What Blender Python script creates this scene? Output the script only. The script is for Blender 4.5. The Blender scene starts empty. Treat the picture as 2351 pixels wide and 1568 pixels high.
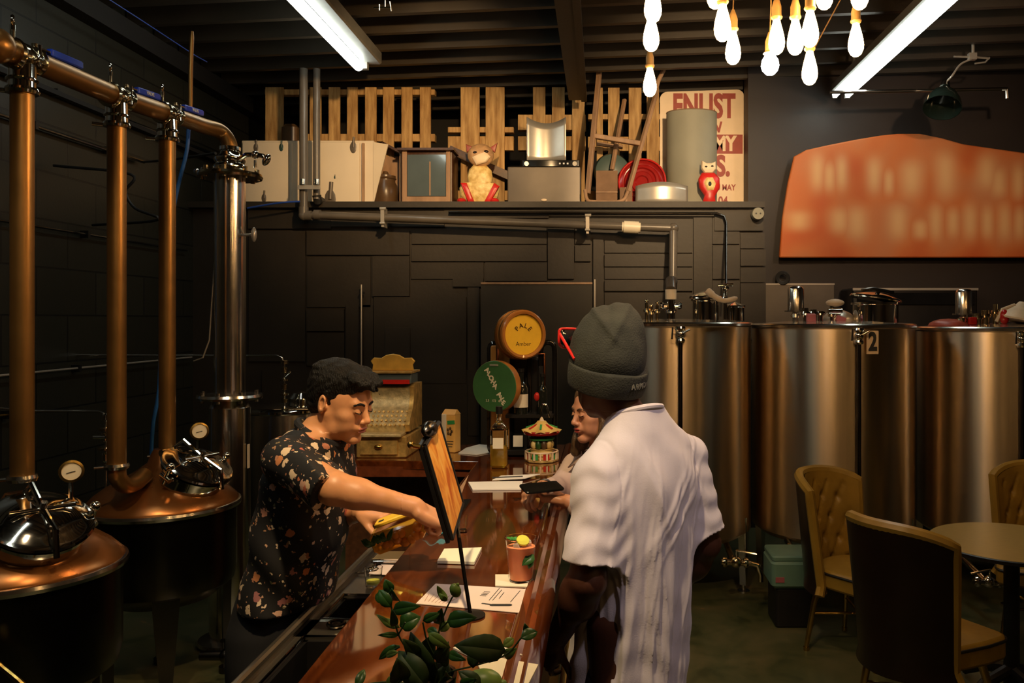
import bpy, math, random
import numpy as np
from mathutils import Vector, Matrix
random.seed(7)
R = math.radians
PI = math.pi
C = bpy.context.scene.collection
# ------------------------------------------------------------------ camera, world, exposure
F = 1900.0            # focal length in pixels of the 2351 wide frame
CX, CY, CZ = 1380.0, 735.0, 1.77      # vanishing point of the room's depth lines, eye height
cam_d = bpy.data.cameras.new('camera'); cam = bpy.data.objects.new('camera', cam_d); C.objects.link(cam)
cam.location = (0, 0, CZ); cam.rotation_euler = (R(90), 0, 0)
cam_d.sensor_width = 36.0; cam_d.lens = 36.0 * F / 2351.0
cam_d.shift_x = -(CX - 1175.5) / 2351.0; cam_d.shift_y = -(784 - CY) / 2351.0
cam_d.clip_start = 0.05
bpy.context.scene.camera = cam
w = bpy.data.worlds.new('world'); bpy.context.scene.world = w; w.use_nodes = True
w.node_tree.nodes['Background'].inputs[0].default_value = (0.10, 0.09, 0.08, 1)
w.node_tree.nodes['Background'].inputs[1].default_value = 0.02
vs = bpy.context.scene.view_settings
vs.view_transform = 'Standard'; vs.look = 'None'; vs.gamma = 1.0; vs.use_curve_mapping = False
vs.exposure = 0.42
def lamp(name, kind, loc, energy, color, size=0.1, target=None, **kw):
    d = bpy.data.lights.new(name, kind); d.energy = energy; d.color = color
    if kind == 'AREA':
        d.size = size
        if 'size_y' in kw: d.shape = 'RECTANGLE'; d.size_y = kw['size_y']
    elif kind == 'SPOT':
        d.shadow_soft_size = size; d.spot_size = kw.get('angle', R(70)); d.spot_blend = kw.get('blend', 0.6)
    else: d.shadow_soft_size = size
    o = bpy.data.objects.new(name, d); C.objects.link(o); o.location = loc
    if target is not None:
        o.rotation_euler = (Vector(target) - Vector(loc)).to_track_quat('-Z', 'Y').to_euler()
    return o
LIGHTS = dict(bulb=52.0, cool=50.0, tube=11.0)
WARM = (1.0, 0.56, 0.21); COOL = (0.92, 1.0, 0.90)
# unseen spots added to brighten the shirt, bar, domes, ledge and sign (their housings are built further down)
FILL_SPOTS = [((0.95, 1.15, 3.45), (0.16, 2.45, 1.62), 17, (1.0, 0.84, 0.90), 40),
         ((-0.35, 1.3, 3.45), (-0.42, 2.7, 1.1), 50, (1.0, 0.72, 0.38), 66),
         ((-1.3, 1.6, 3.45), (-2.0, 3.7, 0.95), 17, (1.0, 0.74, 0.44), 50),
         ((-0.6, 3.9, 3.62), (-1.7, 7.3, 3.1), 78, (1.0, 0.64, 0.30), 50),
         ((0.9, 3.9, 3.62), (0.5, 7.3, 2.95), 84, (1.0, 0.68, 0.36), 56),
         ((2.4, 3.4, 3.5), (2.7, 7.2, 2.8), 27, (1.0, 0.62, 0.36), 56)]
for i, (p, t, e, c, an) in enumerate(FILL_SPOTS):
    lamp('spot_light', 'SPOT', p, e * 4, c, 0.05, t, angle=R(an), blend=0.9)

def at(px, py, Y):
    """the point of the room at depth Y that the photograph shows at pixel px, py"""
    return Vector(((px - CX) * Y / F, Y, CZ + (CY - py) * Y / F))
# ------------------------------------------------------------------ materials
MATS = {}; ANISO_ROT = 0.25
def ramp(nt, fac, stops):
    r = nt.nodes.new('ShaderNodeValToRGB')
    el = r.color_ramp.elements
    while len(el) > 1: el.remove(el[-1])
    el[0].position = stops[0][0]; el[0].color = (*stops[0][1], 1)
    for p, c in stops[1:]:
        e = el.new(p); e.color = (*c, 1)
    nt.links.new(fac, r.inputs[0]); return r.outputs[0]
def mat(name, col, rough=0.5, metal=0.0, var=0.12, vs_=8.0, bump=0.0, bs=40.0, stretch=(1, 1, 1), emit=None,
        trans=0.0, ior=1.45, coat=0.0, aniso=0.0, rvar=0.0, sss=0.0, alpha=1.0, col2=None, sheen=0.0, spec=None, world=False):
    m = bpy.data.materials.new(name); m.use_nodes = True; nt = m.node_tree
    b = nt.nodes['Principled BSDF']
    b.inputs['Roughness'].default_value = rough; b.inputs['Metallic'].default_value = metal
    b.inputs['IOR'].default_value = ior
    if spec is not None: b.inputs['Specular IOR Level'].default_value = spec
    if trans: b.inputs['Transmission Weight'].default_value = trans
    if coat: b.inputs['Coat Weight'].default_value = coat; b.inputs['Coat Roughness'].default_value = 0.05
    if sss: b.inputs['Subsurface Weight'].default_value = sss; b.inputs['Subsurface Radius'].default_value = (0.01, 0.004, 0.002)
    if alpha < 1: b.inputs['Alpha'].default_value = alpha
    if sheen: b.inputs['Sheen Weight'].default_value = sheen
    tc = nt.nodes.new('ShaderNodeTexCoord'); mp = nt.nodes.new('ShaderNodeMapping')
    mp.inputs['Scale'].default_value = stretch
    nt.links.new(tc.outputs['Object'], mp.inputs[0])
    n = nt.nodes.new('ShaderNodeTexNoise'); n.inputs['Scale'].default_value = vs_; n.inputs['Detail'].default_value = 6
    nt.links.new(mp.outputs[0], n.inputs['Vector'])
    c1 = tuple(max(0, x * (1 - var)) for x in col); c2 = col2 or tuple(min(1, x * (1 + var)) for x in col)
    out = ramp(nt, n.outputs[0], [(0.3, c1), (0.7, c2)])
    nt.links.new(out, b.inputs['Base Color'])
    if rvar:
        mr = nt.nodes.new('ShaderNodeMapRange'); mr.inputs[3].default_value = max(0.02, rough - rvar); mr.inputs[4].default_value = rough + rvar
        nt.links.new(n.outputs[0], mr.inputs[0]); nt.links.new(mr.outputs[0], b.inputs['Roughness'])
    if bump:
        n2 = nt.nodes.new('ShaderNodeTexNoise'); n2.inputs['Scale'].default_value = bs; n2.inputs['Detail'].default_value = 8
        nt.links.new(mp.outputs[0], n2.inputs['Vector'])
        bp = nt.nodes.new('ShaderNodeBump'); bp.inputs['Strength'].default_value = bump; bp.inputs['Distance'].default_value = 0.01
        nt.links.new(n2.outputs[0], bp.inputs['Height']); nt.links.new(bp.outputs[0], b.inputs['Normal'])
    if aniso:
        t = nt.nodes.new('ShaderNodeTangent'); t.direction_type = 'RADIAL'; t.axis = 'Z'
        nt.links.new(t.outputs[0], b.inputs['Tangent']); b.inputs['Anisotropic'].default_value = aniso; b.inputs['Anisotropic Rotation'].default_value = ANISO_ROT
    if emit:
        b.inputs['Emission Color'].default_value = (*emit[0], 1); b.inputs['Emission Strength'].default_value = emit[1]
    m['bsdf'] = b.name
    MATS[name] = m
    return m
def M(n): return MATS[n]
def bsdf(m): return m.node_tree.nodes['Principled BSDF']
mat('steel', (0.70, 0.66, 0.60), 0.18, 1.0, 0.1, 5, rvar=0.05)
mat('chrome', (0.75, 0.72, 0.66), 0.07, 1.0, 0.05, 20)
mat('brass_steel', (0.62, 0.52, 0.34), 0.16, 1.0, 0.2, 20)
mat('tank_steel', (0.74, 0.62, 0.46), 0.34, 1.0, 0.10, 2.2, stretch=(5, 5, 0.06), aniso=0.92, rvar=0.08)
mat('copper', (0.36, 0.185, 0.055), 0.36, 0.85, 0.12, 6, rvar=0.06)
mat('copper_dome', (0.30, 0.115, 0.032), 0.28, 0.75, 0.15, 4, rvar=0.05)
mat('copper_bright', (0.75, 0.30, 0.14), 0.2, 1.0, 0.1, 12)
mat('dark_steel', (0.10, 0.09, 0.08), 0.25, 1.0, 0.2, 5)
mat('black', (0.010, 0.009, 0.009), 0.4, 0, 0.2, 10)
mat('black_gloss', (0.008, 0.008, 0.008), 0.12, 0, 0.2, 10)
mat('black_rubber', (0.014, 0.013, 0.012), 0.6, 0, 0.2, 10)
mat('blue_grip', (0.015, 0.06, 0.62), 0.3, 0, 0.1, 20)
mat('white_ink', (0.80, 0.80, 0.78), 0.5)
mat('blue_hose', (0.03, 0.16, 0.55), 0.35, 0, 0.1, 20)
mat('blue_wire', (0.02, 0.06, 0.30), 0.35, 0, 0.1, 20)
mat('pvc_grey', (0.115, 0.098, 0.080), 0.30, 0, 0.1, 10)
mat('pvc_white', (0.75, 0.66, 0.50), 0.35, 0, 0.05, 10)
mat('white_paint', (0.72, 0.60, 0.44), 0.5, 0, 0.06, 3, bump=0.05)
mat('cream_face', (0.80, 0.70, 0.52), 0.5)
mat('pallet_wood', (0.42, 0.21, 0.055), 0.65, 0, 0.35, 5, bump=0.3, stretch=(6, 6, 0.8), col2=(0.60, 0.38, 0.15))
mat('old_wood', (0.34, 0.20, 0.11), 0.55, 0, 0.25, 5, bump=0.2, stretch=(3, 3, 0.8))
mat('cherry', (0.14, 0.035, 0.012), 0.3, 0, 0.3, 5, stretch=(6, 0.6, 6), coat=0.3)
mat('dark_wood', (0.07, 0.028, 0.012), 0.35, 0, 0.3, 6, stretch=(6, 1, 6))
mat('oak_paddle', (0.42, 0.20, 0.05), 0.35, 0, 0.2, 6, stretch=(5, 5, 1))
mat('barrel_wood', (0.42, 0.17, 0.04), 0.28, 0, 0.25, 6, coat=0.4)
mat('yellow_face', (0.95, 0.60, 0.05), 0.35, 0, 0.08, 14)
mat('green_face', (0.045, 0.14, 0.045), 0.45, 0, 0.1, 14)
mat('sign_cream', (0.80, 0.62, 0.42), 0.45, 0, 0.06, 5)
mat('sign_red', (0.33, 0.045, 0.028), 0.5, 0, 0.1, 20)
mat('red', (0.55, 0.02, 0.015), 0.35, 0, 0.12, 15)
mat('deep_red', (0.30, 0.012, 0.010), 0.22, 0, 0.15, 15)
mat('gold_paint', (0.80, 0.48, 0.10), 0.4, 0, 0.35, 22, bump=0.2, bs=60, col2=(0.92, 0.72, 0.32))
mat('cat_face', (0.46, 0.27, 0.13), 0.4, 0, 0.4, 18, bump=0.2, bs=30)
mat('grey_board', (0.26, 0.25, 0.19), 0.55, 0, 0.08, 4)
mat('grey_metal', (0.13, 0.105, 0.08), 0.4, 0.2, 0.15, 4)
mat('pale_metal', (0.50, 0.46, 0.40), 0.3, 0.5, 0.15, 4)
mat('green_case', (0.035, 0.07, 0.06), 0.3, 0, 0.15, 6)
mat('cardboard', (0.24, 0.14, 0.08), 0.8, 0, 0.15, 10)
mat('brown_crock', (0.10, 0.055, 0.025), 0.3, 0, 0.3, 8)
mat('glass', (0.95, 0.97, 0.95), 0.03, 0, 0.0, 5, trans=1.0, ior=1.45)
mat('dark_glass', (0.012, 0.014, 0.012), 0.06, 0, 0.1, 5, coat=0.5)
mat('tv_glass', (0.10, 0.13, 0.14), 0.12, 0, 0.15, 3, coat=0.5)
mat('gold_liquor', (0.80, 0.50, 0.06), 0.1, 0, 0.25, 18, trans=0.6)
mat('paper', (0.80, 0.76, 0.68), 0.7, 0, 0.03, 4)
mat('paper_warm', (0.86, 0.78, 0.60), 0.7, 0, 0.03, 4)
mat('note_yellow', (0.86, 0.84, 0.62), 0.7, 0, 0.03, 4)
mat('ink', (0.03, 0.03, 0.03), 0.7)
mat('pink_paper', (0.80, 0.66, 0.58), 0.7, 0, 0.04, 4)
mat('carton_orange', (0.90, 0.50, 0.13), 0.45, 0, 0.1, 12)
mat('carton_white', (0.80, 0.72, 0.58), 0.45, 0, 0.05, 12)
mat('green_label', (0.04, 0.36, 0.10), 0.45)
mat('drink', (1.0, 0.30, 0.13), 0.3, 0, 0.1, 10, col2=(1.0, 0.42, 0.22), sss=0.2)
mat('cup_plastic', (1.0, 0.96, 0.93), 0.04, 0, 0, 5, trans=1.0, ior=1.08)
mat('lime', (0.62, 0.62, 0.08), 0.3, 0, 0.15, 30)
mat('ice', (0.85, 0.80, 0.68), 0.1, 0, 0.1, 30, trans=0.6, ior=1.3)
mat('leaf', (0.022, 0.085, 0.018), 0.35, 0, 0.4, 14, col2=(0.05, 0.15, 0.03))
mat('leaf_pale', (0.14, 0.23, 0.045), 0.4, 0, 0.3, 14)
mat('stem', (0.03, 0.06, 0.015), 0.5, 0, 0.2, 20)
mat('mint', (0.05, 0.25, 0.04), 0.4, 0, 0.3, 40)
mat('skin_bar', (0.62, 0.29, 0.135), 0.42, 0, 0.10, 14, sss=0.12, bump=0.04, bs=120)
mat('skin_dark', (0.060, 0.022, 0.012), 0.42, 0, 0.15, 10, sss=0.03, bump=0.04, bs=120)
mat('skin_woman', (0.48, 0.22, 0.12), 0.42, 0, 0.10, 14, sss=0.12)
mat('lips', (0.40, 0.12, 0.08), 0.35)
mat('lipstick', (0.30, 0.04, 0.03), 0.3)
mat('eye_white', (0.60, 0.55, 0.50), 0.2)
mat('eye_dark', (0.015, 0.008, 0.005), 0.15)
mat('hair_black', (0.006, 0.005, 0.004), 0.48, 0, 0.4, 20, bump=0.9, bs=55, stretch=(5, 5, 1), spec=0.3)
mat('hair_brown', (0.06, 0.03, 0.014), 0.4, 0, 0.5, 18, bump=0.6, bs=90, stretch=(4, 4, 0.7), col2=(0.16, 0.09, 0.04))
mat('tshirt', (0.56, 0.515, 0.555), 0.8, 0, 0.04, 5, bump=0.08, bs=260, sheen=0.2)
mat('blouse', (0.50, 0.36, 0.30), 0.7, 0, 0.08, 6, bump=0.1, bs=60)
mat('trouser_black', (0.010, 0.010, 0.012), 0.8, 0, 0.2, 8)
mat('beanie', (0.028, 0.029, 0.021), 0.95, 0, 0.35, 9, bump=0.35, bs=200)
mat('stitch', (0.12, 0.115, 0.09), 0.9)
mat('olive_vinyl', (0.30, 0.18, 0.028), 0.36, 0, 0.2, 7, bump=0.06, bs=50)
mat('dark_vinyl', (0.014, 0.007, 0.004), 0.33, 0, 0.2, 7)
mat('table_laminate', (0.34, 0.25, 0.085), 0.32, 0, 0.08, 20, stretch=(1, 8, 1))
mat('brass', (0.55, 0.36, 0.10), 0.25, 1.0, 0.2, 15)
mat('register_brass', (0.62, 0.40, 0.13), 0.40, 0.55, 0.35, 30, bump=0.25, bs=45)
mat('register_pale', (0.60, 0.48, 0.26), 0.4, 0.4, 0.3, 40, bump=0.2, bs=80)
mat('crest_gold', (0.72, 0.45, 0.09), 0.4, 0.3, 0.15, 18)
mat('green_box', (0.12, 0.22, 0.17), 0.45, 0, 0.15, 6)
mat('pink_label', (0.35, 0.10, 0.12), 0.5)
mat('roof_yellow', (0.75, 0.52, 0.16), 0.3, 0, 0.2, 20)
mat('bulb_glass', (1, 0.8, 0.5), 0.3, emit=(WARM, LIGHTS['bulb']))
mat('bulb_cool', (1, 1, 1), 0.3, emit=((0.86, 0.90, 1.0), LIGHTS['cool']))
mat('tube_light', (1, 1, 1), 0.3, emit=(COOL, LIGHTS['tube']))
mat('spot_lens', (1, 1, 1), 0.3, emit=((1.0, 0.75, 0.5), 6.0))
mat('socket', (0.42, 0.27, 0.11), 0.4, 0.4, 0.2, 20)
mat('cord', (0.30, 0.18, 0.07), 0.6)
mat('lamp_green', (0.010, 0.018, 0.014), 0.15, 0, 0.1, 10, coat=0.6)
mat('fixture', (0.20, 0.20, 0.19), 0.4)
mat('pale_rubber', (0.52, 0.42, 0.30), 0.5, 0, 0.1, 20)
mat('rust_red', (0.30, 0.06, 0.04), 0.4, 0, 0.2, 20)
mat('purple_rod', (0.30, 0.10, 0.05), 0.4, 0, 0.2, 20)
mat('cyan_cloth', (0.03, 0.42, 0.50), 0.7, 0, 0.1, 20)
mat('orange_fruit', (0.70, 0.26, 0.03), 0.25, 0, 0.3, 30)
mat('dark_board', (0.034, 0.028, 0.019), 0.5, 0, 0.1, 4)
mat('wall_paint', (0.027, 0.020, 0.013), 0.52, 0, 0.15, 4, bump=0.1, bs=30)
mat('right_paint', (0.020, 0.014, 0.012), 0.55, 0, 0.2, 2, bump=0.06)
mat('ceiling_paint', (0.028, 0.021, 0.014), 0.5, 0, 0.2, 3, bump=0.1)
mat('loft_black', (0.008, 0.006, 0.005), 0.7, 0, 0.2, 3)
mat('sink_steel', (0.30, 0.27, 0.22), 0.28, 0.9, 0.15, 6)
mat('door_white', (0.70, 0.62, 0.50), 0.5)
mat('nail', (0.35, 0.03, 0.03), 0.2)
# ------------------------------------------------------------------ special materials
def sp_floor():
    m = mat('floor_concrete', (0.04, 0.04, 0.025), 0.35); nt = m.node_tree; b = bsdf(m)
    tc = nt.nodes.new('ShaderNodeTexCoord')
    n = nt.nodes.new('ShaderNodeTexNoise'); n.inputs['Scale'].default_value = 2.6; n.inputs['Detail'].default_value = 14; n.inputs['Roughness'].default_value = 0.68; n.inputs['Distortion'].default_value = 0.5
    nt.links.new(tc.outputs['Object'], n.inputs['Vector'])
    c = ramp(nt, n.outputs[0], [(0.30, (0.018, 0.026, 0.012)), (0.45, (0.060, 0.066, 0.028)), (0.58, (0.095, 0.088, 0.040)), (0.645, (0.11, 0.095, 0.045)), (0.68, (0.28, 0.155, 0.055))])
    nt.links.new(c, b.inputs['Base Color'])
    mr = nt.nodes.new('ShaderNodeMapRange'); mr.inputs[3].default_value = 0.2; mr.inputs[4].default_value = 0.55
    nt.links.new(n.outputs[0], mr.inputs[0]); nt.links.new(mr.outputs[0], b.inputs['Roughness'])
sp_floor()
def sp_block():
    m = mat('block_wall', (0.02, 0.02, 0.015), 0.42); nt = m.node_tree; b = bsdf(m)
    tc = nt.nodes.new('ShaderNodeTexCoord'); sx = nt.nodes.new('ShaderNodeSeparateXYZ'); cb = nt.nodes.new('ShaderNodeCombineXYZ')
    nt.links.new(tc.outputs['Object'], sx.inputs[0]); nt.links.new(sx.outputs[1], cb.inputs[0]); nt.links.new(sx.outputs[2], cb.inputs[1])
    br = nt.nodes.new('ShaderNodeTexBrick'); br.inputs['Scale'].default_value = 1.0
    br.inputs['Brick Width'].default_value = 0.6; br.inputs['Row Height'].default_value = 0.30; br.inputs['Mortar Size'].default_value = 0.006
    br.inputs['Color1'].default_value = (0.022, 0.021, 0.014, 1); br.inputs['Color2'].default_value = (0.017, 0.016, 0.011, 1); br.inputs['Mortar'].default_value = (0.006, 0.006, 0.005, 1)
    nt.links.new(cb.outputs[0], br.inputs['Vector']); nt.links.new(br.outputs[0], b.inputs['Base Color'])
    bp = nt.nodes.new('ShaderNodeBump'); bp.invert = True; bp.inputs['Strength'].default_value = 0.7; bp.inputs['Distance'].default_value = 0.012
    nt.links.new(br.outputs[1], bp.inputs['Height'])
    n = nt.nodes.new('ShaderNodeTexNoise'); n.inputs['Scale'].default_value = 60; nt.links.new(tc.outputs['Object'], n.inputs['Vector'])
    bp2 = nt.nodes.new('ShaderNodeBump'); bp2.inputs['Strength'].default_value = 0.15; bp2.inputs['Distance'].default_value = 0.004
    nt.links.new(n.outputs[0], bp2.inputs['Height']); nt.links.new(bp.outputs[0], bp2.inputs['Normal']); nt.links.new(bp2.outputs[0], b.inputs['Normal'])
sp_block()
def sp_bar():
    m = mat('bar_wood', (0.2, 0.04, 0.01), 0.07, coat=0.9); nt = m.node_tree; b = bsdf(m)
    tc = nt.nodes.new('ShaderNodeTexCoord'); mp = nt.nodes.new('ShaderNodeMapping'); mp.inputs['Scale'].default_value = (9, 0.7, 9)
    nt.links.new(tc.outputs['Object'], mp.inputs[0])
    n = nt.nodes.new('ShaderNodeTexNoise'); n.inputs['Scale'].default_value = 2.2; n.inputs['Detail'].default_value = 9; n.inputs['Distortion'].default_value = 0.8
    nt.links.new(mp.outputs[0], n.inputs['Vector'])
    c = ramp(nt, n.outputs[0], [(0.3, (0.055, 0.012, 0.003)), (0.5, (0.105, 0.024, 0.005)), (0.7, (0.18, 0.044, 0.009))])
    nt.links.new(c, b.inputs['Base Color'])
sp_bar()
def sp_menu():
    m = mat('menu_wood', (0.8, 0.4, 0.1), 0.4); nt = m.node_tree; b = bsdf(m)
    tc = nt.nodes.new('ShaderNodeTexCoord'); mp = nt.nodes.new('ShaderNodeMapping'); mp.inputs['Scale'].default_value = (8, 8, 1.6)
    nt.links.new(tc.outputs['Object'], mp.inputs[0])
    n = nt.nodes.new('ShaderNodeTexNoise'); n.inputs['Scale'].default_value = 4; n.inputs['Detail'].default_value = 9; n.inputs['Distortion'].default_value = 1.2
    nt.links.new(mp.outputs[0], n.inputs['Vector'])
    c = ramp(nt, n.outputs[0], [(0.3, (0.55, 0.13, 0.02)), (0.5, (0.85, 0.36, 0.06)), (0.7, (0.95, 0.55, 0.14))])
    nt.links.new(c, b.inputs['Base Color'])
sp_menu()
def sp_floral():
    m = mat('floral_cloth', (0.01, 0.01, 0.01), 0.75); nt = m.node_tree; b = bsdf(m)
    tc = nt.nodes.new('ShaderNodeTexCoord')
    nz = nt.nodes.new('ShaderNodeTexNoise'); nz.inputs['Scale'].default_value = 55; nt.links.new(tc.outputs['Object'], nz.inputs['Vector'])
    mx = nt.nodes.new('ShaderNodeVectorMath'); mx.operation = 'MULTIPLY_ADD'; mx.inputs[1].default_value = (0.030, 0.030, 0.030)
    nt.links.new(nz.outputs['Color'], mx.inputs[0]); nt.links.new(tc.outputs['Object'], mx.inputs[2])
    def vor(scale, thr, seedoff):
        ad = nt.nodes.new('ShaderNodeVectorMath'); ad.inputs[1].default_value = (seedoff, seedoff * 0.7, seedoff * 0.3); nt.links.new(mx.outputs[0], ad.inputs[0])
        v = nt.nodes.new('ShaderNodeTexVoronoi'); v.inputs['Scale'].default_value = scale; nt.links.new(ad.outputs[0], v.inputs['Vector'])
        l = nt.nodes.new('ShaderNodeMath'); l.operation = 'LESS_THAN'; l.inputs[1].default_value = thr; nt.links.new(v.outputs['Distance'], l.inputs[0])
        sp = nt.nodes.new('ShaderNodeSeparateColor'); nt.links.new(v.outputs['Color'], sp.inputs[0])
        g = nt.nodes.new('ShaderNodeMath'); g.operation = 'GREATER_THAN'; g.inputs[1].default_value = 0.46; nt.links.new(sp.outputs[1], g.inputs[0])
        mu = nt.nodes.new('ShaderNodeMath'); mu.operation = 'MULTIPLY'; nt.links.new(l.outputs[0], mu.inputs[0]); nt.links.new(g.outputs[0], mu.inputs[1])
        return mu.outputs[0], sp.outputs[0]
    f1, s1 = vor(29, 0.38, 0.0); f2, s2 = vor(62, 0.28, 3.3)
    c1 = ramp(nt, s1, [(0.0, (0.60, 0.42, 0.26)), (0.35, (0.75, 0.58, 0.42)), (0.55, (0.45, 0.10, 0.06)), (0.75, (0.58, 0.22, 0.07)), (1.0, (0.26, 0.10, 0.14))])
    c2 = ramp(nt, s2, [(0.0, (0.75, 0.60, 0.42)), (0.5, (0.42, 0.18, 0.10)), (1.0, (0.14, 0.15, 0.07))])
    m1 = nt.nodes.new('ShaderNodeMix'); m1.data_type = 'RGBA'; m1.inputs[6].default_value = (0.008, 0.007, 0.008, 1)
    nt.links.new(f2, m1.inputs[0]); nt.links.new(c2, m1.inputs[7])
    m2 = nt.nodes.new('ShaderNodeMix'); m2.data_type = 'RGBA'
    nt.links.new(f1, m2.inputs[0]); nt.links.new(m1.outputs[2], m2.inputs[6]); nt.links.new(c1, m2.inputs[7])
    nt.links.new(m2.outputs[2], b.inputs['Base Color'])
sp_floral()
# ------------------------------------------------------------------ mesh builder
def orth(d):
    d = Vector(d).normalized(); a = Vector((0, 0, 1)) if abs(d.z) < 0.9 else Vector((1, 0, 0))
    u = d.cross(a).normalized(); return u, d.cross(u).normalized()
class B:
    def __init__(s): s.v = []; s.f = []
    def add(s, vs_, fs):
        n = len(s.v); s.v += [Vector(p) for p in vs_]; s.f += [tuple(i + n for i in f) for f in fs]; return s
    def box(s, c, d, rot=None, taper=1.0):
        x, y, z = [k / 2 for k in d]; P = []
        for k in (-1, 1):
            t = taper if k > 0 else 1
            P += [Vector((-x * t, -y * t, k * z)), Vector((x * t, -y * t, k * z)), Vector((x * t, y * t, k * z)), Vector((-x * t, y * t, k * z))]
        if rot is not None: P = [rot @ p for p in P]
        P = [p + Vector(c) for p in P]
        return s.add(P, [(3, 2, 1, 0), (4, 5, 6, 7), (0, 1, 5, 4), (1, 2, 6, 5), (2, 3, 7, 6), (3, 0, 4, 7)])
    def rbox(s, c, d, r=0.01, rot=None, n=3):
        """box with rounded vertical edges and chamfered ends"""
        x, y, z = [k / 2 for k in d]; r = min(r, x * 0.98, y * 0.98)
        def ringp(rr, zz, ins):
            o = []
            for (sx, sy, a0) in ((1, 1, 0), (-1, 1, 90), (-1, -1, 180), (1, -1, 270)):
                for i in range(n + 1):
                    a = R(a0 + 90 * i / n); o.append(Vector((sx * (x - r) + (r - ins) * math.cos(a), sy * (y - r) + (r - ins) * math.sin(a), zz)))
            return o
        ch = min(r * 0.6, z * 0.5)
        rings = [ringp(r, -z, ch), ringp(r, -z + ch, 0), ringp(r, z - ch, 0), ringp(r, z, ch)]
        P = [p for q in rings for p in q]; m = len(rings[0]); fs = []
        for k in range(3):
            for i in range(m): fs.append((k * m + i, k * m + (i + 1) % m, (k + 1) * m + (i + 1) % m, (k + 1) * m + i))
        fs += [tuple(reversed(range(m))), tuple(range(3 * m, 4 * m))]
        if rot is not None: P = [rot @ p for p in P]
        return s.add([p + Vector(c) for p in P], fs)
    def cyl(s, a, b, r, r2=None, n=20, caps=True):
        a = Vector(a); b = Vector(b); r2 = r if r2 is None else r2; u, w = orth(b - a); P = []
        for p, q in ((a, r), (b, r2)):
            for i in range(n): t = 2 * PI * i / n; P.append(p + u * math.cos(t) * q + w * math.sin(t) * q)
        fs = [(i, (i + 1) % n, n + (i + 1) % n, n + i) for i in range(n)]
        if caps: fs += [tuple(reversed(range(n))), tuple(range(n, 2 * n))]
        return s.add(P, fs)
    def tube(s, pts, r, n=10, closed=False, caps=True):
        pts = [Vector(p) for p in pts]; m = len(pts); rr = r if isinstance(r, (list, tuple)) else [r] * m
        P = []; up = None
        for i, p in enumerate(pts):
            d = (pts[min(i + 1, m - 1)] - pts[max(i - 1, 0)]) if not closed else (pts[(i + 1) % m] - pts[i - 1])
            d = d.normalized() if d.length > 1e-9 else Vector((0, 0, 1))
            if up is None: u, w = orth(d)
            else:
                u = up - d * up.dot(d); u = u.normalized() if u.length > 1e-6 else orth(d)[0]; w = d.cross(u)
            up = u
            for k in range(n): t = 2 * PI * k / n; P.append(p + u * math.cos(t) * rr[i] + w * math.sin(t) * rr[i])
        fs = []
        for i in range(m - 1 if not closed else m):
            j = (i + 1) % m
            for k in range(n): fs.append((i * n + k, i * n + (k + 1) % n, j * n + (k + 1) % n, j * n + k))
        if caps and not closed: fs += [tuple(reversed(range(n))), tuple(range((m - 1) * n, m * n))]
        return s.add(P, fs)
    def lathe(s, prof, o=(0, 0, 0), n=32, axis=(0, 0, 1), sx=1.0, sy=1.0, a0=0, a1=360):
        """prof: (radius, height) list"""
        o = Vector(o); ax = Vector(axis).normalized()
        if abs(ax.z) > 0.999: u, w = Vector((1, 0, 0)), Vector((0, 1 if ax.z > 0 else -1, 0))
        else: u, w = orth(ax); 
        full = abs(a1 - a0 - 360) < 1e-6; m = n if full else n + 1; P = []
        for (r, h) in prof:
            for k in range(m):
                t = R(a0) + R(a1 - a0) * k / n; P.append(o + ax * h + u * math.cos(t) * r * sx + w * math.sin(t) * r * sy)
        fs = []
        for i in range(len(prof) - 1):
            for k in range(n):
                k2 = (k + 1) % m; fs.append((i * m + k, i * m + k2, (i + 1) * m + k2, (i + 1) * m + k))
        if full:
            if prof[0][0] > 1e-6: fs.append(tuple(reversed(range(m))))
            if prof[-1][0] > 1e-6: fs.append(tuple(range((len(prof) - 1) * m, len(prof) * m)))
        return s.add(P, fs)
    def ball(s, c, r, n=16, rot=None):
        r = (r, r, r) if isinstance(r, (int, float)) else r; P = []; h = n // 2
        for i in range(h + 1):
            p = PI * i / h
            for k in range(n):
                t = 2 * PI * k / n; q = Vector((r[0] * math.sin(p) * math.cos(t), r[1] * math.sin(p) * math.sin(t), -r[2] * math.cos(p)))
                P.append((rot @ q if rot is not None else q) + Vector(c))
        fs = []
        for i in range(h):
            for k in range(n): fs.append((i * n + k, i * n + (k + 1) % n, (i + 1) * n + (k + 1) % n, (i + 1) * n + k))
        return s.add(P, fs)
    def prism(s, poly, t, o=(0, 0, 0), U=(1, 0, 0), V=(0, 0, 1)):
        """outline poly in the plane U,V with thickness t along U x V (centred)"""
        U = Vector(U).normalized(); V = Vector(V).normalized(); N = U.cross(V); o = Vector(o); m = len(poly)
        P = [o + U * a + V * b - N * t / 2 for a, b in poly] + [o + U * a + V * b + N * t / 2 for a, b in poly]
        fs = [tuple(reversed(range(m))), tuple(range(m, 2 * m))] + [(i, (i + 1) % m, m + (i + 1) % m, m + i) for i in range(m)]
        return s.add(P, fs)
    def torus(s, c, r, q, axis=(0, 0, 1), n=28, k=8, sx=1, sy=1):
        u, w = orth(axis); c = Vector(c)
        return s.tube([c + u * math.cos(2 * PI * i / n) * r * sx + w * math.sin(2 * PI * i / n) * r * sy for i in range(n)], q, k, closed=True)
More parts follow.
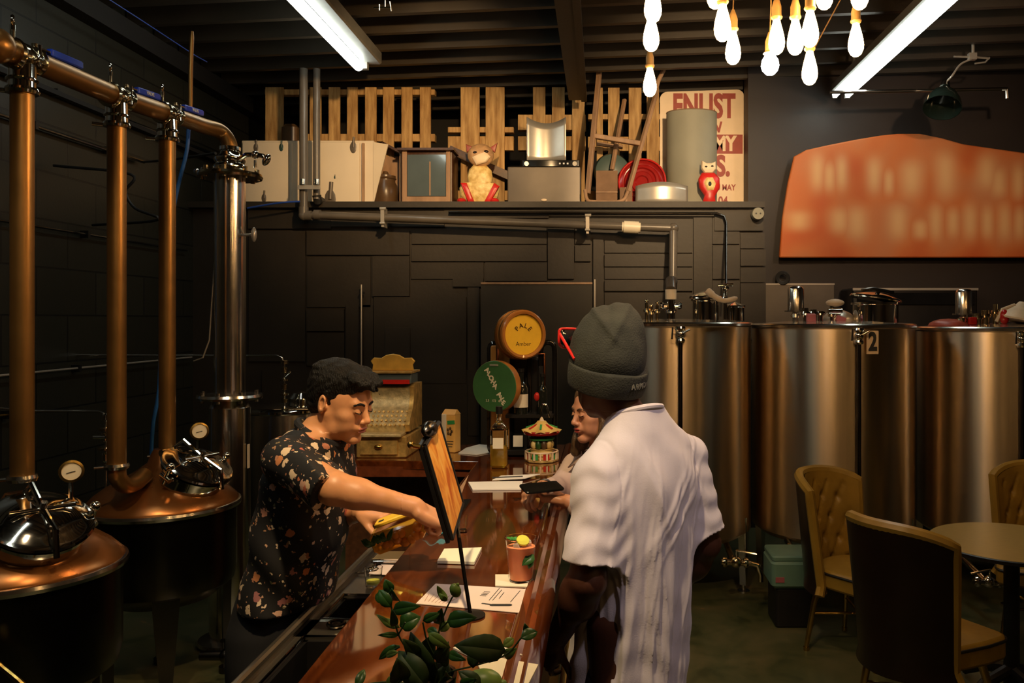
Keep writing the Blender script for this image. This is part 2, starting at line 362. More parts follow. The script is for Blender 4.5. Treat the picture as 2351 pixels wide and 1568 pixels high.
    def grid(s, fn, nu, nv):
        P = [fn(i / nu, j / nv) for i in range(nu + 1) for j in range(nv + 1)]
        fs = [(i * (nv + 1) + j, (i + 1) * (nv + 1) + j, (i + 1) * (nv + 1) + j + 1, i * (nv + 1) + j + 1) for i in range(nu) for j in range(nv)]
        return s.add(P, fs)
    def build(s, name, m, parent=None, world=False, bevel=0, solid=0, smooth=True, ang=35, sub=0):
        me = bpy.data.meshes.new(name)
        P = s.v
        if world and parent is not None:
            inv = (Matrix.Translation(parent.location) @ parent.rotation_euler.to_matrix().to_4x4()).inverted()
            if parent.parent is not None:
                pp = parent.parent
                inv = inv @ (Matrix.Translation(pp.location) @ pp.rotation_euler.to_matrix().to_4x4()).inverted()
            P = [inv @ p for p in P]
        me.from_pydata([tuple(p) for p in P], [], s.f); me.validate(); 
        import bmesh
        bm = bmesh.new(); bm.from_mesh(me)
        if not s.__dict__.get('open'): bmesh.ops.recalc_face_normals(bm, faces=bm.faces)
        bm.to_mesh(me); bm.free()
        me.materials.append(M(m) if isinstance(m, str) else m)
        if smooth:
            me.shade_smooth(); me.set_sharp_from_angle(angle=R(ang))
        o = bpy.data.objects.new(name, me); C.objects.link(o)
        if parent is not None: o.parent = parent
        if bevel:
            md = o.modifiers.new('bevel', 'BEVEL'); md.width = bevel; md.segments = 2; md.limit_method = 'ANGLE'; md.angle_limit = R(50)
        if solid:
            md = o.modifiers.new('solid', 'SOLIDIFY'); md.thickness = solid; md.offset = 0
        if sub:
            md = o.modifiers.new('sub', 'SUBSURF'); md.levels = sub; md.render_levels = sub
        return o
def thing(name, label, cat, loc=(0, 0, 0), rz=0.0, group=None):
    o = bpy.data.objects.new(name, None); C.objects.link(o); o.location = loc; o.rotation_euler = (0, 0, rz)
    o.empty_display_size = 0.05
    return tag(o, label, cat, group)
def tag(o, label, cat, group=None, kind=None):
    o['label'] = label; o['category'] = cat
    if group: o['group'] = group
    if kind: o['kind'] = kind
    return o
def struct(o): o['kind'] = 'structure'; return o
def dup(root, loc=None, rz=None, label=None, group=None):
    r = root.copy(); C.objects.link(r)
    if loc is not None: r.location = loc
    if rz is not None: r.rotation_euler = (0, 0, rz)
    if label: r['label'] = label
    if group: r['group'] = group
    for ch in list(root.children):
        c = ch.copy(); C.objects.link(c); c.parent = r
        for g in list(ch.children):
            d = g.copy(); C.objects.link(d); d.parent = c
    return r
def text(s, size, loc, rot, m, parent, name='lettering', bold=0.0, ext=0.0008, sx=1.0, world=True, shear=0):
    cu = bpy.data.curves.new(name, 'FONT'); cu.body = s; cu.size = size; cu.align_x = 'CENTER'; cu.align_y = 'CENTER'
    cu.offset = bold; cu.extrude = ext; cu.shear = shear; cu.resolution_u = 4
    t = bpy.data.objects.new(name, cu); C.objects.link(t)
    dg = bpy.context.evaluated_depsgraph_get()
    me = bpy.data.meshes.new_from_object(t.evaluated_get(dg)); bpy.data.objects.remove(t); bpy.data.curves.remove(cu)
    me.name = name
    Mx = Matrix.Translation(Vector(loc)) @ rot.to_4x4() @ Matrix.Diagonal((sx, 1, 1, 1))
    if world and parent is not None:
        chain = []; q = parent
        while q is not None: chain.append(q); q = q.parent
        W = Matrix.Identity(4)
        for q in reversed(chain): W = W @ Matrix.Translation(q.location) @ q.rotation_euler.to_matrix().to_4x4()
        Mx = W.inverted() @ Mx
    me.transform(Mx); me.materials.clear(); me.materials.append(M(m))
    o = bpy.data.objects.new(name, me); C.objects.link(o)
    if parent is not None: o.parent = parent
    return o
FACE_CAM = Matrix.Rotation(R(90), 3, 'X')     # text in the XZ plane read from -Y
def frame(U, V):
    """matrix whose x axis is U, y axis is V"""
    U = Vector(U).normalized(); N = U.cross(Vector(V)).normalized(); V = N.cross(U)
    return Matrix((U, V, N)).transposed()
def rotz(a): return Matrix.Rotation(a, 3, 'Z')
def arc(c, u, w, r, a0, a1, n=8):
    c = Vector(c); u = Vector(u); w = Vector(w)
    return [c + u * math.cos(R(a0 + (a1 - a0) * i / n)) * r + w * math.sin(R(a0 + (a1 - a0) * i / n)) * r for i in range(n + 1)]
def smooth_path(pts, k=6):
    """Catmull-Rom through the points"""
    p = [Vector(q) for q in pts]; p = [p[0] * 2 - p[1]] + p + [p[-1] * 2 - p[-2]]; o = []
    for i in range(1, len(p) - 2):
        for j in range(k):
            t = j / k; a, b, c, d = p[i - 1], p[i], p[i + 1], p[i + 2]
            o.append(0.5 * ((2 * b) + (c - a) * t + (2 * a - 5 * b + 4 * c - d) * t * t + (3 * b - a - 3 * c + d) * t ** 3))
    o.append(p[-2]); return o
# ------------------------------------------------------------------ implicit surfaces for bodies and cloth
class SDF:
    def __init__(s, lo, hi, h):
        s.lo = np.array(lo, float); s.h = h; n = np.ceil((np.array(hi) - s.lo) / h).astype(int) + 1
        s.ax = [(s.lo[i] + h * np.arange(n[i])).astype(np.float32) for i in range(3)]
        s.D = np.full(tuple(n), 0.5, np.float32)
    def sub(s, lo, hi, m=0.05):
        sl = []
        for i in range(3):
            a = int(np.searchsorted(s.ax[i], lo[i] - m)); b = int(np.searchsorted(s.ax[i], hi[i] + m))
            if b - a < 1: return None, None
            sl.append(slice(a, b))
        X = s.ax[0][sl[0]][:, None, None]; Y = s.ax[1][sl[1]][None, :, None]; Z = s.ax[2][sl[2]][None, None, :]
        return tuple(sl), (X, Y, Z)
    def mix(s, sl, d, k, op='u'):
        D = s.D[sl]
        if op == 'u':
            if k > 0:
                h = np.clip(0.5 + 0.5 * (D - d) / k, 0, 1); s.D[sl] = D * (1 - h) + d * h - k * h * (1 - h)
            else: s.D[sl] = np.minimum(D, d)
        else:
            d = -d; kk = max(k, 1e-5); h = np.clip(0.5 - 0.5 * (D - d) / kk, 0, 1); s.D[sl] = D * (1 - h) + d * h + kk * h * (1 - h)
    def cone(s, a, b, ra, rb, k=0.02, op='u'):
        a = np.array(a, float); b = np.array(b, float); r = max(ra, rb)
        sl, g = s.sub(np.minimum(a, b) - r, np.maximum(a, b) + r)
        if sl is None: return
        ab = b - a; L2 = float(ab @ ab) + 1e-12
        px, py, pz = g[0] - a[0], g[1] - a[1], g[2] - a[2]
        t = np.clip((px * ab[0] + py * ab[1] + pz * ab[2]) / L2, 0, 1)
        d = np.sqrt((px - t * ab[0]) ** 2 + (py - t * ab[1]) ** 2 + (pz - t * ab[2]) ** 2) - (ra + (rb - ra) * t)
        s.mix(sl, d.astype(np.float32), k, op)
    def chain(s, pts, rs, k=0.015):
        for i in range(len(pts) - 1): s.cone(pts[i], pts[i + 1], rs[i], rs[i + 1], k)
    def ell(s, c, r, Rm=None, k=0.02, op='u'):
        c = np.array(c, float); m = max(r); sl, g = s.sub(c - m, c + m)
        if sl is None: return
        p = [g[0] - c[0], g[1] - c[1], g[2] - c[2]]
        if Rm is not None: p = [p[0] * Rm[0][i] + p[1] * Rm[1][i] + p[2] * Rm[2][i] for i in range(3)]
        q = np.sqrt((p[0] / r[0]) ** 2 + (p[1] / r[1]) ** 2 + (p[2] / r[2]) ** 2)
        q2 = np.sqrt((p[0] / r[0] ** 2) ** 2 + (p[1] / r[1] ** 2) ** 2 + (p[2] / r[2] ** 2) ** 2) + 1e-6
        s.mix(sl, (q * (q - 1) / q2).astype(np.float32), k, op)
    def rb(s, c, half, Rm=None, rad=0.005, k=0.01, op='u'):
        c = np.array(c, float); m = max(half) * 1.5; sl, g = s.sub(c - m, c + m)
        if sl is None: return
        p = [g[0] - c[0], g[1] - c[1], g[2] - c[2]]
        if Rm is not None: p = [p[0] * Rm[0][i] + p[1] * Rm[1][i] + p[2] * Rm[2][i] for i in range(3)]
        q = [np.abs(p[i]) - (half[i] - rad) for i in range(3)]
        d = np.sqrt(sum(np.maximum(x, 0) ** 2 for x in q)) + np.minimum(np.maximum(np.maximum(q[0], q[1]), q[2]), 0) - rad
        s.mix(sl, d.astype(np.float32), k, op)
    def loft(s, secs, yaw=0, e=2.3, k=0.02):
        """secs: (z, cx, cy, a, b) with a along the rotated x, b along the rotated y"""
        zz = np.array([q[0] for q in secs]); ar = np.array(secs)
        m = ar[:, 3:5].max() + 0.02
        sl, g = s.sub((ar[:, 1].min() - m, ar[:, 2].min() - m, zz[0]), (ar[:, 1].max() + m, ar[:, 2].max() + m, zz[-1]))
        if sl is None: return
        Z = s.ax[2][sl[2]]; c, sn = math.cos(yaw), math.sin(yaw)
        f = np.linspace(zz[0], zz[-1], 60); ker = np.ones(7) / 7
        def itp(col):
            v = np.interp(f, zz, ar[:, col]); v2 = np.convolve(np.pad(v, 3, 'edge'), ker, 'valid'); return np.interp(Z, f, v2)[None, None, :]
        cx, cy, a, b = itp(1), itp(2), itp(3), itp(4)
        dx, dy = g[0] - cx, g[1] - cy
        u = (dx * c + dy * sn) / a; v = (-dx * sn + dy * c) / b
        q = (np.abs(u) ** e + np.abs(v) ** e) ** (1 / e)
        d = (q - 1) * np.minimum(a, b)
        zc = g[2]; d2 = np.maximum(zz[0] - zc, zc - zz[-1]) + 0.02
        d = np.where(d2 > 0, np.sqrt(np.maximum(d + 0.02, 0) ** 2 + d2 ** 2) - 0.02, d) + 0 * zc
        s.mix(sl, d.astype(np.float32), k)
    def cut(s, p, n, k=0.004):
        n = np.array(n, float); n /= np.linalg.norm(n); p = np.array(p, float)
        d = (s.ax[0][:, None, None] - p[0]) * n[0] + (s.ax[1][None, :, None] - p[1]) * n[1] + (s.ax[2][None, None, :] - p[2]) * n[2]
        s.D = np.maximum(s.D, d.astype(np.float32))
    def disp(s, fn):
        s.D = s.D + fn(s.ax[0][:, None, None], s.ax[1][None, :, None], s.ax[2][None, None, :]).astype(np.float32)
    def mesh(s):
        D = s.D.copy(); D[0] = D[-1] = 1; D[:, 0] = D[:, -1] = 1; D[:, :, 0] = D[:, :, -1] = 1
        neg = D < 0; c = np.zeros(tuple(k - 1 for k in D.shape), np.int8)
        offs = [(i, j, k) for i in (0, 1) for j in (0, 1) for k in (0, 1)]
        for o in offs: c += neg[o[0]:D.shape[0] - 1 + o[0], o[1]:D.shape[1] - 1 + o[1], o[2]:D.shape[2] - 1 + o[2]]
        act = (c > 0) & (c < 8); ai = np.argwhere(act); idx = np.full(act.shape, -1, np.int64); idx[act] = np.arange(len(ai))
        pos = np.zeros((len(ai), 3)); cnt = np.zeros(len(ai))
        for a in offs:
            for ax in range(3):
                if a[ax] == 1: continue
                b = list(a); b[ax] = 1
                va = D[ai[:, 0] + a[0], ai[:, 1] + a[1], ai[:, 2] + a[2]]; vb = D[ai[:, 0] + b[0], ai[:, 1] + b[1], ai[:, 2] + b[2]]
                m = (va < 0) != (vb < 0); t = va[m] / (va[m] - vb[m]); q = np.tile(np.array(a, float), (m.sum(), 1)); q[:, ax] += t
                pos[m] += q; cnt[m] += 1
        V = s.lo + s.h * (ai + pos / cnt[:, None]); Fs = []
        for ax in range(3):
            sA = [slice(1, -1)] * 3; sA[ax] = slice(0, -1); sB = [slice(1, -1)] * 3; sB[ax] = slice(1, None)
            A = neg[tuple(sA)]; Bn = neg[tuple(sB)]; e = np.argwhere(A != Bn); inside = A[tuple(e.T)]
            off = [1, 1, 1]; off[ax] = 0; e = e + off
            u, v = (ax + 1) % 3, (ax + 2) % 3; q = []
            for du, dv in ((-1, -1), (0, -1), (0, 0), (-1, 0)):
                w_ = e.copy(); w_[:, u] += du; w_[:, v] += dv; q.append(idx[tuple(w_.T)])
            q = np.stack(q, 1); q[~inside] = q[~inside][:, ::-1]; Fs.append(q)
        return V, np.concatenate(Fs)
def sdf_obj(name, parts, m, parent, loc=(0, 0, 0)):
    Vs = []; Fs = []; n = 0
    for V, Fc in parts: Vs.append(V - np.array(loc)); Fs.append(Fc + n); n += len(V)
    V = np.concatenate(Vs); Fc = np.concatenate(Fs)
    me = bpy.data.meshes.new(name); me.vertices.add(len(V)); me.vertices.foreach_set('co', V.astype(np.float32).ravel())
    me.loops.add(len(Fc) * 4); me.loops.foreach_set('vertex_index', Fc.astype(np.int32).ravel())
    me.polygons.add(len(Fc)); me.polygons.foreach_set('loop_start', np.arange(0, len(Fc) * 4, 4, dtype=np.int32))
    me.update(calc_edges=True); me.validate(); me.shade_smooth(); me.materials.append(M(m))
    o = bpy.data.objects.new(name, me); C.objects.link(o)
    if parent is not None: o.parent = parent
    return o
# ------------------------------------------------------------------ the room
b = B(); b.box((0.75, 3.6, -0.05), (8.9, 12.4, 0.1)); struct(b.build('floor', 'floor_concrete'))
b = B(); b.box((-3.58, 3.6, 2.15), (0.2, 12.4, 4.3)); struct(b.build('wall_left', 'block_wall'))
b = B(); b.box((5.2, 3.6, 2.15), (0.2, 12.4, 4.3)); struct(b.build('wall_right', 'right_paint'))
b = B(); b.box((0.75, -2.45, 2.15), (8.9, 0.2, 4.3)); struct(b.build('wall_front', 'right_paint'))
b = B(); b.box((3.25, 7.42, 2.15), (3.9, 0.2, 4.3)); b.box((1.40, 8.2, 2.15), (0.14, 1.6, 4.3)); struct(b.build('wall_back_right', 'right_paint'))
b = B(); b.box((-1.05, 9.1, 2.15), (5.0, 0.2, 4.3)); struct(b.build('wall_loft', 'loft_black'))
# ceiling: deck with closely spaced joists, the joists a little askew to the bar
b = B(); b.box((0.75, 3.6, 4.21), (8.9, 12.4, 0.1))
ang = -0.12
for k in range(34):
    y = -2.6 + 0.375 * k
    c = rotz(ang) @ Vector((0, 0, 0))
    x0, x1 = -3.46, 5.08
    ya, yb = y - ang * (-1) * x0 * -1, 0
    ya = y + ang * x0; yb = y + ang * x1
    if max(ya, yb) > 8.95 or min(ya, yb) < -2.3: continue
    b.box(((x0 + x1) / 2, (ya + yb) / 2, 4.04), (math.hypot(x1 - x0, yb - ya), 0.05, 0.24), rotz(math.atan2(yb - ya, x1 - x0)))
struct(b.build('ceiling', 'ceiling_paint'))
b = B(); b.box((-0.22, 2.6, 3.82), (0.13, 9.4, 0.22)); b.box((-0.15, 2.6, 3.72), (0.05, 9.4, 0.05)); struct(b.build('trim_1', 'ceiling_paint'))
b = B(); b.box((-3.42, 3.6, 3.84), (0.12, 12.0, 0.14)); b.box((-3.44, 3.6, 3.2), (0.05, 12.0, 0.03)); struct(b.build('trim_2', 'loft_black'))
# paneled front of the storage loft: overlapping dark boards
b = B(); b.box((-1.05, 8.02, 1.36), (4.86, 1.92, 2.72))
rnd = random.Random(11)
def board(px0, py0, px1, py1, t):
    x0, x1 = (px0 - CX) / 270, (px1 - CX) / 270; z1, z0 = CZ + (CY - py0) / 270, CZ + (CY - py1) / 270
    b.box(((x0 + x1) / 2, 7.06 - t / 2, (z0 + z1) / 2), (x1 - x0, t, z1 - z0))
for q in [(570, 470, 760, 525, .03), (760, 480, 1020, 520, .022), (1020, 468, 1260, 500, .03), (1260, 468, 1640, 490, .03), (570, 530, 700, 830, .018), (704, 530, 940, 585, .026),
          (945, 530, 1255, 560, .018), (945, 566, 1255, 600, .03), (1258, 520, 1318, 640, .034), (1320, 520, 1356, 560, .02), (1320, 563, 1356, 600, .03), (704, 590, 850, 705, .016), (855, 588, 940, 680, .03),
          (943, 602, 1110, 640, .016), (1040, 640, 1110, 658, .035), (1114, 602, 1256, 645, .022), (858, 682, 1070, 880, .02), (1074, 660, 1100, 1000, .03), (704, 710, 790, 760, .03),
          (704, 764, 790, 840, .02), (794, 700, 824, 1000, .03), (832, 700, 856, 1000, .016), (885, 752, 942, 840, .035), (1362, 545, 1385, 800, .034), (1388, 550, 1590, 580, .02),
          (1388, 584, 1590, 612, .03), (1388, 614, 1590, 640, .018), (1388, 644, 1590, 668, .03), (1592, 500, 1634, 740, .036), (1636, 500, 1698, 560, .02), (1636, 564, 1698, 640, .03), (1640, 470, 1752, 530, .036),
          (1700, 535, 1756, 570, .018), (1700, 573, 1758, 610, .03), (1700, 614, 1758, 648, .02), (1700, 650, 1758, 780, .028), (1636, 644, 1698, 780, .018), (1388, 672, 1590, 800, .02), (1140, 1000, 1390, 1180, .02), (600, 850, 1100, 1100, .015)]:
    board(*q)
struct(b.build('wall_back', 'wall_paint'))
b = B(); b.box((-1.05, 7.10, 2.745), (4.86, 0.26, 0.05)); struct(b.build('trim_3', 'wall_paint'))
# loose boards leaning on the wall
t = thing('panel_board', 'tall plain brown board behind the beer taps', 'board', (at(1231, 735, 6.85).x, 6.92, 0))
b = B(); b.box((0, 0, 1.035), (0.93, 0.03, 2.07)); b.build('sheet', 'dark_board', t)
b = B(); b.box((0, -0.004, 2.078), (0.93, 0.04, 0.016)); b.build('edge_strip', 'old_wood', t)
b = B(); b.box((0.485, -0.02, 1.06), (0.012, 0.02, 2.1)); b.build('corner_strip', 'pale_metal', t)
t = thing('panel_board', 'low grey board behind the tank with the number plate', 'board', (at(1842, 735, 7.1).x, 7.27, 0))
b = B(); b.box((0, 0, 1.04), (0.63, 0.03, 2.08)); b.build('sheet', 'grey_metal', t)
b = B(); b.box((0, 0.0, 2.086), (0.64, 0.04, 0.012)); b.build('edge_strip', 'pale_metal', t)
t = thing('cable_coil', 'small black cable coil on top of the grey board', 'cable', (at(1800, 735, 7.2).x, 7.25, 2.095))
b = B()
for k in range(4): b.torus((0, 0, 0.045), 0.055 - 0.006 * k, 0.009, (0.2, 1, 0), 20, 6)
b.build('coil', 'black_rubber', t)
t = thing('steel_cabinet', 'black wall cabinet behind the two right tanks', 'cabinet', (at(2085, 735, 7.1).x, 7.12, 0))
b = B(); b.rbox((0, 0, 1.02), (1.05, 0.36, 2.04), 0.02); b.build('body', 'black', t)
b = B(); b.box((0, -0.185, 2.03), (1.05, 0.012, 0.02)); b.build('top_edge', 'pale_metal', t)
b = B(); b.box((0, -0.19, 1.95), (0.98, 0.01, 0.10)); b.build('door', 'black_gloss', t)
t = thing('conduit_rod', 'thin pale vertical conduit on the wall left of the cash register', 'conduit', (at(828, 735, 6.95).x, 6.97, 0.9))
b = B(); b.cyl((0, 0, 0), (0, 0, 1.17), 0.007, n=8); b.build('rod', 'pale_metal', t)
for zz in (1.1, 0.3): B().box((0, 0.015, zz), (0.04, 0.02, 0.02)).build('bracket', 'black', t)
# ------------------------------------------------------------------ wall and ceiling services
def pipe_thing(name, label, cat, pts, r, m, extra=None, smooth=True, n=10, group=None):
    if name == 'wall_conduit': group = 'conduits and pipes on the walls'
    pts = [Vector(p) for p in pts]; t = thing(name, label, cat, pts[0], group=group)
    B().tube(smooth_path(pts) if smooth else pts, r, n).build('tube', m, t, world=True)
    if extra: extra(t)
    return t
def lw(px, py, X=-3.44):   # point on a plane X seen at px
    Y = F * X / (px - CX); return at(px, py, Y)
def clips(ps, m='black', s_=0.03, dx=-0.03):
    def fn(t):
        for p in ps:
            p = Vector(p); B().box(p + Vector((dx / 2, 0, 0)), (abs(dx) + s_, s_ * 0.8, s_ * 1.6)).build('clip', m, t, world=True)
    return fn
pipe_thing('wall_conduit', 'bright steel conduit sloping along the upper left block wall', 'conduit', [lw(-60, 242), lw(330, 372)], 0.013, 'steel', clips([lw(80, 288), lw(250, 345)]), smooth=False)
pipe_thing('wall_conduit', 'black conduit just above the bright one on the left wall', 'conduit', [lw(-60, 140, -3.43), lw(480, 350, -3.43)], 0.014, 'black_gloss', clips([lw(130, 213)]), smooth=False)
pipe_thing('wall_conduit', 'pale thin conduit low on the left wall at chest height', 'conduit', [lw(-60, 868), lw(440, 820)], 0.007, 'pale_metal', clips([lw(180, 846)]), smooth=False)
pipe_thing('wall_conduit', 'black conduit halfway up the left block wall', 'conduit', [lw(-60, 497), lw(430, 575)], 0.008, 'black_gloss', clips([lw(200, 538)]), smooth=False)
pipe_thing('wall_conduit', 'yellowish conduit low on the left wall under the pale one', 'conduit', [lw(-60, 960), lw(60, 948)], 0.007, 'brass', clips([lw(20, 952)]), smooth=False)
pipe_thing('black_cable', 'black cable looping down the left wall beside the copper riser', 'cable', [lw(330, 372), at(395, 366, 5.2), at(495, 352, 4.9)], 0.008, 'black_rubber')
pipe_thing('black_cable', 'hanging loop of black cable behind the middle copper riser', 'cable', [(-3.44, 5.2, at(0, 380, 5.2).z), at(300, 400, 5.2), at(288, 440, 5.2), at(310, 478, 5.2), at(362, 505, 5.2), (-3.44, 5.6, at(0, 500, 5.2).z)], 0.009, 'black_rubber')
pipe_thing('blue_wire', 'thin blue wire strung under the ceiling on the left', 'wire', [at(240, -8, 5.0), at(330, 50, 5.42), at(440, 122, 6.05), at(475, 142, 6.3)], 0.004, 'blue_wire')
pipe_thing('blue_hose', 'blue hose coming down from the header behind the third riser', 'hose', [at(433, 292, 4.5), at(428, 350, 4.5), at(402, 460, 4.5), at(374, 640, 4.5), at(366, 880, 4.5), at(352, 970, 4.5), at(346, 1060, 4.55)], 0.010, 'blue_hose')
pipe_thing('copper_rod', 'slim copper rod standing up from the end of the copper header', 'rod', [at(437, 272, 4.3), at(438, 160, 4.3), at(441, 72, 4.3)], [0.011] * 12 + [0.007], 'copper')
def steam(t):
    for k, (py, r, h, m) in enumerate([(958, .018, .04, 'chrome'), (985, .034, .02, 'brass_steel'), (1003, .022, .05, 'chrome'), (1030, .036, .014, 'brass_steel'), (1050, .020, .05, 'chrome')]):
        p = at(243, py, 4.3); B().lathe([(r * .6, -h / 2), (r, -h / 3), (r, h / 3), (r * .6, h / 2)], p, 14).build('fitting', m, t, world=True)
    B().cyl(at(215, 1004, 4.28), at(243, 1004, 4.28), 0.009).build('valve_lever', 'chrome', t, world=True)
pipe_thing('steam_line', 'thin steel line bending down to a stack of fittings between the first two risers', 'pipe',
           [(-3.48, 4.6, at(0, 944, 4.3).z), at(60, 944, 4.3), at(228, 944, 4.3), at(238, 950, 4.3), at(243, 970, 4.3), at(243, 1130, 4.3), (at(243, 0, 4.3).x, 4.3, 0.0)], 0.006, 'steel', steam, smooth=False)
def steam2(t):
    for k, (py, r, h) in enumerate([(832, .026, .03), (850, .018, .04), (872, .03, .016), (888, .018, .04), (905, .028, .02), (920, .02, .03)]):
        p = at(653, py, 5.45); B().lathe([(r * .6, -h / 2), (r, -h / 3), (r, h / 3), (r * .6, h / 2)], p, 14).build('fitting', 'brass_steel', t, world=True)
    B().cyl(at(650, 868, 5.43), at(668, 852, 5.4), 0.006).build('valve_lever', 'chrome', t, world=True)
pipe_thing('steam_line', 'thin steel line bending down to brass fittings behind the barman', 'pipe',
           [(-3.48, 5.5, at(0, 816, 5.45).z), at(565, 816, 5.45), at(636, 816, 5.45), at(648, 822, 5.45), at(653, 838, 5.45), at(653, 942, 5.45)], 0.006, 'steel', steam2, smooth=False)
# grey drain pipes
Yp = 6.86
def drain(t):
    p = at(697, 495, Yp)
    B().ball(p, 0.042, 20).cyl(p, p + Vector((0, 0, .07)), .040).cyl(p, p + Vector((.07, 0, 0)), .040).build('elbow', 'pvc_grey', t, world=True)
    p = at(1546, 524, Yp); B().ball(p, 0.044).build('elbow', 'pvc_grey', t, world=True)
    a = at(1432, 521, Yp); c = at(1466, 523, Yp)
    B().cyl(a, c, 0.052, n=18).cyl(a - Vector((0.015, 0, 0)), c + Vector((0.015, 0, 0)), 0.042, n=18).build('white_coupling', 'pvc_white', t, world=True)['label'] = 'white pipe coupling'
    a = at(736, 493, Yp); B().cyl(a - Vector((.05, 0, 0)), a + Vector((.0, 0, 0)), 0.041).build('collar', 'pvc_grey', t, world=True)
    for px, py in ((881, 500), (1349, 515)):
        q = at(px, py, Yp); g = B().box(q + Vector((0, 0.02, 0.0)), (0.022, 0.11, 0.16)); g.box(q + Vector((0, -0.042, 0.01)), (0.03, 0.01, 0.11)); g.cyl(q + Vector((-.02, -.045, .07)), q + Vector((.03, -.045, .07)), 0.012)
        g.cyl(q + Vector((-.02, -.045, -.05)), q + Vector((.02, -.045, -.05)), 0.010); g.build('hanger', 'pale_metal', t, world=True)
    B().tube([at(1546, 524, Yp), at(1545, 660, Yp - 0.1)], 0.034, 16).build('drop_pipe', 'pvc_grey', t, world=True)
p0 = at(697, 150, Yp); t = thing('drain_pipe', 'grey plastic drain pipe dropping from the ceiling and running along the dark wall', 'pipe', at(697, 495, Yp))
B().tube([at(697, 158, Yp), at(697, 495, Yp), at(720, 494, Yp), at(1546, 524, Yp)], 0.034, 16).build('tube', 'pvc_grey', t, world=True); drain(t)
t = thing('drain_pipe', 'shorter grey plastic pipe beside the drain pipe above the ledge', 'pipe', at(727, 455, Yp))
B().tube([at(727, 158, Yp + .03), at(727, 458, Yp + .03)], 0.029, 16).build('tube', 'pvc_grey', t, world=True)
B().tube([at(727, 448, Yp + .03), at(729, 460, Yp + .04), at(737, 462, Yp + 0.2)], 0.036, 14).build('elbow', 'black_rubber', t, world=True)
t = thing('pipe_bracket', 'pale metal bracket holding the two vertical grey pipes together', 'bracket', at(710, 430, Yp - 0.06))
B().box((0, 0, 0), (0.18, 0.02, 0.035)).build('bar', 'pale_metal', t)
for dx, px in ((-.05, 0), (.065, 0)): B().cyl((dx, -.01, 0.02), (dx, -.01, 0.065), 0.02).build('bolt', 'chrome', t)
pipe_thing('wall_conduit', 'thin dark conduit running under the ledge and down to the first tank', 'conduit', [at(1030, 487, 6.98), at(1645, 490, 6.98), at(1662, 496, 6.98), at(1667, 512, 6.98), at(1667, 652, 6.6)], 0.011, 'dark_steel', smooth=False)
t = thing('power_socket', 'round grey two-pin socket at the right end of the ledge board', 'socket', at(1741, 490, 6.93))
B().lathe([(0.052, 0.07), (0.052, 0.015), (0.048, 0.0), (0.0, 0.0)], axis=(0, 1, 0)).build('housing', 'grey_board', t)
for dx in (-0.018, 0.018): B().cyl((dx, -0.003, 0), (dx, 0.004, 0), 0.007, n=12).build('pin_hole', 'black', t)
t = thing('blue_wire', 'thin dark blue cable drooping under the white cupboards', 'wire', at(568, 476, 6.8))
B().tube(smooth_path([at(568, 478, 6.8), at(640, 466, 6.8), at(700, 462, 6.85)]), 0.008, 8).build('tube', 'blue_wire', t, world=True)
pipe_thing('ceiling_wire', 'pale wire slanting up through the hanging bulbs', 'wire', [at(1862, 125, 4.0), at(1940, -20, 4.0)], 0.003, 'cord', smooth=False)
pipe_thing('ceiling_conduit', 'steel conduit under the ceiling near the black dome lamp', 'conduit', [at(1905, 212, 6.6), at(2312, 204, 6.6)], 0.014, 'steel', lambda t: B().tube([at(2312, 204, 6.6), at(2313, 226, 6.6)], 0.014, 8).build('end_piece', 'steel', t, world=True), smooth=False)
t = thing('hook', 'small steel hook on the ceiling between the strip light and beam', 'hook', at(880, 20, 4.6))
B().tube([at(858, 18, 4.6), at(873, 17, 4.6), at(897, 17, 4.6)], 0.004, 6).tube([at(896, 4, 4.6), at(899, 26, 4.6)], 0.004, 6).tube([at(872, 10, 4.6), at(872, 24, 4.6)], 0.004, 6).tube([at(885, 17, 4.6), at(885, -60, 4.6)], 0.003, 6).build('wire', 'steel', t, world=True)
# ------------------------------------------------------------------ strip lights
t = thing('strip_light', 'single tube strip light on the dark left ceiling', 'light', (-1.87, 5.35, 3.80), group='fluorescent strip lights on the ceiling')
B().rbox((0.05, 0, 0.055), (0.15, 2.5, 0.10), 0.02).build('housing', 'fixture', t)
B().cyl((-0.04, -1.17, -0.03), (-0.04, 1.17, -0.03), 0.038, n=16).build('tube', 'tube_light', t)
for y in (-1.2, 1.2): B().box((-0.02, y, -0.01), (0.09, 0.05, 0.07)).build('lamp_holder', 'fixture', t)
t = thing('strip_light', 'twin tube strip light on the right ceiling', 'light', (2.06, 5.95, 3.70), group='fluorescent strip lights on the ceiling')
B().rbox((0.0, 0, 0.07), (0.16, 2.36, 0.08), 0.02).build('housing', 'fixture', t)
for x in (-0.055, 0.055):
    B().cyl((x, -1.14, 0.0), (x, 1.14, 0.0), 0.024, n=14).build('tube', 'tube_light', t)
    for y in (-1.16, 1.16): B().box((x, y, 0.01), (0.04, 0.03, 0.07)).build('lamp_holder', 'fixture', t)
B().box((0, -0.8, 0.17), (0.02, 0.02, 0.2)).box((0, 0.8, 0.17), (0.02, 0.02, 0.2)).build('hanger', 'fixture', t)
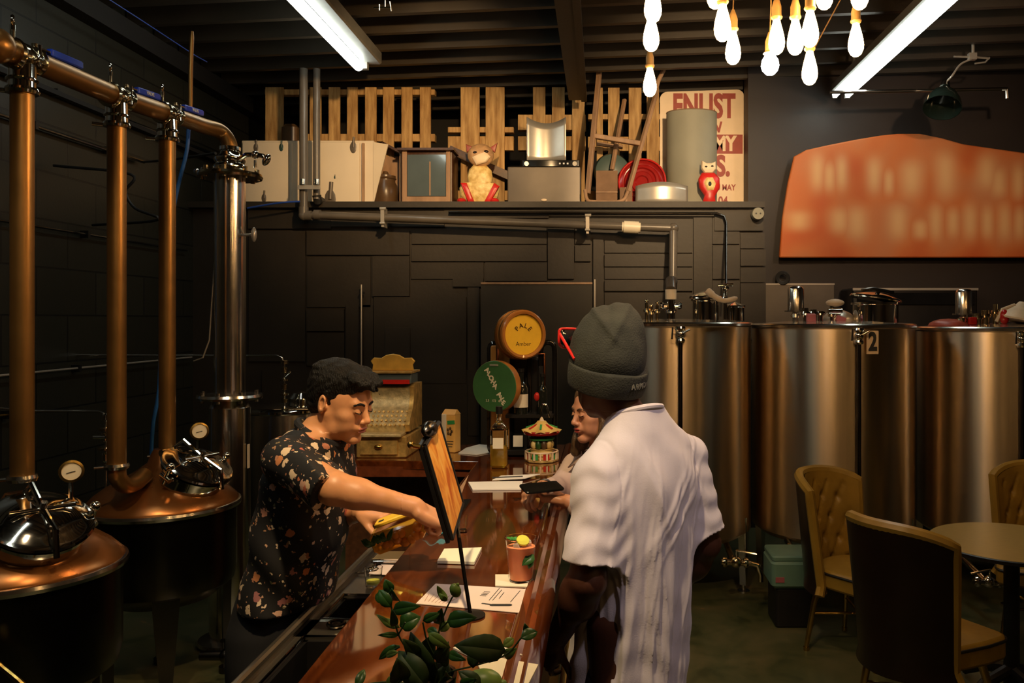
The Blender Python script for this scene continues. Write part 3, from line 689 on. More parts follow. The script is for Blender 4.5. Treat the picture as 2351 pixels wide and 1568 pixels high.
# a third strip light, added out of frame for fill and lid highlights
t = thing('strip_light', 'single tube strip light above and behind the photographer', 'light', (-1.87, 1.6, 3.80), group='fluorescent strip lights on the ceiling')
B().rbox((0.05, 0, 0.055), (0.15, 2.5, 0.10), 0.02).build('housing', 'fixture', t)
B().cyl((-0.04, -1.17, -0.03), (-0.04, 1.17, -0.03), 0.038, n=16).build('tube', 'tube_light', t)
for i, (p, tg, e, c, an) in enumerate(FILL_SPOTS):  # housings for the added fill spots, all out of view
    d = (Vector(tg) - Vector(p)).normalized(); P0 = Vector(p)
    t = thing('spotlight', ['black track spotlight aimed at the shirt of the nearest customer', 'black track spotlight aimed along the bar top', 'black track spotlight aimed at the copper domes',
                            'black track spotlight aimed at the left half of the ledge', 'black track spotlight aimed at the right half of the ledge', 'black track spotlight aimed at the big orange sign'][i], 'light', P0, group='track spotlights')
    B().lathe([(0.055, 0.03), (0.06, 0.0), (0.055, -0.14), (0.02, -0.16)], P0 + d * -0.04, 18, axis=d).build('can', 'black', t, world=True)
    B().cyl(P0 - d * 0.1, (P0.x - d.x * .1, P0.y - d.y * .1, 3.94), 0.01).build('stem', 'black', t, world=True)
# ------------------------------------------------------------------ dome lamp on a gooseneck
t = thing('dome_lamp', 'dark green dome lamp hanging on a gooseneck from the right ceiling', 'light', at(2165, 230, 6.5))
p = at(2165, 232, 6.5); ax = Vector((-0.30, -0.45, -1)).normalized()
g = B(); g.lathe([(0.02, 0.0), (0.035, -0.02), (0.05, -0.05), (0.10, -0.10), (0.135, -0.17), (0.145, -0.23), (0.14, -0.23), (0.13, -0.17), (0.095, -0.105), (0.0, -0.06)], p + ax * -0.16, 28, axis=-ax)
g.build('shade', 'lamp_green', t, world=True)
B().cyl(p - ax * 0.20, p - ax * 0.14, 0.03, 0.04).build('socket_cap', 'chrome', t, world=True)
B().tube(smooth_path([p - ax * 0.19, at(2185, 175, 6.5), at(2205, 148, 6.5), at(2232, 135, 6.5)]), 0.008, 8).build('gooseneck', 'pale_metal', t, world=True)
B().box(at(2232, 130, 6.5), (0.06, 0.04, 0.05)).tube([at(2190, 130, 6.5), at(2232, 131, 6.5), at(2272, 134, 6.5)], 0.008, 6).tube([at(2238, 146, 6.5), at(2262, 143, 6.5), at(2272, 132, 6.5)], 0.007, 6).cyl(at(2234, 130, 6.5), at(2234, 95, 6.5), 0.012).build('clamp', 'pale_metal', t, world=True)
# ------------------------------------------------------------------ hanging bulbs
def bulb_proto():
    t = thing('hanging_bulb', 'x', 'light bulb')
    B().lathe([(0.001, -0.14), (0.012, -0.138), (0.022, -0.130), (0.030, -0.112), (0.032, -0.095), (0.029, -0.070), (0.022, -0.040), (0.015, -0.015), (0.013, 0.0)], n=20).build('glass', 'bulb_glass', t)
    B().lathe([(0.014, -0.006), (0.021, 0.0), (0.023, 0.006), (0.019, 0.014), (0.019, 0.045), (0.012, 0.07), (0.005, 0.085), (0.0, 0.086)], n=16).build('socket', 'socket', t)
    return t
proto = bulb_proto(); used = False
BULBS = [(1495, 118, 3.25, 'tapered warm bulb in the middle of the leftmost hanging string', 0), (1499, 52, 3.0, 'warm bulb at the top of the leftmost hanging string', 0), (1492, 222, 3.9, 'smallest and lowest warm bulb of the leftmost hanging string', 0),
         (1642, 20, 3.1, 'warm bulb cut by the top edge left of the big one', 0), (1659, 95, 3.05, 'big warm bulb left of the cool white one, highest in its pair', 0), (1683, 148, 3.4, 'narrow warm bulb hanging below and right of the big left one', 0),
         (1783, 125, 3.25, 'warm bulb directly above the cool white bulb', 0), (1826, 126, 3.2, 'warm bulb just right of the one above the cool white bulb', 0), (1860, 108, 3.1, 'warm bulb above the lowest warm bulb on the right', 0),
         (1859, 195, 3.35, 'lowest warm bulb of the right cluster', 0), (1893, 22, 3.1, 'warm bulb cut by the top edge above the right cluster', 0), (1974, 22, 3.0, 'warm bulb cut by the top edge above the rightmost one', 0),
         (1965, 130, 3.4, 'rightmost narrow warm bulb beside the twin strip light', 0), (1768, 172, 3.5, 'round cool white bulb among the warm ones', 1)]
for (px, py, Y, lab, kind) in BULBS:
    p = at(px, py, Y)
    if kind == 0:
        p = p + Vector((0, 0, 0.14)); o = proto if not used else dup(proto)
        used = True; o.location = p; o['label'] = lab; o['group'] = 'warm bulbs hanging over the bar'
    else:
        p = p + Vector((0, 0, 0.10)); o = thing('hanging_bulb', lab, 'light bulb', p)
        B().lathe([(0.001, -0.10), (0.018, -0.097), (0.032, -0.082), (0.038, -0.062), (0.034, -0.038), (0.020, -0.016), (0.014, 0)], n=20).build('glass', 'bulb_cool', o)
        B().lathe([(0.03, -0.01), (0.022, 0.0), (0.021, 0.04), (0.008, 0.08), (0.0, 0.081)], n=16).build('socket', 'socket', o)
    L = 3.93 - p.z
    B().tube([(0, 0, 0.08), (0.004, 0, 0.2), (0, 0, L)], 0.0028, 6).build('cord', 'cord', o)
# more bulbs added out of view, for warm fill and bright bands on the tanks
for k, (x, y, z, lab) in enumerate([(0.6, 0.4, 2.95, 'behind the man in the beanie'), (1.3, 1.2, 3.05, 'above the lounge, nearest the bar'), (1.75, 0.4, 2.9, 'above the lounge behind the camera'),
                           (2.4, 1.1, 3.1, 'above the lounge in the middle'), (3.1, 1.9, 3.0, 'above the lounge toward the right wall'), (3.6, 0.6, 2.9, 'closest to the right wall'), (2.9, -0.6, 3.0, 'far behind the camera on the right')]):
    o = dup(proto, (x, y, z), label='warm hanging bulb ' + lab, group='warm bulbs hanging over the bar')
    for ch in list(o.children):
        if ch.name.startswith('cord'): bpy.data.objects.remove(ch)
    B().tube([(0, 0, 0.08), (0.004, 0, 0.2), (0, 0, 3.93 - z)], 0.0028, 6).build('cord', 'cord', o)
# ------------------------------------------------------------------ fermentation tanks
def clamp(g, p, r, ax=(0, 0, 1), m=0.012):
    g.lathe([(r, -m), (r + 0.008, -m), (r + 0.012, 0), (r + 0.008, m), (r, m)], p, 24, axis=ax)
def tank(name, label, X, Y, ztop, r=0.53, zb=0.38, ang0=0.0, seam=None):
    t = thing(name, label, 'tank', (X, Y, 0), group='large steel fermentation tanks'); H = ztop
    prof = [(0.0, zb - 0.10), (0.10, zb - 0.09), (r * 0.9, zb - 0.02), (r, zb + 0.02)] + [(r, zb + 0.02 + (H - 0.03 - zb - 0.02) * k / 4) for k in range(1, 5)] + [(r, H - 0.02), (r - 0.004, H)]
    B().lathe(prof, n=96).build('shell', 'tank_steel', t)
    B().lathe([(r + 0.003, H - 0.03), (r + 0.012, H - 0.022), (r + 0.012, H - 0.006), (r + 0.002, H + 0.002), (r - 0.02, H + 0.003), (r * 0.6, H + 0.016), (0.001, H + 0.026)], n=96).build('lid_plate', 'steel', t)
    for k in range(4):
        a = ang0 + k * PI / 2; c, s = math.cos(a), math.sin(a); u = Vector((c, s, 0)); v = Vector((-s, c, 0))
        g = B(); p = u * (r - 0.05)
        g.add([p + v * -0.075 + Vector((0, 0, 0.52)), p + v * 0.075 + Vector((0, 0, 0.52)), p + v * 0.02 + Vector((0, 0, 0.05)), p + v * -0.02 + Vector((0, 0, 0.05)),
               p + u * .04 + v * -0.075 + Vector((0, 0, 0.52)), p + u * .04 + v * 0.075 + Vector((0, 0, 0.52)), p + u * .04 + v * 0.02 + Vector((0, 0, 0.05)), p + u * .04 + v * -0.02 + Vector((0, 0, 0.05))],
              [(0, 1, 2, 3), (7, 6, 5, 4), (0, 4, 5, 1), (1, 5, 6, 2), (2, 6, 7, 3), (3, 7, 4, 0)])
        g.cyl(p + u * .045 + v * -0.05 + Vector((0, 0, 0.5)), p + u * .03 + Vector((0, 0, 0.05)), 0.012)
        leg = g.build('leg', 'steel', t)
        q = p + u * .02; B().cyl(q + Vector((0, 0, 0)), q + Vector((0, 0, 0.012)), 0.04).cyl(q, q + Vector((0, 0, 0.07)), 0.014).build('foot', 'steel', leg)
    if seam is not None:
        a = seam; u = Vector((math.cos(a), math.sin(a), 0)); p = u * (r + 0.022)
        g = B(); g.cyl(p + Vector((0, 0, H - 0.10)), p + Vector((0, 0, zb + 0.05)), 0.013, n=12); pp = g.build('down_pipe', 'dark_steel', t)
        g = B(); q = p + Vector((0, 0, H - 0.07))
        g.ball(q, 0.032); clamp(g, q + Vector((0, 0, -0.04)), 0.018); clamp(g, q + Vector((0, 0, 0.035)), 0.02); g.cyl(q, q - u * 0.05, 0.02); g.tube([q + Vector((-.02, -.02, .02)), q + Vector((-.05, -.03, .04)), q + Vector((-.055, -.03, -.03))], 0.006)
        g.cyl(q + Vector((.0, -.02, 0)), q + Vector((.055, -.03, 0.03)), 0.007); g.build('pipe_clamp', 'chrome', t)
    return t
T1 = tank('fermentation_tank', 'steel tank behind the man in the beanie, fed by the grey pipe', 0.475, 5.60, 1.755, ang0=R(245), seam=R(-89))
T2 = tank('fermentation_tank', 'steel tank carrying the number 2 plate', 1.56, 5.60, 1.745, ang0=R(240), seam=R(-88.5))
T3 = tank('fermentation_tank', 'rightmost steel tank behind the round table', 2.69, 5.60, 1.725, ang0=R(250), seam=R(-102))
# tops of the tanks
def fit(t, parts):
    for nm, m, g in parts: g.build(nm, m, t, world=True)
z = 1.775
q = at(1540, 0, 5.55); x = q.x
g = B(); g.cyl((x, 5.55, z), (x, 5.55, z + .05), 0.030); clamp(g, (x, 5.55, z + .055), .03); g.cyl((x, 5.55, z + .06), (x, 5.55, z + .13), .03); g.cyl((x - .07, 5.55, z + .09), (x + .07, 5.55, z + .09), .017); clamp(g, (x - .06, 5.55, z + .09), .017, (1, 0, 0)); clamp(g, (x + .06, 5.55, z + .09), .017, (1, 0, 0))
fit(T1, [('inlet_cross', 'chrome', g)])
t = thing('pipe_drop', 'white and grey pipe end plugged into the first tank', 'pipe', (x, 5.55, z + .14))
B().cyl((x, 5.55, z + .135), (x, 5.55, z + .20), .038).build('white_coupling', 'pvc_white', t, world=True)['label'] = 'white coupling'
B().tube([(x, 5.55, z + .20), (x + 0.0, 5.6, z + .26), (at(1545, 0, 6.0).x, 6.0, z + .27 + (6.0 - 5.6) * .03), at(1545, 662, 6.76)], .034, 14).build('tube', 'pvc_grey', t, world=True)
g = B()
for dx, h in ((-.03, .12), (.0, .09), (.04, .11)):
    px = at(1495, 0, 5.5).x + dx; g.cyl((px, 5.5, z), (px, 5.5, z + h), .011); clamp(g, (px, 5.5, z + h * .5), .011); g.ball((px, 5.5, z + h), .014)
fit(T1, [('sensor_fitting', 'brass_steel', g)])
def manway(t, c, r, h, tilt, lidz):
    c = Vector(c)
    B().lathe([(r, 0), (r, h), (r + .012, h + .004), (r + .012, h + .016), (r - .01, h + .018), (r - .012, 0.02)], c, 32).build('manway_collar', 'chrome', t, world=True)
    ax = Vector((math.sin(tilt), 0, math.cos(tilt)))
    l = B().lathe([(r + .02, 0), (r + .024, .008), (r + .018, .018), (r * .75, .035), (r * .3, .048), (0.001, .05)], c + Vector((0, 0, h + lidz)), 32, axis=ax).build('manway_lid', 'chrome', t, world=True)
    return l
p1 = at(1620, 735, 5.55); manway(T1, (p1.x, 5.55, z - .01), .088, .13, 0.0, .018)
g = B().tube(smooth_path([at(1625, 668, 5.45), at(1640, 680, 5.42), at(1662, 690, 5.42), at(1692, 684, 5.45)]), [.024] * 5 + [.019] * 5 + [.016] * 8 + [.010], 12); fit(T1, [('handle', 'pale_rubber', g)])
p1b = at(1688, 735, 5.62); g = B().lathe([(.062, 0), (.062, .09), (.07, .095), (.07, .105), (.0, .13)], (p1b.x, 5.62, z - .01), 28); fit(T1, [('port_cap', 'chrome', g)])
p1c = at(1665, 735, 5.6); g = B().cyl((p1c.x, 5.6, z), (p1c.x, 5.6, z + .20), .014).ball((p1c.x, 5.6, z + .215), .028).cyl((p1c.x - .05, 5.58, z + .225), (p1c.x + .05, 5.58, z + .235), .012); clamp(g, (p1c.x, 5.6, z + .14), .014); fit(T1, [('relief_valve', 'chrome', g)])
def canister(t, px, r, zc, h):
    c = at(px, 735, 5.5); g = B(); g.cyl((c.x, 5.5, z - .02), (c.x, 5.5, zc), .022); clamp(g, (c.x, 5.5, zc - .03), .022); g.cyl((c.x, 5.5, zc - .005), (c.x, 5.5, zc + .004), r + .02, n=28); g.build('vent_neck', 'steel', t, world=True)
    B().lathe([(r, 0), (r, h - .02), (r - .008, h - .005), (r * .7, h), (0, h + .002)], (c.x, 5.5, zc), 32).build('vent_canister', 'steel', t, world=True)
canister(T2, 1827, .053, z + .055, .165); canister(T3, 2213, .053, z + .035, .165)
p = at(1917, 735, 5.5); g = B().ball((p.x, 5.5, z + .11), (.062, .05, .026)); fit(T2, [('rubber_knob', 'pale_rubber', g)])
g = B().cyl((p.x - .02, 5.5, z - .01), (p.x - .02, 5.5, z + .1), .014).cyl((p.x - .05, 5.48, z + .055), (p.x + .04, 5.48, z + .055), .02); clamp(g, (p.x - .02, 5.5, z + .03), .016); fit(T2, [('knob_stem', 'chrome', g)])
g = B(); 
for k, px in enumerate((1850, 1868, 1884)):
    c = at(px, 735, 5.45); g.cyl((c.x, 5.45, z - .02), (c.x, 5.45, z + .075 - .01 * k), .017 + .004 * (k % 2), n=14); clamp(g, (c.x, 5.45, z + .04), .019)
fit(T2, [('fitting_row', 'chrome', g)])
c = at(1862, 735, 5.42); fit(T2, [('red_tag', 'pink_label', B().rbox((c.x, 5.42, z + .005), (.06, .04, .06), .006))])
c = at(1930, 735, 5.42); fit(T2, [('red_tag', 'pink_label', B().rbox((c.x, 5.42, z + .0), (.06, .04, .04), .006, Matrix.Rotation(R(20), 3, 'Y')))])
c = at(1925, 735, 5.58); fit(T2, [('dome_cover', 'pale_metal', B().ball((c.x, 5.58, z - .01), (.11, .10, .075)))])
p2 = at(2010, 735, 5.5); manway(T2, (p2.x, 5.5, z - .03), .145, .125, R(9), .035)
c = at(2010, 735, 5.5); g = B().tube([(c.x - .12, 5.42, z + .19), (c.x - .05, 5.4, z + .2), (c.x + .09, 5.42, z + .175)], .012).cyl((c.x, 5.45, z + .13), (c.x, 5.45, z + .2), .014); fit(T2, [('lid_bar', 'dark_steel', g)])
# number plate
u = Vector((at(2007, 786, 5.03).x - 1.56, 0, 0)); aa = math.asin(max(-1, min(1, u.x / .545)))
pl = Vector((1.56 + .545 * math.sin(aa), 5.60 - .545 * math.cos(aa), CZ - (786 - 735) * (5.6 - .545 * math.cos(aa)) / F))
t = B().box(pl + rotz(aa) @ Vector((0, -0.002, 0)), (0.078, 0.004, 0.142), rotz(aa)).build('number_plate', 'sign_cream', T2, world=True)
t['label'] = 'cream plate with a black 2'
text('2', 0.155, pl + rotz(aa) @ Vector((0, -0.006, 0.0)), rotz(aa) @ FACE_CAM, 'ink', t, 'numeral', bold=0.006, sx=0.72)
# clutter on the third tank
g = B()
for k, (px, h, r) in enumerate([(2245, .07, .03), (2262, .09, .026), (2285, .13, .016), (2296, .10, .02), (2208, .04, .02)]):
    c = at(px, 735, 5.45); g.cyl((c.x, 5.45, z - .03), (c.x, 5.45, z - .03 + h), r, n=16); clamp(g, (c.x, 5.45, z - .03 + h * .6), r)
fit(T3, [('fitting_row', 'brass_steel', g)])
c = at(2306, 735, 5.42); fit(T3, [('red_cap', 'deep_red', B().ball((c.x, 5.42, z + .015), (.03, .03, .05)))]); c = at(2232, 735, 5.42); fit(T3, [('red_cap', 'deep_red', B().rbox((c.x, 5.42, z - .01), (.05, .04, .05), .008))])
c = at(2178, 735, 5.5); fit(T3, [('red_gasket', 'rust_red', B().ball((c.x, 5.5, z - .04), (.13, .12, .045)))])
t = thing('plastic_funnel', 'pale plastic funnel lying on top of the rightmost tank', 'funnel', at(2340, 735, 5.45) - Vector((0, 0, .03)))
B().lathe([(.14, 0.0), (.145, .01), (.12, .05), (.05, .10), (.03, .13), (.026, .13), (.045, .10), (.11, .05), (.13, .012)], (0, 0, .02), 28, axis=(0.25, 0, 1)).build('bowl', 'pale_rubber', t)
B().tube([(-.03, 0, .13), (-.12, -.02, .10), (-.16, -.02, .02)], .012, 8).build('handle', 'pale_rubber', t)
# floor-level valves between the tanks
def valve(label, px, py, Y, flip=1, m='brass_steel'):
    p = at(px, py, Y); t = thing('drain_valve', label, 'valve', p, group='floor-level drain valves under the tanks')
    g = B(); g.cyl((-.09, 0, 0), (.09, 0, -.01), .018); clamp(g, (-.07, 0, 0), .02, (1, 0, 0)); clamp(g, (.06, 0, -.005), .02, (1, 0, 0)); g.ball((0, 0, 0), .036); g.tube([(.09, 0, -.01), (.13, .0, -.02), (.15, 0, -.08), (.15, 0.0, -.12)], .016)
    g.cyl((-.02, 0, 0), (-.02, 0.3, .05), .02); g.build('body', m, t)
    B().cyl((0, -.01, .02), (0, -.02, .075), .008).tube([(0, -.02, .075), (flip * .12, -.03, .055)], .007, 8).build('lever', 'chrome', t)
    return t
valve('brass-lit drain valve under the first steel tank', 1690, 1290, 5.05)
v = valve('steel drain valve with a black-tipped lever over the green tub', 1840, 1290, 4.98, -1, 'chrome')
B().ball((-.12, -.03, .057), (.022, .016, .018)).build('lever_tip', 'black_rubber', v)
valve('chrome drain valve under the rightmost tank, seen below the table', 2270, 1335, 4.9, -1, 'chrome')
t = thing('green_tub', 'pale green plastic tub on the floor behind the tufted chair', 'tub', (at(1815, 735, 4.86).x, 4.87, 0))
B().rbox((0, 0, .31), (.27, .28, .16), .03).build('body', 'green_box', t); B().rbox((0, 0, .40), (.26, .26, .035), .02).build('lid', 'green_box', t)
B().rbox((0, 0, .115), (.22, .24, .23), .02).build('stand', 'black', t); B().box((-.09, -.141, .285), (.05, .004, .03)).build('label_patch', 'pink_label', t)
# rear small tank behind the barman
t = thing('brite_tank', 'small dark steel tank behind the barman', 'tank', (at(655, 735, 5.6).x, 5.6, 0))
B().lathe([(.0, .1), (.24, .14), (.26, .2), (.26, 1.16), (.255, 1.18)], n=48).build('shell', 'steel', t)
B().lathe([(.262, 1.15), (.275, 1.16), (.275, 1.175), (.262, 1.185), (.2, 1.20), (.0, 1.22)], n=48).build('lid_plate', 'chrome', t)
for a in (45, 135, 225, 315): B().cyl((math.cos(R(a)) * .22, math.sin(R(a)) * .22, 0), (math.cos(R(a)) * .22, math.sin(R(a)) * .22, .2), .02).build('leg', 'steel', t)
B().lathe([(.08, 0), (.08, .05), (.09, .055), (.06, .09), (0, .10)], (.11, 0, 1.19), 24).build('hatch', 'chrome', t)
# ------------------------------------------------------------------ copper stills
def still(label, X, Y, mang, r=0.33, zr=0.885):
    t = thing('copper_still', label, 'still', (X, Y, 0), group='copper-domed stills')
    B().lathe([(0, .40), (r * .7, .43), (r * .96, .50), (r, .56), (r, zr - .01)], n=64).build('vessel', 'dark_steel', t)
    B().lathe([(r + .002, zr - .03), (r + .018, zr - .025), (r + .022, zr - .012), (r + .018, zr), (r + .002, zr + .004)], n=64).build('rim_ring', 'steel', t)
    k = [(r + .008, zr + .002), (r + .006, zr + .010), (r - .03, zr + .048), (r - .08, zr + .085), (r - .14, zr + .12), (r - .20, zr + .152), (r - .26, zr + .195), (.055, zr + .235), (.042, zr + .26)]
    B().lathe(k, n=64).build('dome', 'copper_dome', t, ang=60)
    for a in (30, 120, 210, 300):
        u = Vector((math.cos(R(a)), math.sin(R(a)), 0)); p = u * (r - .05)
        g = B(); v = Vector((-u.y, u.x, 0))
        P = []
        for (hh, ww, dd) in ((.52, .06, .02), (.03, .022, .015)):
            for sx, sy in ((-1, -1), (1, -1), (1, 1), (-1, 1)): P.append(p + v * ww * sx + u * dd * sy + Vector((0, 0, hh)))
        g.add(P, [(0, 1, 2, 3), (7, 6, 5, 4), (0, 4, 5, 1), (1, 5, 6, 2), (2, 6, 7, 3), (3, 7, 4, 0)]); g.cyl(p, p + Vector((0, 0, .03)), .035)
        g.build('leg', 'dark_steel', t)
    # manway on the shoulder of the dome, lid flipped over its collar
    a = R(mang); u = Vector((math.cos(a), math.sin(a), 0)); c = u * .18 + Vector((0, 0, zr + .125)); n = (u * .55 + Vector((0, 0, 1))).normalized()
    s = n.cross(u).normalized(); w_ = s.cross(n)
    B().lathe([(.142, -.09), (.138, 0), (.138, .040), (.156, .045), (.156, .056), (.128, .056), (.128, -.02)], c, 36, axis=n).build('manway_collar', 'chrome', t)
    lid = B().lathe([(.160, 0), (.167, .006), (.162, .014), (.142, .018), (.122, .034), (.06, .052), (.0, .056)], c + n * .066, 40, axis=n).build('manway_lid', 'chrome', t)
    g = B(); top = c + n * .125
    g.tube([c + w_ * -.18 + n * .05, c + w_ * -.13 + n * .135, top, c + w_ * .13 + n * .13, c + w_ * .18 + n * .055], .010, 8); g.cyl(top - s * .10, top + s * .10, .008); g.cyl(c + n * .09, top + n * .03, .011)
    g.build('lid_clamp', 'chrome', lid)
    for sg in (-1, 1):
        g = B(); q = c + s * .168 * sg + n * .04; g.cyl(q - n * .03, q + n * .05, .010); g.ball(q + n * .06, .019); g.cyl(q - w_ * .03, q + w_ * .03, .012); g.build('swing_bolt', 'chrome', lid)
    q = c - w_ * .18 + n * .04; B().cyl(q - s * .05, q + s * .05, .017).build('hinge', 'chrome', lid)
    return t, c, n, s, w_
S1, c1, n1, s1, w1 = still('nearest copper-domed still at the lower left corner', at(42, 735, 3.0).x, 3.0, -38)
S2, c2, n2, s2, w2 = still('copper-domed still behind the nearest one, left of the barman', at(375, 735, 4.03).x, 4.03, -20)
def gauge(S, p, r=.036):
    p = Vector(p); d = Vector((.75, -1, .1)).normalized()
    g = B().lathe([(r, -.02), (r + .004, -.015), (r + .004, .004), (r - .004, .006), (r - .004, .0), (.0, .0)], p, 28, axis=d); h = g.build('gauge_case', 'brass', S, world=True)
    B().lathe([(r - .005, .001), (0.0005, .0015)], p, 28, axis=d).build('gauge_face', 'cream_face', h, world=False).data.transform(Matrix.Translation(-S.location))
    u, w_ = orth(d); B().tube([p + d * .003 - u * .012, p + d * .003 + u * .016 + w_ * .006], .0014, 5).build('needle', 'ink', h).data.transform(Matrix.Translation(-S.location))
    B().tube([p - d * .02, p - d * .03 + Vector((0, 0, -.03)), p - d * .03 + Vector((0, 0, -.15))], .007, 8).build('gauge_stem', 'chrome', S, world=True)
gauge(S1, at(164, 1082, 2.98)); gauge(S2, at(458, 990, 3.98), .038)
# outlet valve low on the second still
t = thing('drain_valve', 'small drain valve low between the copper still and the tall column', 'valve', at(520, 1505, 3.85))
B().cyl((-.12, 0, 0), (.04, 0, 0), .022).ball((0, 0, .0), .034).cyl((0, 0, 0), (0, 0, .07), .01).box((.02, 0, .07), (.09, .02, .012)).cyl((0.02, 0, -.045), (.02, 0, 0), .02).build('body', 'dark_steel', t)
t = thing('floor_hose', 'yellow hose on the floor at the bottom left corner', 'hose', at(20, 1540, 3.2))
B().tube(smooth_path([at(-30, 1500, 2.6), at(0, 1528, 2.62), at(52, 1572, 2.6), at(90, 1620, 2.6)]), .009, 8).build('tube', 'brass', t, world=True)
# ------------------------------------------------------------------ copper header over the stills
RX = [(at(51, 0, 3.0), 3.0, 1100), (at(268, 0, 3.61), 3.61, 1072), (at(384, 0, 4.03), 4.03, 1046)]
HZ = [2.725, 2.745, 2.775]
t = thing('copper_pipework', 'copper header pipe with three tall risers above the stills', 'pipe', (RX[0][0].x, 3.0, 1.15))
base = [Vector((p.x, Y, HZ[i])) for i, (p, Y, _) in enumerate(RX)]
start = at(-60, 92, 2.72); start = base[0] + (base[0] - base[1]).normalized() * .45
B().ball(base[0] + (base[0] - base[1]).normalized() * .14 + Vector((0, 0, .0)), (.062, .062, .062), 24).build('end_bulb', 'copper', t, world=True)
seg = [start, base[0], base[1], base[2]]
B().tube(seg, .043, 24).build('header', 'copper', t, world=True)
e0 = base[2]; col = Vector((at(528, 0, 4.55).x, 4.55, 0)); e1 = Vector((at(470, 0, 4.4).x, 4.4, 2.80)); 
B().tube(smooth_path([e0, e0.lerp(e1, .6), e1, Vector((col.x - .04, 4.52, 2.80)), Vector((col.x - .005, 4.55, 2.74)), Vector((col.x, 4.55, 2.64))], 8), .041, 24).build('elbow', 'copper', t, world=True)
for i, (p, Y, yb) in enumerate(RX):
    X = p.x; zb_ = CZ - (yb - 735) * Y / F
    if i == 1: zb_ = CZ - (1072 - 735) * Y / F
    rr = B().cyl((X, Y, zb_), (X, Y, HZ[i] - .09), .038, n=32).build('riser', 'copper', t, world=True)
    if i == 1: B().tube(smooth_path([(X, Y, zb_ + .01), (X, Y + .01, zb_ - .05), (X, Y + .07, zb_ - .095), (X - .005, Y + .16, zb_ - .10), (X - .01, Y + .24, zb_ - .08)]), .036, 20).build('riser_neck', 'copper', t, world=True)
    g = B(); clamp(g, (X, Y, zb_ + .004), .038)
    g.cyl((X, Y, zb_ + .004), (X - .08, Y - .03, zb_), .007)
    g.build('bottom_clamp', 'steel', t, world=True)
    g = B(); g.cyl((X, Y, HZ[i] - .125), (X, Y, HZ[i] - .03), .044, n=28); clamp(g, (X, Y, HZ[i] - .125), .044, m=.010); clamp(g, (X, Y, HZ[i] - .085), .04, m=.006); g.cyl((X - .09, Y - .03, HZ[i] - .125), (X - .04, Y, HZ[i] - .125), .009)
    g.build('riser_collar', 'chrome', t, world=True)
    d = ((base[i + 1] - base[i]) if i < 2 else (e1 - e0)).normalized()
    g = B(); clamp(g, Vector((X, Y, HZ[i])) - d * .055, .044, d, .012); clamp(g, Vector((X, Y, HZ[i])) + d * .06, .044, d, .012); g.ball((X, Y, HZ[i]), .050, 20); g.cyl(Vector((X, Y, HZ[i])) - d * .05, Vector((X, Y, HZ[i])) + d * .06, .047, n=24)
    hinge = Vector((X, Y, HZ[i])) - d * .055 + Vector((.01, -.01, .055)); g.cyl(hinge - Vector((0, 0, .02)), hinge + Vector((0, 0, .03)), .008)
    tee = g.build('tee_fitting', 'brass_steel', t, world=True)
    # wing nut loop
    g = B(); g.torus(hinge + Vector((0, 0, .055)), .018, .006, (1, .6, 0), 18, 6, sy=.8); g.cyl(hinge + Vector((0, 0, .02)), hinge + Vector((0, 0, .04)), .009); g.build('wing_nut', 'chrome', t, world=True)
    g = B(); q = Vector((X, Y, HZ[i])) + d * .06 + Vector((.045, -.03, .0)); g.ball(q, .016); g.cyl(q, q + Vector((.03, -.02, -.02)), .008); g.cyl(q + Vector((0, 0, -.03)), q + Vector((0, 0, .05)), .007); g.build('clamp_bolt', 'chrome', t, world=True)
    # blue lever
    a0 = Vector((X, Y, HZ[i])) + d * .10 + Vector((.0, -.0, .058)); dd = (d + Vector((0, 0, .02))).normalized(); side = d.cross(Vector((0, 0, 1))).normalized()
    Rm = frame(dd, side)
    L = .20 if i == 0 else .19
    g = B().box(a0 + dd * .01, (.10, .016, .006), Rm).cyl(a0 - dd * .03 - Vector((0, 0, .03)), a0 - dd * .03 + Vector((0, 0, .01)), .012); st = g.build('lever_arm', 'brass_steel', t, world=True)
    gr = B().rbox(a0 + dd * (.05 + L / 2), (L, .028, .030), .008, Rm).build('lever_grip', 'blue_grip', t, world=True)
    nrm = side if side.y < 0 else -side
    text('VALVE' if i else 'VALVE 2', .022, a0 + dd * (.05 + L / 2) + nrm * .0150, frame(dd, Vector((0, 0, 1))) if nrm.y < 0 else frame(-dd, Vector((0, 0, 1))), 'white_ink', gr, bold=.0004)
# ------------------------------------------------------------------ condenser column
t = thing('condenser_column', 'tall polished steel column standing behind the second still', 'still column', (col.x, 4.55, 0))
def cz(py): return CZ - (py - 735) * 4.55 / F
g = B(); g.lathe([(.081, cz(905)), (.081, cz(408))], n=40); g.build('upper_tube', 'steel', t)
g = B(); g.lathe([(.105, .02), (.105, cz(935))], n=40); g.lathe([(.105, cz(935)), (.085, cz(918))], n=40); g.build('lower_tube', 'steel', t)
g = B(); g.lathe([(.08, cz(916)), (.165, cz(916)), (.17, cz(911)), (.165, cz(905)), (.08, cz(905))], n=40)
for k in range(8): a = k * PI / 4; g.cyl((math.cos(a) * .145, math.sin(a) * .145, cz(922)), (math.cos(a) * .145, math.sin(a) * .145, cz(898)), .011, n=8)
g.build('middle_flange', 'steel', t)
g = B(); g.lathe([(.08, cz(410)), (.165, cz(410)), (.17, cz(405)), (.165, cz(399)), (.06, cz(399))], n=40)
for k in range(8): a = k * PI / 4 + .2; g.cyl((math.cos(a) * .14, math.sin(a) * .14, cz(414)), (math.cos(a) * .14, math.sin(a) * .14, cz(388)), .013, n=10)
g.build('top_flange', 'brass_steel', t)
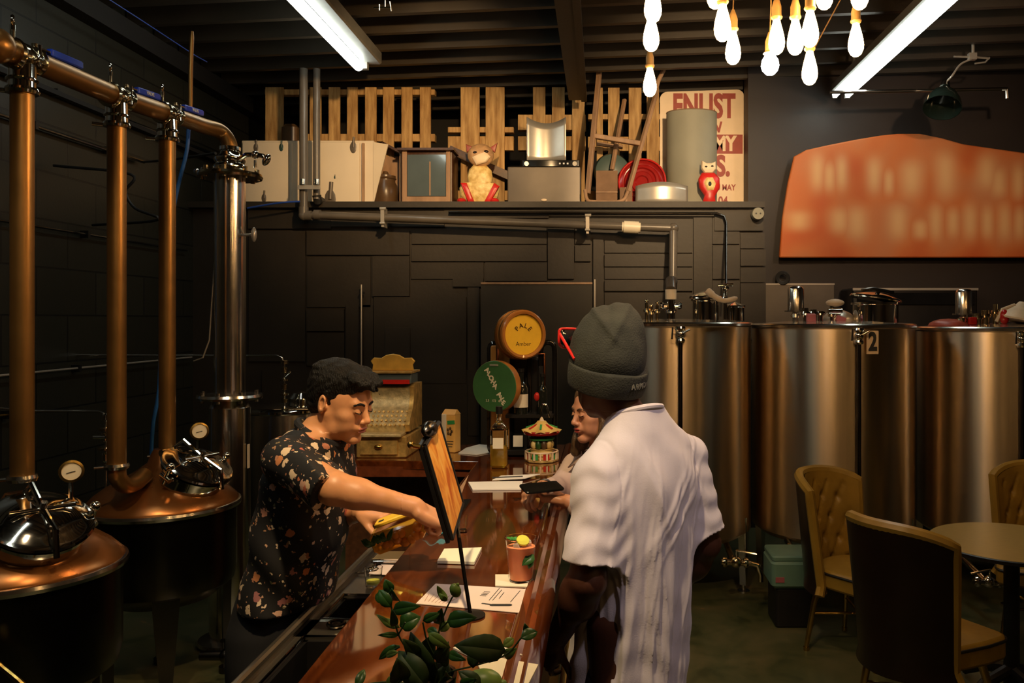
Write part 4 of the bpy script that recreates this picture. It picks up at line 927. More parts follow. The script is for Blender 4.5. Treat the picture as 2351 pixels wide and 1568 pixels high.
g = B(); g.lathe([(.075, cz(398)), (.088, cz(390)), (.088, cz(384)), (.072, cz(376)), (.082, cz(370)), (.082, cz(364)), (.055, cz(356)), (.048, cz(348)), (.055, cz(346)), (.055, cz(338)), (.042, cz(338))], n=36); g.build('cap', 'chrome', t)
g = B(); pc = Vector((.06, -.05, cz(372))); g.tube([pc, pc + Vector((.05, 0, .03)), pc + Vector((.11, 0, .03)), pc + Vector((.15, -.01, .02))], .013, 10); g.ball(pc + Vector((.10, 0, .03)), .022); g.ball(pc + Vector((.165, -.01, .0)), (.02, .02, .035), rot=Matrix.Rotation(R(30), 3, 'Y')); g.cyl(pc + Vector((.1, 0, 0)), pc + Vector((.1, 0, -.04)), .008); g.build('side_valve', 'chrome', t)
g = B(); g.cyl((-.16, -.03, cz(395)), (-.10, -.03, cz(392)), .008); g.ball((-.17, -.03, cz(395)), .015); g.ball((-.12, -.05, cz(392)), .016); g.build('wing_bolt', 'chrome', t)
g = B(); g.tube([(.08, -.02, cz(540)), (.12, -.04, cz(541)), (.145, -.05, cz(540))], .008, 8); g.ball((.155, -.055, cz(541)), (.014, .018, .04)); g.tube([(.075, 0, cz(480)), (.07, -.03, cz(520)), (.085, -.03, cz(538))], .004, 6); g.build('sample_tap', 'pale_metal', t)
g = B(); g.tube([(-.08, -.01, cz(600)), (-.085, -.06, cz(780)), (-.12, -.06, cz(820)), (-.18, -.04, cz(828))], .004, 6); g.build('sight_line', 'pale_metal', t)
g = B(); g.lathe([(.105, .0), (.16, .0), (.165, .012), (.16, .03), (.105, .04)], n=40); g.build('base_flange', 'steel', t)
g = B(); g.box((.115, -.03, cz(1045)), (.006, .02, .13)); g.build('level_strip', 'white_paint', t)
# ------------------------------------------------------------------ clutter on the ledge
LZ = 2.77
def lx(px, Y): return (px - CX) * Y / F
def lz(py, Y): return CZ + (CY - py) * Y / F
# pallets standing on edge at the back of the ledge
def pallet(label, px0, px1, slats, rails, Y=7.62, grp='pallets standing along the ledge', xpl=None):
    x0, x1 = lx(px0, Y), lx(px1, Y); t = thing('wooden_pallet', label, 'pallet', ((x0 + x1) / 2, Y, LZ), group=grp)
    for (a, c) in slats:
        xa, xc = lx(a, Y), lx(c, Y); B().box(((xa + xc) / 2, Y - .05, (LZ + 3.90) / 2), (xc - xa, .018, 3.90 - LZ)).build('slat', 'pallet_wood', t, world=True, bevel=.002)
    for zc, h in rails:
        B().box(((x0 + x1) / 2, Y, zc), (x1 - x0, .08, h)).build('rail', 'pallet_wood', t, world=True, bevel=.003)
    return t
Yq = 7.62
pallet('pallet with seven narrow slats left of the open gap', 612, 1000, [(615, 656), (716, 742), (759, 785), (801, 825), (842, 868), (883, 908), (925, 950), (967, 992)], [(lz(318, Yq), .07), (lz(450, Yq), .09), (3.86, .05)])
pallet('pallet with two wide slats behind the cat figure', 1030, 1180, [(1060, 1103), (1117, 1160)], [(lz(331, Yq), .13), (lz(300, Yq), .05), (lz(450, Yq), .09)])
pallet('pallet with slats behind the curved steel sheet', 1190, 1345, [(1225, 1253), (1268, 1297), (1314, 1343)], [(lz(331, Yq), .13), (lz(283, Yq), .14), (lz(450, Yq), .09)])
pallet('pallet half hidden behind the upturned chair frame', 1350, 1520, [(1370, 1384), (1396, 1422), (1443, 1472), (1484, 1512)], [(lz(331, Yq), .13), (lz(269, Yq), .05), (lz(450, Yq), .09)], Y=7.64)
t = thing('wooden_post', 'pale post rising behind the tall metal poster', 'post', (lx(1605, 7.75), 7.80, LZ)); B().box((0, 0, .565), (.18, .05, 1.13)).build('post', 'pallet_wood', t)
t = thing('loose_plank', 'short plank leaning across the pallets beside the cat figure', 'plank', (lx(1060, 7.45), 7.45, LZ))
B().box((at(1068, 355, 7.45) + at(1190, 395, 7.45)) / 2 + Vector((-.1, 0, 0)), (.62, .03, .07), Matrix.Rotation(R(24), 3, 'Y')).build('plank', 'dark_wood', t, world=True)
t = thing('fabric_bundle', 'dark bundle behind the left white cupboard', 'bundle', (lx(672, 7.5), 7.46, LZ))
B().rbox((0, 0, .38), (.15, .14, .76), .05).build('bundle', 'brown_crock', t)
# white cupboards
def cupboard(label, px0, px1, Y, dark, knobs):
    x0, x1 = lx(px0, Y), lx(px1, Y); W = x1 - x0; t = thing('wall_cupboard', label, 'cupboard', ((x0 + x1) / 2, Y, LZ)); H = lz(322, Y) - LZ
    B().rbox((0, .15, H / 2), (W, .28, H), .01).build('body', 'white_paint', t)
    d = B().rbox((-W * .08, 0.0, H / 2), (W * .78, .022, H * .93), .008).build('door', 'white_paint', t, bevel=.003)
    for k, (dx, dz, s_) in enumerate(knobs):
        B().ball((dx, -.012, dz), (s_, .004, s_ * 1.7), 12).cyl((dx, -.012, dz), (dx + s_ * .2, -.012, dz + s_ * 3), s_ * .35).build('peeling_patch', 'green_case' if k % 2 else 'grey_metal', d)
    B().box((W * .36, -.01, H / 2), (.02, .02, H * .9)).build('stile', 'old_wood' if dark else 'white_paint', t)
    return t
cupboard('left white cupboard with chipped paint on the ledge', 553, 688, 7.2, False, [(-.12, .50, .022), (.10, .50, .02), (-.05, .06, .022)])
c2_ = cupboard('right white cupboard with its door ajar, next to the dark crock', 692, 858, 7.2, True, [(.14, .50, .03), (-.02, .24, .008), (-.06, .05, .05)])
B().add([Vector((.31, .0, .0)), Vector((.44, .0, .55 - .02)), Vector((.44, .016, .53)), Vector((.31, .016, .0)), Vector((.31, 0, .55)), Vector((.31, .016, .55))], [(0, 1, 4), (3, 5, 2), (0, 3, 2, 1), (1, 2, 5, 4), (4, 5, 3, 0)]).build('open_flap', 'white_paint', c2_)
# crock
t = thing('stoneware_crock', 'dark stoneware crock between white cupboard and brown cabinet', 'crock', (lx(885, 7.3), 7.3, LZ))
B().lathe([(.085, 0), (.10, .02), (.105, .12), (.10, .19), (.085, .215), (.085, .235), (.095, .245), (.09, .255), (.07, .25)], n=32).build('pot', 'brown_crock', t)
B().lathe([(.088, .256), (.088, .27), (.03, .285), (.02, .31), (0, .315)], n=28).build('lid', 'brown_crock', t)
t = thing('wooden_box', 'open-fronted wooden box behind the dark crock', 'box', (lx(888, 7.45), 7.445, LZ))
W = .30; H = .49
g = B().box((0, .1, H / 2), (W, .02, H)).box((-W / 2, 0, H / 2), (.02, .2, H)).box((W / 2, 0, H / 2), (.02, .2, H)).box((0, 0, .01), (W, .2, .02)); g.build('case', 'old_wood', t)
B().box((-.075, 0, H + .04), (.18, .22, .02), Matrix.Rotation(R(-28), 3, 'Y')).box((.075, 0, H + .04), (.18, .22, .02), Matrix.Rotation(R(28), 3, 'Y')).build('roof', 'dark_wood', t)
B().cyl((-.09, -.02, .33), (-.09, -.02, .44), .012).build('spindle', 'gold_paint', t)
# brown cabinet with glass
t = thing('glass_cabinet', 'brown wooden cabinet with a grey glass front', 'cabinet', (lx(980, 7.25), 7.25, LZ)); W = lx(1040, 7.25) - lx(921, 7.25); H = lz(348, 7.25) - LZ
B().rbox((0, .14, H / 2), (W, .28, H), .012).build('body', 'dark_wood', t)
B().box((0, -.006, H * .56), (W * .74, .012, H * .76)).build('glass_panel', 'tv_glass', t)
B().box((-W * .42, -.012, H / 2), (.04, .02, H)).box((W * .42, -.012, H / 2), (.035, .02, H)).box((0, -.014, .04), (W * .78, .02, .08)).build('frame', 'old_wood', t)
B().box((0, .1, H + .01), (W + .04, .34, .02)).build('top', 'dark_wood', t)
B().box((.03, -.014, H * .5), (.012, .004, H * .62)).build('divider', 'old_wood', t)
# cut-out cat figure, seated, painted gold with red stripes
Yc = 7.16
t = thing('cat_figure', 'gold seated cat figure with red legs on the ledge', 'figure', (lx(1100, Yc), Yc, LZ))
sc = 1 / 262.0
def P(px, py): return ((px - 1100) * sc, (467 - py) * sc)
body = [P(*q) for q in [(1078, 467), (1058, 448), (1056, 430), (1064, 418), (1077, 425), (1074, 405), (1078, 388), (1088, 378), (1116, 378), (1128, 390), (1131, 408), (1126, 426), (1138, 420), (1146, 434), (1142, 450), (1128, 467)]]
def pillow(poly, t0, c0=(0, 0, 0)):
    """rounded solid over an outline"""
    g = B(); cx = sum(p[0] for p in poly) / len(poly); cy = sum(p[1] for p in poly) / len(poly); m = len(poly); rings = []
    for (s_, d) in ((0.55, -t0), (0.85, -t0 * .8), (1.0, -t0 * .3), (1.0, t0 * .3), (0.85, t0 * .8)):
        rings.append([Vector((cx + (x - cx) * s_, d, cy + (y - cy) * s_)) + Vector(c0) for x, y in poly])
    fs = []
    for i in range(4):
        for j in range(m): fs.append((i * m + j, i * m + (j + 1) % m, (i + 1) * m + (j + 1) % m, (i + 1) * m + j))
    fs += [tuple(reversed(range(m))), tuple(range(4 * m, 5 * m))]
    return g.add([p for r_ in rings for p in r_], fs)
pillow(body, .05).build('body', 'gold_paint', t, ang=60)
hd = B().ball((P(1104, 356)[0], -.01, P(1104, 356)[1]), (.115, .06, .10), 24).build('head', 'cat_face', t)
pillow([P(*q) for q in [(1086, 362), (1098, 356), (1116, 350), (1128, 362), (1118, 374), (1096, 380)]], .02, (0, -.055, 0)).build('muzzle', 'sign_cream', hd)
B().ball((P(1094, 352)[0], -.06, P(1094, 352)[1]), (.022, .01, .012)).ball((P(1118, 350)[0], -.06, P(1118, 350)[1]), (.022, .01, .012)).build('eye', 'eye_dark', hd)
for q in ([(1070, 330), (1072, 350), (1090, 338)], [(1122, 340), (1136, 350), (1142, 327)]):
    pillow([P(*k) for k in q], .014).build('ear', 'rust_red', hd)
for q in ([(1060, 420), (1074, 420), (1092, 464), (1078, 466)], [(1136, 420), (1148, 428), (1126, 466), (1112, 466)]):
    pillow([P(*k) for k in q], .02, (0, -.05, 0)).build('leg_stripe', 'red', t)
for q in (1062, 1136): B().ball((P(q, 461)[0], -.04, .025), (.04, .05, .026)).build('paw', 'red', t)
# steel box with a black tuner and a curved sheet on top
t = thing('metal_case', 'brown-grey metal case carrying the black tuner', 'case', (lx(1249, 7.2), 7.2, LZ)); W = lx(1333, 7.2) - lx(1165, 7.2); H = lz(383, 7.2) - LZ
B().rbox((0, .15, H / 2), (W, .3, H), .01).build('body', 'grey_metal', t); B().ball((0, -.004, .045), (.025, .006, .012)).build('badge', 'sign_cream', t)
B().box((0, .0, .012), (W * 1.0, .01, .024)).build('plinth', 'black', t)
t = thing('stereo_tuner', 'low black tuner with lit buttons on the metal case', 'tuner', (lx(1264, 7.2), 7.22, LZ + H))
B().rbox((0, .12, .035), (.50, .24, .058), .008).build('body', 'black_gloss', t)
for k in range(3): B().box((.08 + .034 * k, -.003, .032), (.014, .006, .014)).build('button', 'white_ink', t)
B().cyl((-.21, -.01, .03), (-.21, .01, .03), .02).cyl((.21, -.01, .03), (.21, .01, .03), .02).build('knob', 'pale_metal', t)
for dx in (-.2, .2): B().box((dx, .12, .004), (.04, .1, .008)).build('foot', 'black', t)
t = thing('curved_sheet', 'curved pale metal sheet standing on the tuner', 'metal sheet', (lx(1253, 7.22), 7.30, LZ + H + .064))
Wc = lx(1299, 7.22) - lx(1208, 7.22); Hc = lz(262, 7.2) - (LZ + H + .064)
g = B(); g.open = 1
def sheet(u, v):
    x = (u - .5) * Wc; return Vector((x, .05 * (1 - (2 * u - 1) ** 2) , v * (Hc - .045 * (1 - (2 * u - 1) ** 2))))
g.grid(sheet, 16, 6).build('sheet', 'pale_metal', t, solid=.008)
B().tube([sheet(k / 10, 0.004) for k in range(11)], .007, 6).build('bottom_edge', 'chrome', t)
# upturned chair frame: four splayed legs joined by rails
Yh = 7.22
t = thing('chair_frame', 'pale wooden chair frame upturned on the ledge', 'chair frame', (lx(1410, Yh), Yh, LZ))
def stick(a, c_, Y0, Y1, r, nm='leg', sq=False):
    pa, pc = at(*a, Y0), at(*c_, Y1)
    d = (pc - pa); B().box((pa + pc) / 2, (r * 2, r * 1.6, d.length), frame(d.normalized().cross(Vector((0, 1, 0))).cross(d.normalized()) if False else Vector((0, 1, 0)).cross(d), Vector((0, 1, 0))) @ Matrix.Rotation(R(90), 3, 'X') if False else d.to_track_quat('Z', 'Y').to_matrix()).build(nm, 'old_wood', t, world=True, bevel=.006)
stick((1376, 162), (1349, 445), 7.3, 7.1, .022); stick((1434, 228), (1405, 390), 7.5, 7.35, .018); stick((1506, 215), (1442, 440), 7.3, 7.1, .020)
B().tube(smooth_path([at(1504, 222, 7.3), at(1510, 190, 7.3), at(1524, 160, 7.3)]), .020, 10).build('curved_leg_end', 'old_wood', t, world=True)
stick((1362, 312), (1470, 330), 7.2, 7.2, .026, 'rail'); stick((1370, 330), (1430, 338), 7.45, 7.45, .02, 'rail')
B().tube(smooth_path([at(1343, 436, 7.1), at(1348, 458, 7.08), at(1362, 463, 7.06), at(1425, 462, 7.06), at(1442, 440, 7.1)]), .016, 10).build('seat_bow', 'old_wood', t, world=True)
t = thing('cardboard_box', 'brown cardboard box under the upturned chair frame', 'box', (lx(1393, 7.3), 7.33, LZ))
B().box((0, -.03, .155), (.19, .11, .31)).build('body', 'cardboard', t, bevel=.003); B().box((0, -.093, .12), (.19, .004, .01)).build('tape', 'old_wood', t)
t = thing('hard_case', 'dark green rounded case behind the chair frame', 'case', (lx(1405, 7.5), 7.47, LZ))
B().lathe([(.16, -.05), (.165, 0), (.15, .04), (.05, .055), (0, .057)], (0, 0, .34), 32, axis=(.1, -1, 0)).cyl((0, 0.02, .0), (0, .02, .2), .1).build('shell', 'green_case', t)
t = thing('round_tray', 'dark red ringed metal tray leaning behind the grey box', 'tray', (lx(1474, 7.28), 7.30, LZ))
pr = [(.21, 0), (.215, .02), (.195, .03), (.175, .012), (.16, .01), (.15, .022), (.13, .024), (.12, .01), (.10, .008), (.09, .02), (.06, .02), (.05, .008), (0.001, .008)]
B().lathe(pr, (0, 0, .215), 48, axis=(-.1, -1, .15)).build('dish', 'deep_red', t)
B().torus((0, -.04, .215), .205, .008, (-.1, -1, .15)).build('rim', 'red', t)
t = thing('small_box', 'brown box next to the red tray under the chair frame', 'box', (lx(1437, 7.2), 7.22, LZ))
B().box((0, 0, .075), (.11, .12, .15)).build('body', 'cardboard', t, bevel=.003); B().box((0, -.061, .075), (.02, .003, .15)).build('tape', 'old_wood', t)
t = thing('metal_tray', 'low curved grey metal tray in front of the fibre drum', 'tray', (lx(1520, 7.12), 7.14, LZ))
g = B(); g.open = 1
g.grid(lambda u, v: Vector(((u - .5) * .45, -.05 * (1 - (2 * u - 1) ** 2) * 1.0 + .03, v * (.19 - .03 * (2 * u - 1) ** 2))), 20, 4).build('front_sheet', 'pale_metal', t, solid=.01)
B().box((0, .035, .085), (.40, .04, .17)).build('body', 'grey_board', t)
t = thing('paper_roll', 'pale roll lying behind the low grey tray', 'roll', (lx(1470, 7.3), 7.235, LZ)); B().cyl((0, 0, .022), (.10, 0, .022), .022).build('roll', 'grey_board', t)
# drum
t = thing('fibre_drum', 'tall grey drum in front of the metal poster', 'drum', (lx(1591, 7.27), 7.385, LZ)); rd = (1650 - 1533) / 2 / 260
H = lz(248, 7.2) - LZ
B().lathe([(rd, 0), (rd, H), (rd - .006, H), (rd - .006, H - .02), (0, H - .02)], n=48, sy=.72).build('body', 'grey_board', t); B().torus((0, 0, H), rd - .002, .005, n=40, sx=.72).build('rim', 'cardboard', t)
# poster
Ys = 7.6; x0, x1 = lx(1515, Ys), lx(1709, Ys); z1 = lz(206, Ys); t = thing('metal_poster', 'tall cream metal poster with red lettering at the right of the ledge', 'sign', ((x0 + x1) / 2, Ys, LZ))
w2_, h2_ = (x1 - x0) / 2, z1 - LZ; poly = [(-w2_, 0), (w2_, 0)]
poly += [(w2_ - .07 + .07 * math.cos(R(a)), h2_ - .07 + .07 * math.sin(R(a))) for a in range(0, 91, 15)] + [(-w2_ + .07 + .07 * math.cos(R(a)), h2_ - .09 + .07 * math.sin(R(a))) for a in range(90, 181, 15)]
B().prism(poly, .012).build('plate', 'sign_cream', t)
def ptxt(s, px, py, size, m='sign_red', bold=.006, sx=.8, shear=0, dy=0):
    return text(s, size, at(px, py, Ys - .009 - dy), FACE_CAM, m, t, bold=bold, sx=sx, shear=shear)
ptxt('ENLIST', 1616, 246, .30, bold=.012, sx=.62); ptxt('IN', 1640, 293, .13, shear=.3)
B().box(at(1640, 331, Ys - .008), (.52, .004, .175)).build('red_panel', 'sign_red', t, world=True)
ptxt('ARMY', 1640, 331, .185, 'sign_cream', bold=.008, dy=.003); ptxt('U.S.', 1637, 383, .26, bold=.011, sx=.75); ptxt('YOU MAY', 1655, 431, .075, bold=.002); ptxt('04', 1660, 462, .11, bold=.003)
# red figure
t = thing('owl_figure', 'small red figure with a pale animal head in front of the drum', 'figure', (lx(1630, 7.1), 7.12, LZ)); s_ = 1 / 266.
def P2(px, py): return ((px - 1630) * s_, (467 - py) * s_)
pillow([P2(*q) for q in [(1612, 467), (1618, 448), (1606, 430), (1604, 410), (1612, 396), (1640, 396), (1652, 408), (1653, 430), (1642, 450), (1644, 467)]], .035).build('body', 'red', t, ang=60)
pillow([P2(*q) for q in [(1616, 420), (1622, 408), (1636, 408), (1643, 422), (1638, 436), (1624, 438)]], .014, (0, -.032, 0)).build('belly_patch', 'gold_paint', t)
hh = pillow([P2(*q) for q in [(1611, 368), (1622, 374), (1634, 374), (1644, 370), (1645, 388), (1636, 398), (1618, 398), (1610, 386)]], .03).build('head', 'sign_cream', t)
B().ball((P2(1621, 383)[0], -.03, P2(1621, 383)[1]), (.012, .006, .008)).ball((P2(1635, 382)[0], -.03, P2(1635, 382)[1]), (.012, .006, .008)).build('eye', 'eye_dark', hh)
B().ball((P2(1629, 423)[0], -.048, P2(1629, 423)[1]), (.014, .006, .02)).build('emblem', 'ink', t)
# ------------------------------------------------------------------ big orange sign on the right wall
def sp_sign():
    m = mat('sign_board_paint', (0.5, 0.15, 0.03), 0.6); nt = m.node_tree; b_ = bsdf(m)
    tc = nt.nodes.new('ShaderNodeTexCoord'); n = nt.nodes.new('ShaderNodeTexNoise'); n.inputs['Scale'].default_value = 2.2; n.inputs['Detail'].default_value = 1
    nt.links.new(tc.outputs['Object'], n.inputs['Vector'])
    c = ramp(nt, n.outputs[0], [(0.3, (0.50, 0.085, 0.012)), (0.5, (0.56, 0.15, 0.035)), (0.7, (0.52, 0.19, 0.07))])
    cur = c
    # worn soft-edged pale lettering blobs: (x, z, half width, half height)
    blobs = []
    def px2(px, py): return ((px - 2075) / 264.0, (455 - py) / 264.0)
    for (px, py, hw, hh_) in [(1875, 398, 14, 38), (1902, 408, 12, 30), (1930, 398, 12, 36), (2005, 405, 15, 38), (2038, 420, 10, 26), (2090, 412, 22, 40), (2168, 400, 20, 50), (2262, 395, 18, 36), (2290, 420, 14, 30), (2335, 420, 12, 36),
                             (1832, 508, 22, 20), (1925, 508, 18, 26), (1965, 512, 20, 34), (2060, 512, 18, 36), (2110, 528, 14, 20), (2146, 512, 13, 38), (2185, 512, 12, 30), (2224, 510, 14, 38), (2264, 512, 12, 34), (2303, 510, 14, 38), (2338, 512, 12, 34)]:
        blobs.append((*px2(px, py), hw / 264., hh_ / 264.))
    sx = nt.nodes.new('ShaderNodeSeparateXYZ'); nt.links.new(tc.outputs['Object'], sx.inputs[0])
    def math_(op, a, b2=None):
        q = nt.nodes.new('ShaderNodeMath'); q.operation = op
        for i, v in enumerate((a, b2)):
            if v is None: continue
            if isinstance(v, (int, float)): q.inputs[i].default_value = v
            else: nt.links.new(v, q.inputs[i])
        return q.outputs[0]
    tot = None
    for (x, z_, hw, hh_) in blobs:
        dx = math_('MULTIPLY', math_('SUBTRACT', sx.outputs[0], x), 1 / (hw * 1.25)); dz = math_('MULTIPLY', math_('SUBTRACT', sx.outputs[2], z_), 1 / (hh_ * 1.1))
        r2 = math_('ADD', math_('POWER', math_('ABSOLUTE', dx), 2.0), math_('POWER', math_('ABSOLUTE', dz), 3.0)); e = math_('POWER', 2.718, math_('MULTIPLY', r2, -1.0))
        tot = e if tot is None else math_('MAXIMUM', tot, e)
    mx = nt.nodes.new('ShaderNodeMix'); mx.data_type = 'RGBA'; mx.inputs[7].default_value = (0.72, 0.43, 0.19, 1)
    nt.links.new(math_('MULTIPLY', tot, 0.8), mx.inputs[0]); nt.links.new(cur, mx.inputs[6]); nt.links.new(mx.outputs[2], b_.inputs['Base Color'])
sp_sign()
Yg = 7.2; t = thing('wall_sign', 'large arched orange sign with worn pale lettering on the right wall', 'sign', (at(2075, 455, Yg).x, Yg, at(0, 455, Yg).z))
k = 1 / 264.0; poly = [(1788, 592), (1795, 500), (1808, 420), (1822, 360), (1850, 345), (1900, 334), (1960, 322), (2020, 312), (2060, 308), (2110, 308), (2160, 318), (2210, 332), (2280, 342), (2352, 352), (2372, 420), (2380, 592)]
B().prism([((a - 2075) * k, (455 - c) * k) for a, c in poly], .05).build('board', 'sign_board_paint', t, bevel=.012)
for xx in (-.7, .7): B().box((xx, .07, 0), (.06, .10, .1)).build('bracket', 'black', t)
# ------------------------------------------------------------------ the bar
BZ = 1.07
def on(px, py, z=BZ):
    """point of the horizontal plane z seen at px, py"""
    Y = F * (CZ - z) / (py - CY); return Vector(((px - CX) * Y / F, Y, z))
t = thing('bar_counter', 'long polished red-brown wooden bar top with grooved edge', 'bar counter', (-.36, 2.4, 0))
B().prism([(-.578, .7), (-.20, .7), (-.20, 4.66), (-1.36, 4.66), (-1.36, 4.14), (-.612, 4.10)], .045, (0, 0, BZ - .0225), (1, 0, 0), (0, 1, 0)).build('bar_top', 'bar_wood', t, world=True, bevel=.004)
g = B(); prof = [(-.20, .0), (-.19, .006), (-.175, .010), (-.165, .002), (-.150, .006), (-.138, -.004), (-.128, -.020), (-.124, -.045), (-.130, -.062), (-.150, -.075), (-.20, -.075)]
g.prism(prof, 3.96, (0, 2.68, BZ), (1, 0, 0), (0, 0, 1)); g.build('edge_moulding', 'bar_wood', t, world=True, ang=25)
B().box((-.26, 2.68, .50), (.06, 3.9, 1.0)).build('front_panel', 'dark_wood', t, world=True)
B().box((-.22, 2.68, .16), (.06, 3.9, .03)).cyl((-.16, .8, .22), (-.16, 4.6, .22), .018).build('foot_rail', 'brass', t, world=True)
B().box((-.98, 4.50, .51), (.74, .26, 1.02)).build('cupboard_base', 'dark_wood', t, world=True)
B().box((-.98, 4.13, BZ - .055), (.74, .02, .05)).build('apron', 'cherry', t, world=True)
# under-bar steel sink on the barman's side
t = thing('bar_sink', 'steel under-bar sink and drainboard on the barman side', 'sink', (-.72, 2.2, 0)); sz = .90
xl, xr = -.845, -.60
g = B(); g.box(((xl + xr) / 2, 2.86, sz - .01), (xr - xl, .48, .02)); g.box(((xl + xr) / 2, 1.22, sz - .01), (xr - xl, .06, .02)); g.box((xl + .015, 1.93, sz - .01), (.03, 1.38, .02)); g.box((xr - .015, 1.93, sz - .01), (.03, 1.38, .02)); g.box(((xl + xr) / 2, 2.34, sz - .01), (xr - xl, .13, .02)); g.build('drainboard', 'sink_steel', t, world=True)
g = B(); g.tube([(xl - .005, 1.2, sz + .018), (xl - .005, 3.12, sz + .018)], .014, 10).box((xl - .005, 2.16, sz - .04), (.02, 1.92, .10)); g.build('front_rim', 'sink_steel', t, world=True)
for (ya, yb) in ((2.405, 2.62), (1.25, 2.275)):
    g = B(); xm = (xl + xr) / 2; ym = (ya + yb) / 2; wd = xr - xl - .06
    g.box((xm, ym, sz - .25), (wd, yb - ya, .01)).box((xl + .035, ym, sz - .13), (.01, yb - ya, .24)).box((xr - .035, ym, sz - .13), (.01, yb - ya, .24)).box((xm, ya + .005, sz - .13), (wd, .01, .24)).box((xm, yb - .005, sz - .13), (wd, .01, .24)); g.build('basin', 'dark_steel' if ya > 2 else 'black', t, world=True)  # near basin is black to stand in for the shade inside it
    B().tube([(xl + .03, ya, sz + .002), (xr - .03, ya, sz + .002), (xr - .03, yb, sz + .002), (xl + .03, yb, sz + .002)], .004, 6, closed=True).build('basin_rim', 'chrome', t, world=True)
q = on(772, 1440, .90); B().torus(q + Vector((0, 0, .01)), .022, .006, n=18).cyl(q, q + Vector((0, 0, .012)), .012).build('drain_ring', 'dark_steel', t, world=True)
B().box((-.73, 2.9, .45), (.20, .3, .86)).box((-.73, 1.0, .45), (.20, .3, .86)).build('leg_cabinet', 'black', t, world=True)
q0 = on(885, 1310, .905)
t = thing('paper_sheet', 'pinkish paper lying on the sink drainboard', 'paper', q0); B().prism([(-.05, -.05), (.06, -.06), (.075, .05), (-.03, .06)], .0015, (0, 0, .003), (1, 0, 0), (0, 1, 0)).build('sheet', 'pink_paper', t)
q0 = on(857, 1345, .905)
t = thing('drinking_glass', 'empty glass standing on the sink drainboard', 'glass', q0); B().lathe([(.0, .002), (.024, 0), (.030, .06), (.028, .06), (.022, .006), (0, .008)], n=24).build('cup', 'glass', t); B().lathe([(0, .01), (.021, .01), (.022, .018), (0, .018)], n=18).build('lime_rest', 'lime', t)
t = thing('bar_tool', 'chrome strainer with coiled wire on the drainboard', 'bar tool', on(855, 1312, .905)); g = B().torus((0, 0, .006), .022, .003, n=20); g.cyl((.0, .02, .006), (-.01, .09, .008), .004).box((-.03, -.03, .004), (.05, .012, .004)); g.build('strainer', 'chrome', t)
t = thing('drip_tray', 'shallow steel tray at the far end of the drainboard', 'tray', on(905, 1285, .905)); B().rbox((0, 0, .008), (.14, .12, .014), .01).build('tray', 'steel', t); B().box((0, -.055, .017), (.13, .008, .004)).build('edge', 'chrome', t)
# ------------------------------------------------------------------ things on the bar
def sheet_thing(name, label, cat, pts, m, th=.0015, lift=.0012, group=None):
    P = [on(*p) for p in pts]; c = sum(P, Vector()) / len(P); t = thing(name, label, cat, (c.x, c.y, BZ), group=group)
    g = B(); n = len(P); z0, z1 = lift, lift + th
    g.add([(p.x - c.x, p.y - c.y, z0) for p in P] + [(p.x - c.x, p.y - c.y, z1) for p in P], [tuple(reversed(range(n))), tuple(range(n, 2 * n))] + [(i, (i + 1) % n, n + (i + 1) % n, n + i) for i in range(n)])
    g.build('sheet', m, t, smooth=False); return t
menu = sheet_thing('menu_sheet', 'printed paper menu with a small black drawing lying on the bar', 'paper', [(955, 1388), (1193, 1409), (1231, 1356), (1000, 1342)], 'pink_paper')
def flat(parent, a, b_, w_, m='ink', nm='print_line', z=.0032):
    A, Bq = on(*a), on(*b_); d = (Bq - A); g = B(); g.box((A + Bq) / 2 + Vector((0, 0, z)), (d.length, w_, .0004), rotz(math.atan2(d.y, d.x))); return g.build(nm, m, parent, world=True, smooth=False)
for k, (a, c_) in enumerate([((1123, 1381), (1147, 1353)), ((1131, 1381), (1152, 1357)), ((1146, 1377), (1157, 1363)), ((1172, 1385), (1194, 1359))]): flat(menu, a, c_, .0016)
for k in range(4): flat(menu, (1102 + 3 * k, 1370 - 3 * k), (1116 + 3 * k, 1371 - 3 * k), .003)
for k in range(7): flat(menu, (975 + 8 * k, 1383 + k), (985 + 12 * k, 1366 + k), .0007, 'lips')
q = on(1150, 1392) + Vector((0, 0, .0034)); g = B().rbox(q, (.055, .014, .0005), .006, n=2); g.build('drawing', 'ink', menu, world=True, smooth=False)
flat(menu, (1106, 1388), (1136, 1392), .006)
t = sheet_thing('note_pad', 'pale yellow note pad behind the menu sheet', 'note pad', [(1004, 1295), (1089, 1298), (1106, 1264), (1020, 1267)], 'note_yellow', .008, .002)
t = sheet_thing('paper_napkin', 'square white napkin under the pink cocktail', 'napkin', [(1137, 1348), (1232, 1351), (1230, 1322), (1137, 1322)], 'paper_warm', .003)
t = sheet_thing('paper_napkin', 'cream napkin nearest the camera at the bottom edge', 'napkin', [(1130, 1600), (1200, 1600), (1236, 1530), (1150, 1515), (1098, 1532)], 'paper_warm', .003)
t = sheet_thing('paper_napkin', 'crumpled white napkin among the plant leaves', 'napkin', [(1040, 1492), (1100, 1520), (1200, 1508), (1175, 1500), (1140, 1476), (1120, 1500), (1060, 1485)], 'paper', .004, .001)
t = sheet_thing('paper_stack', 'folded white papers in front of the woman', 'paper', [(1085, 1127), (1196, 1126), (1200, 1108), (1075, 1110)], 'paper', .006)
t = sheet_thing('paper_stack', 'thin white sheet lying above the folded papers', 'paper', [(1130, 1108), (1205, 1104), (1240, 1094), (1150, 1098)], 'paper', .003, .009)
t = sheet_thing('paper_stack', 'white papers beside the orange carton', 'paper', [(1052, 1042), (1095, 1046), (1126, 1040), (1125, 1024), (1100, 1022), (1070, 1030)], 'paper', .004)
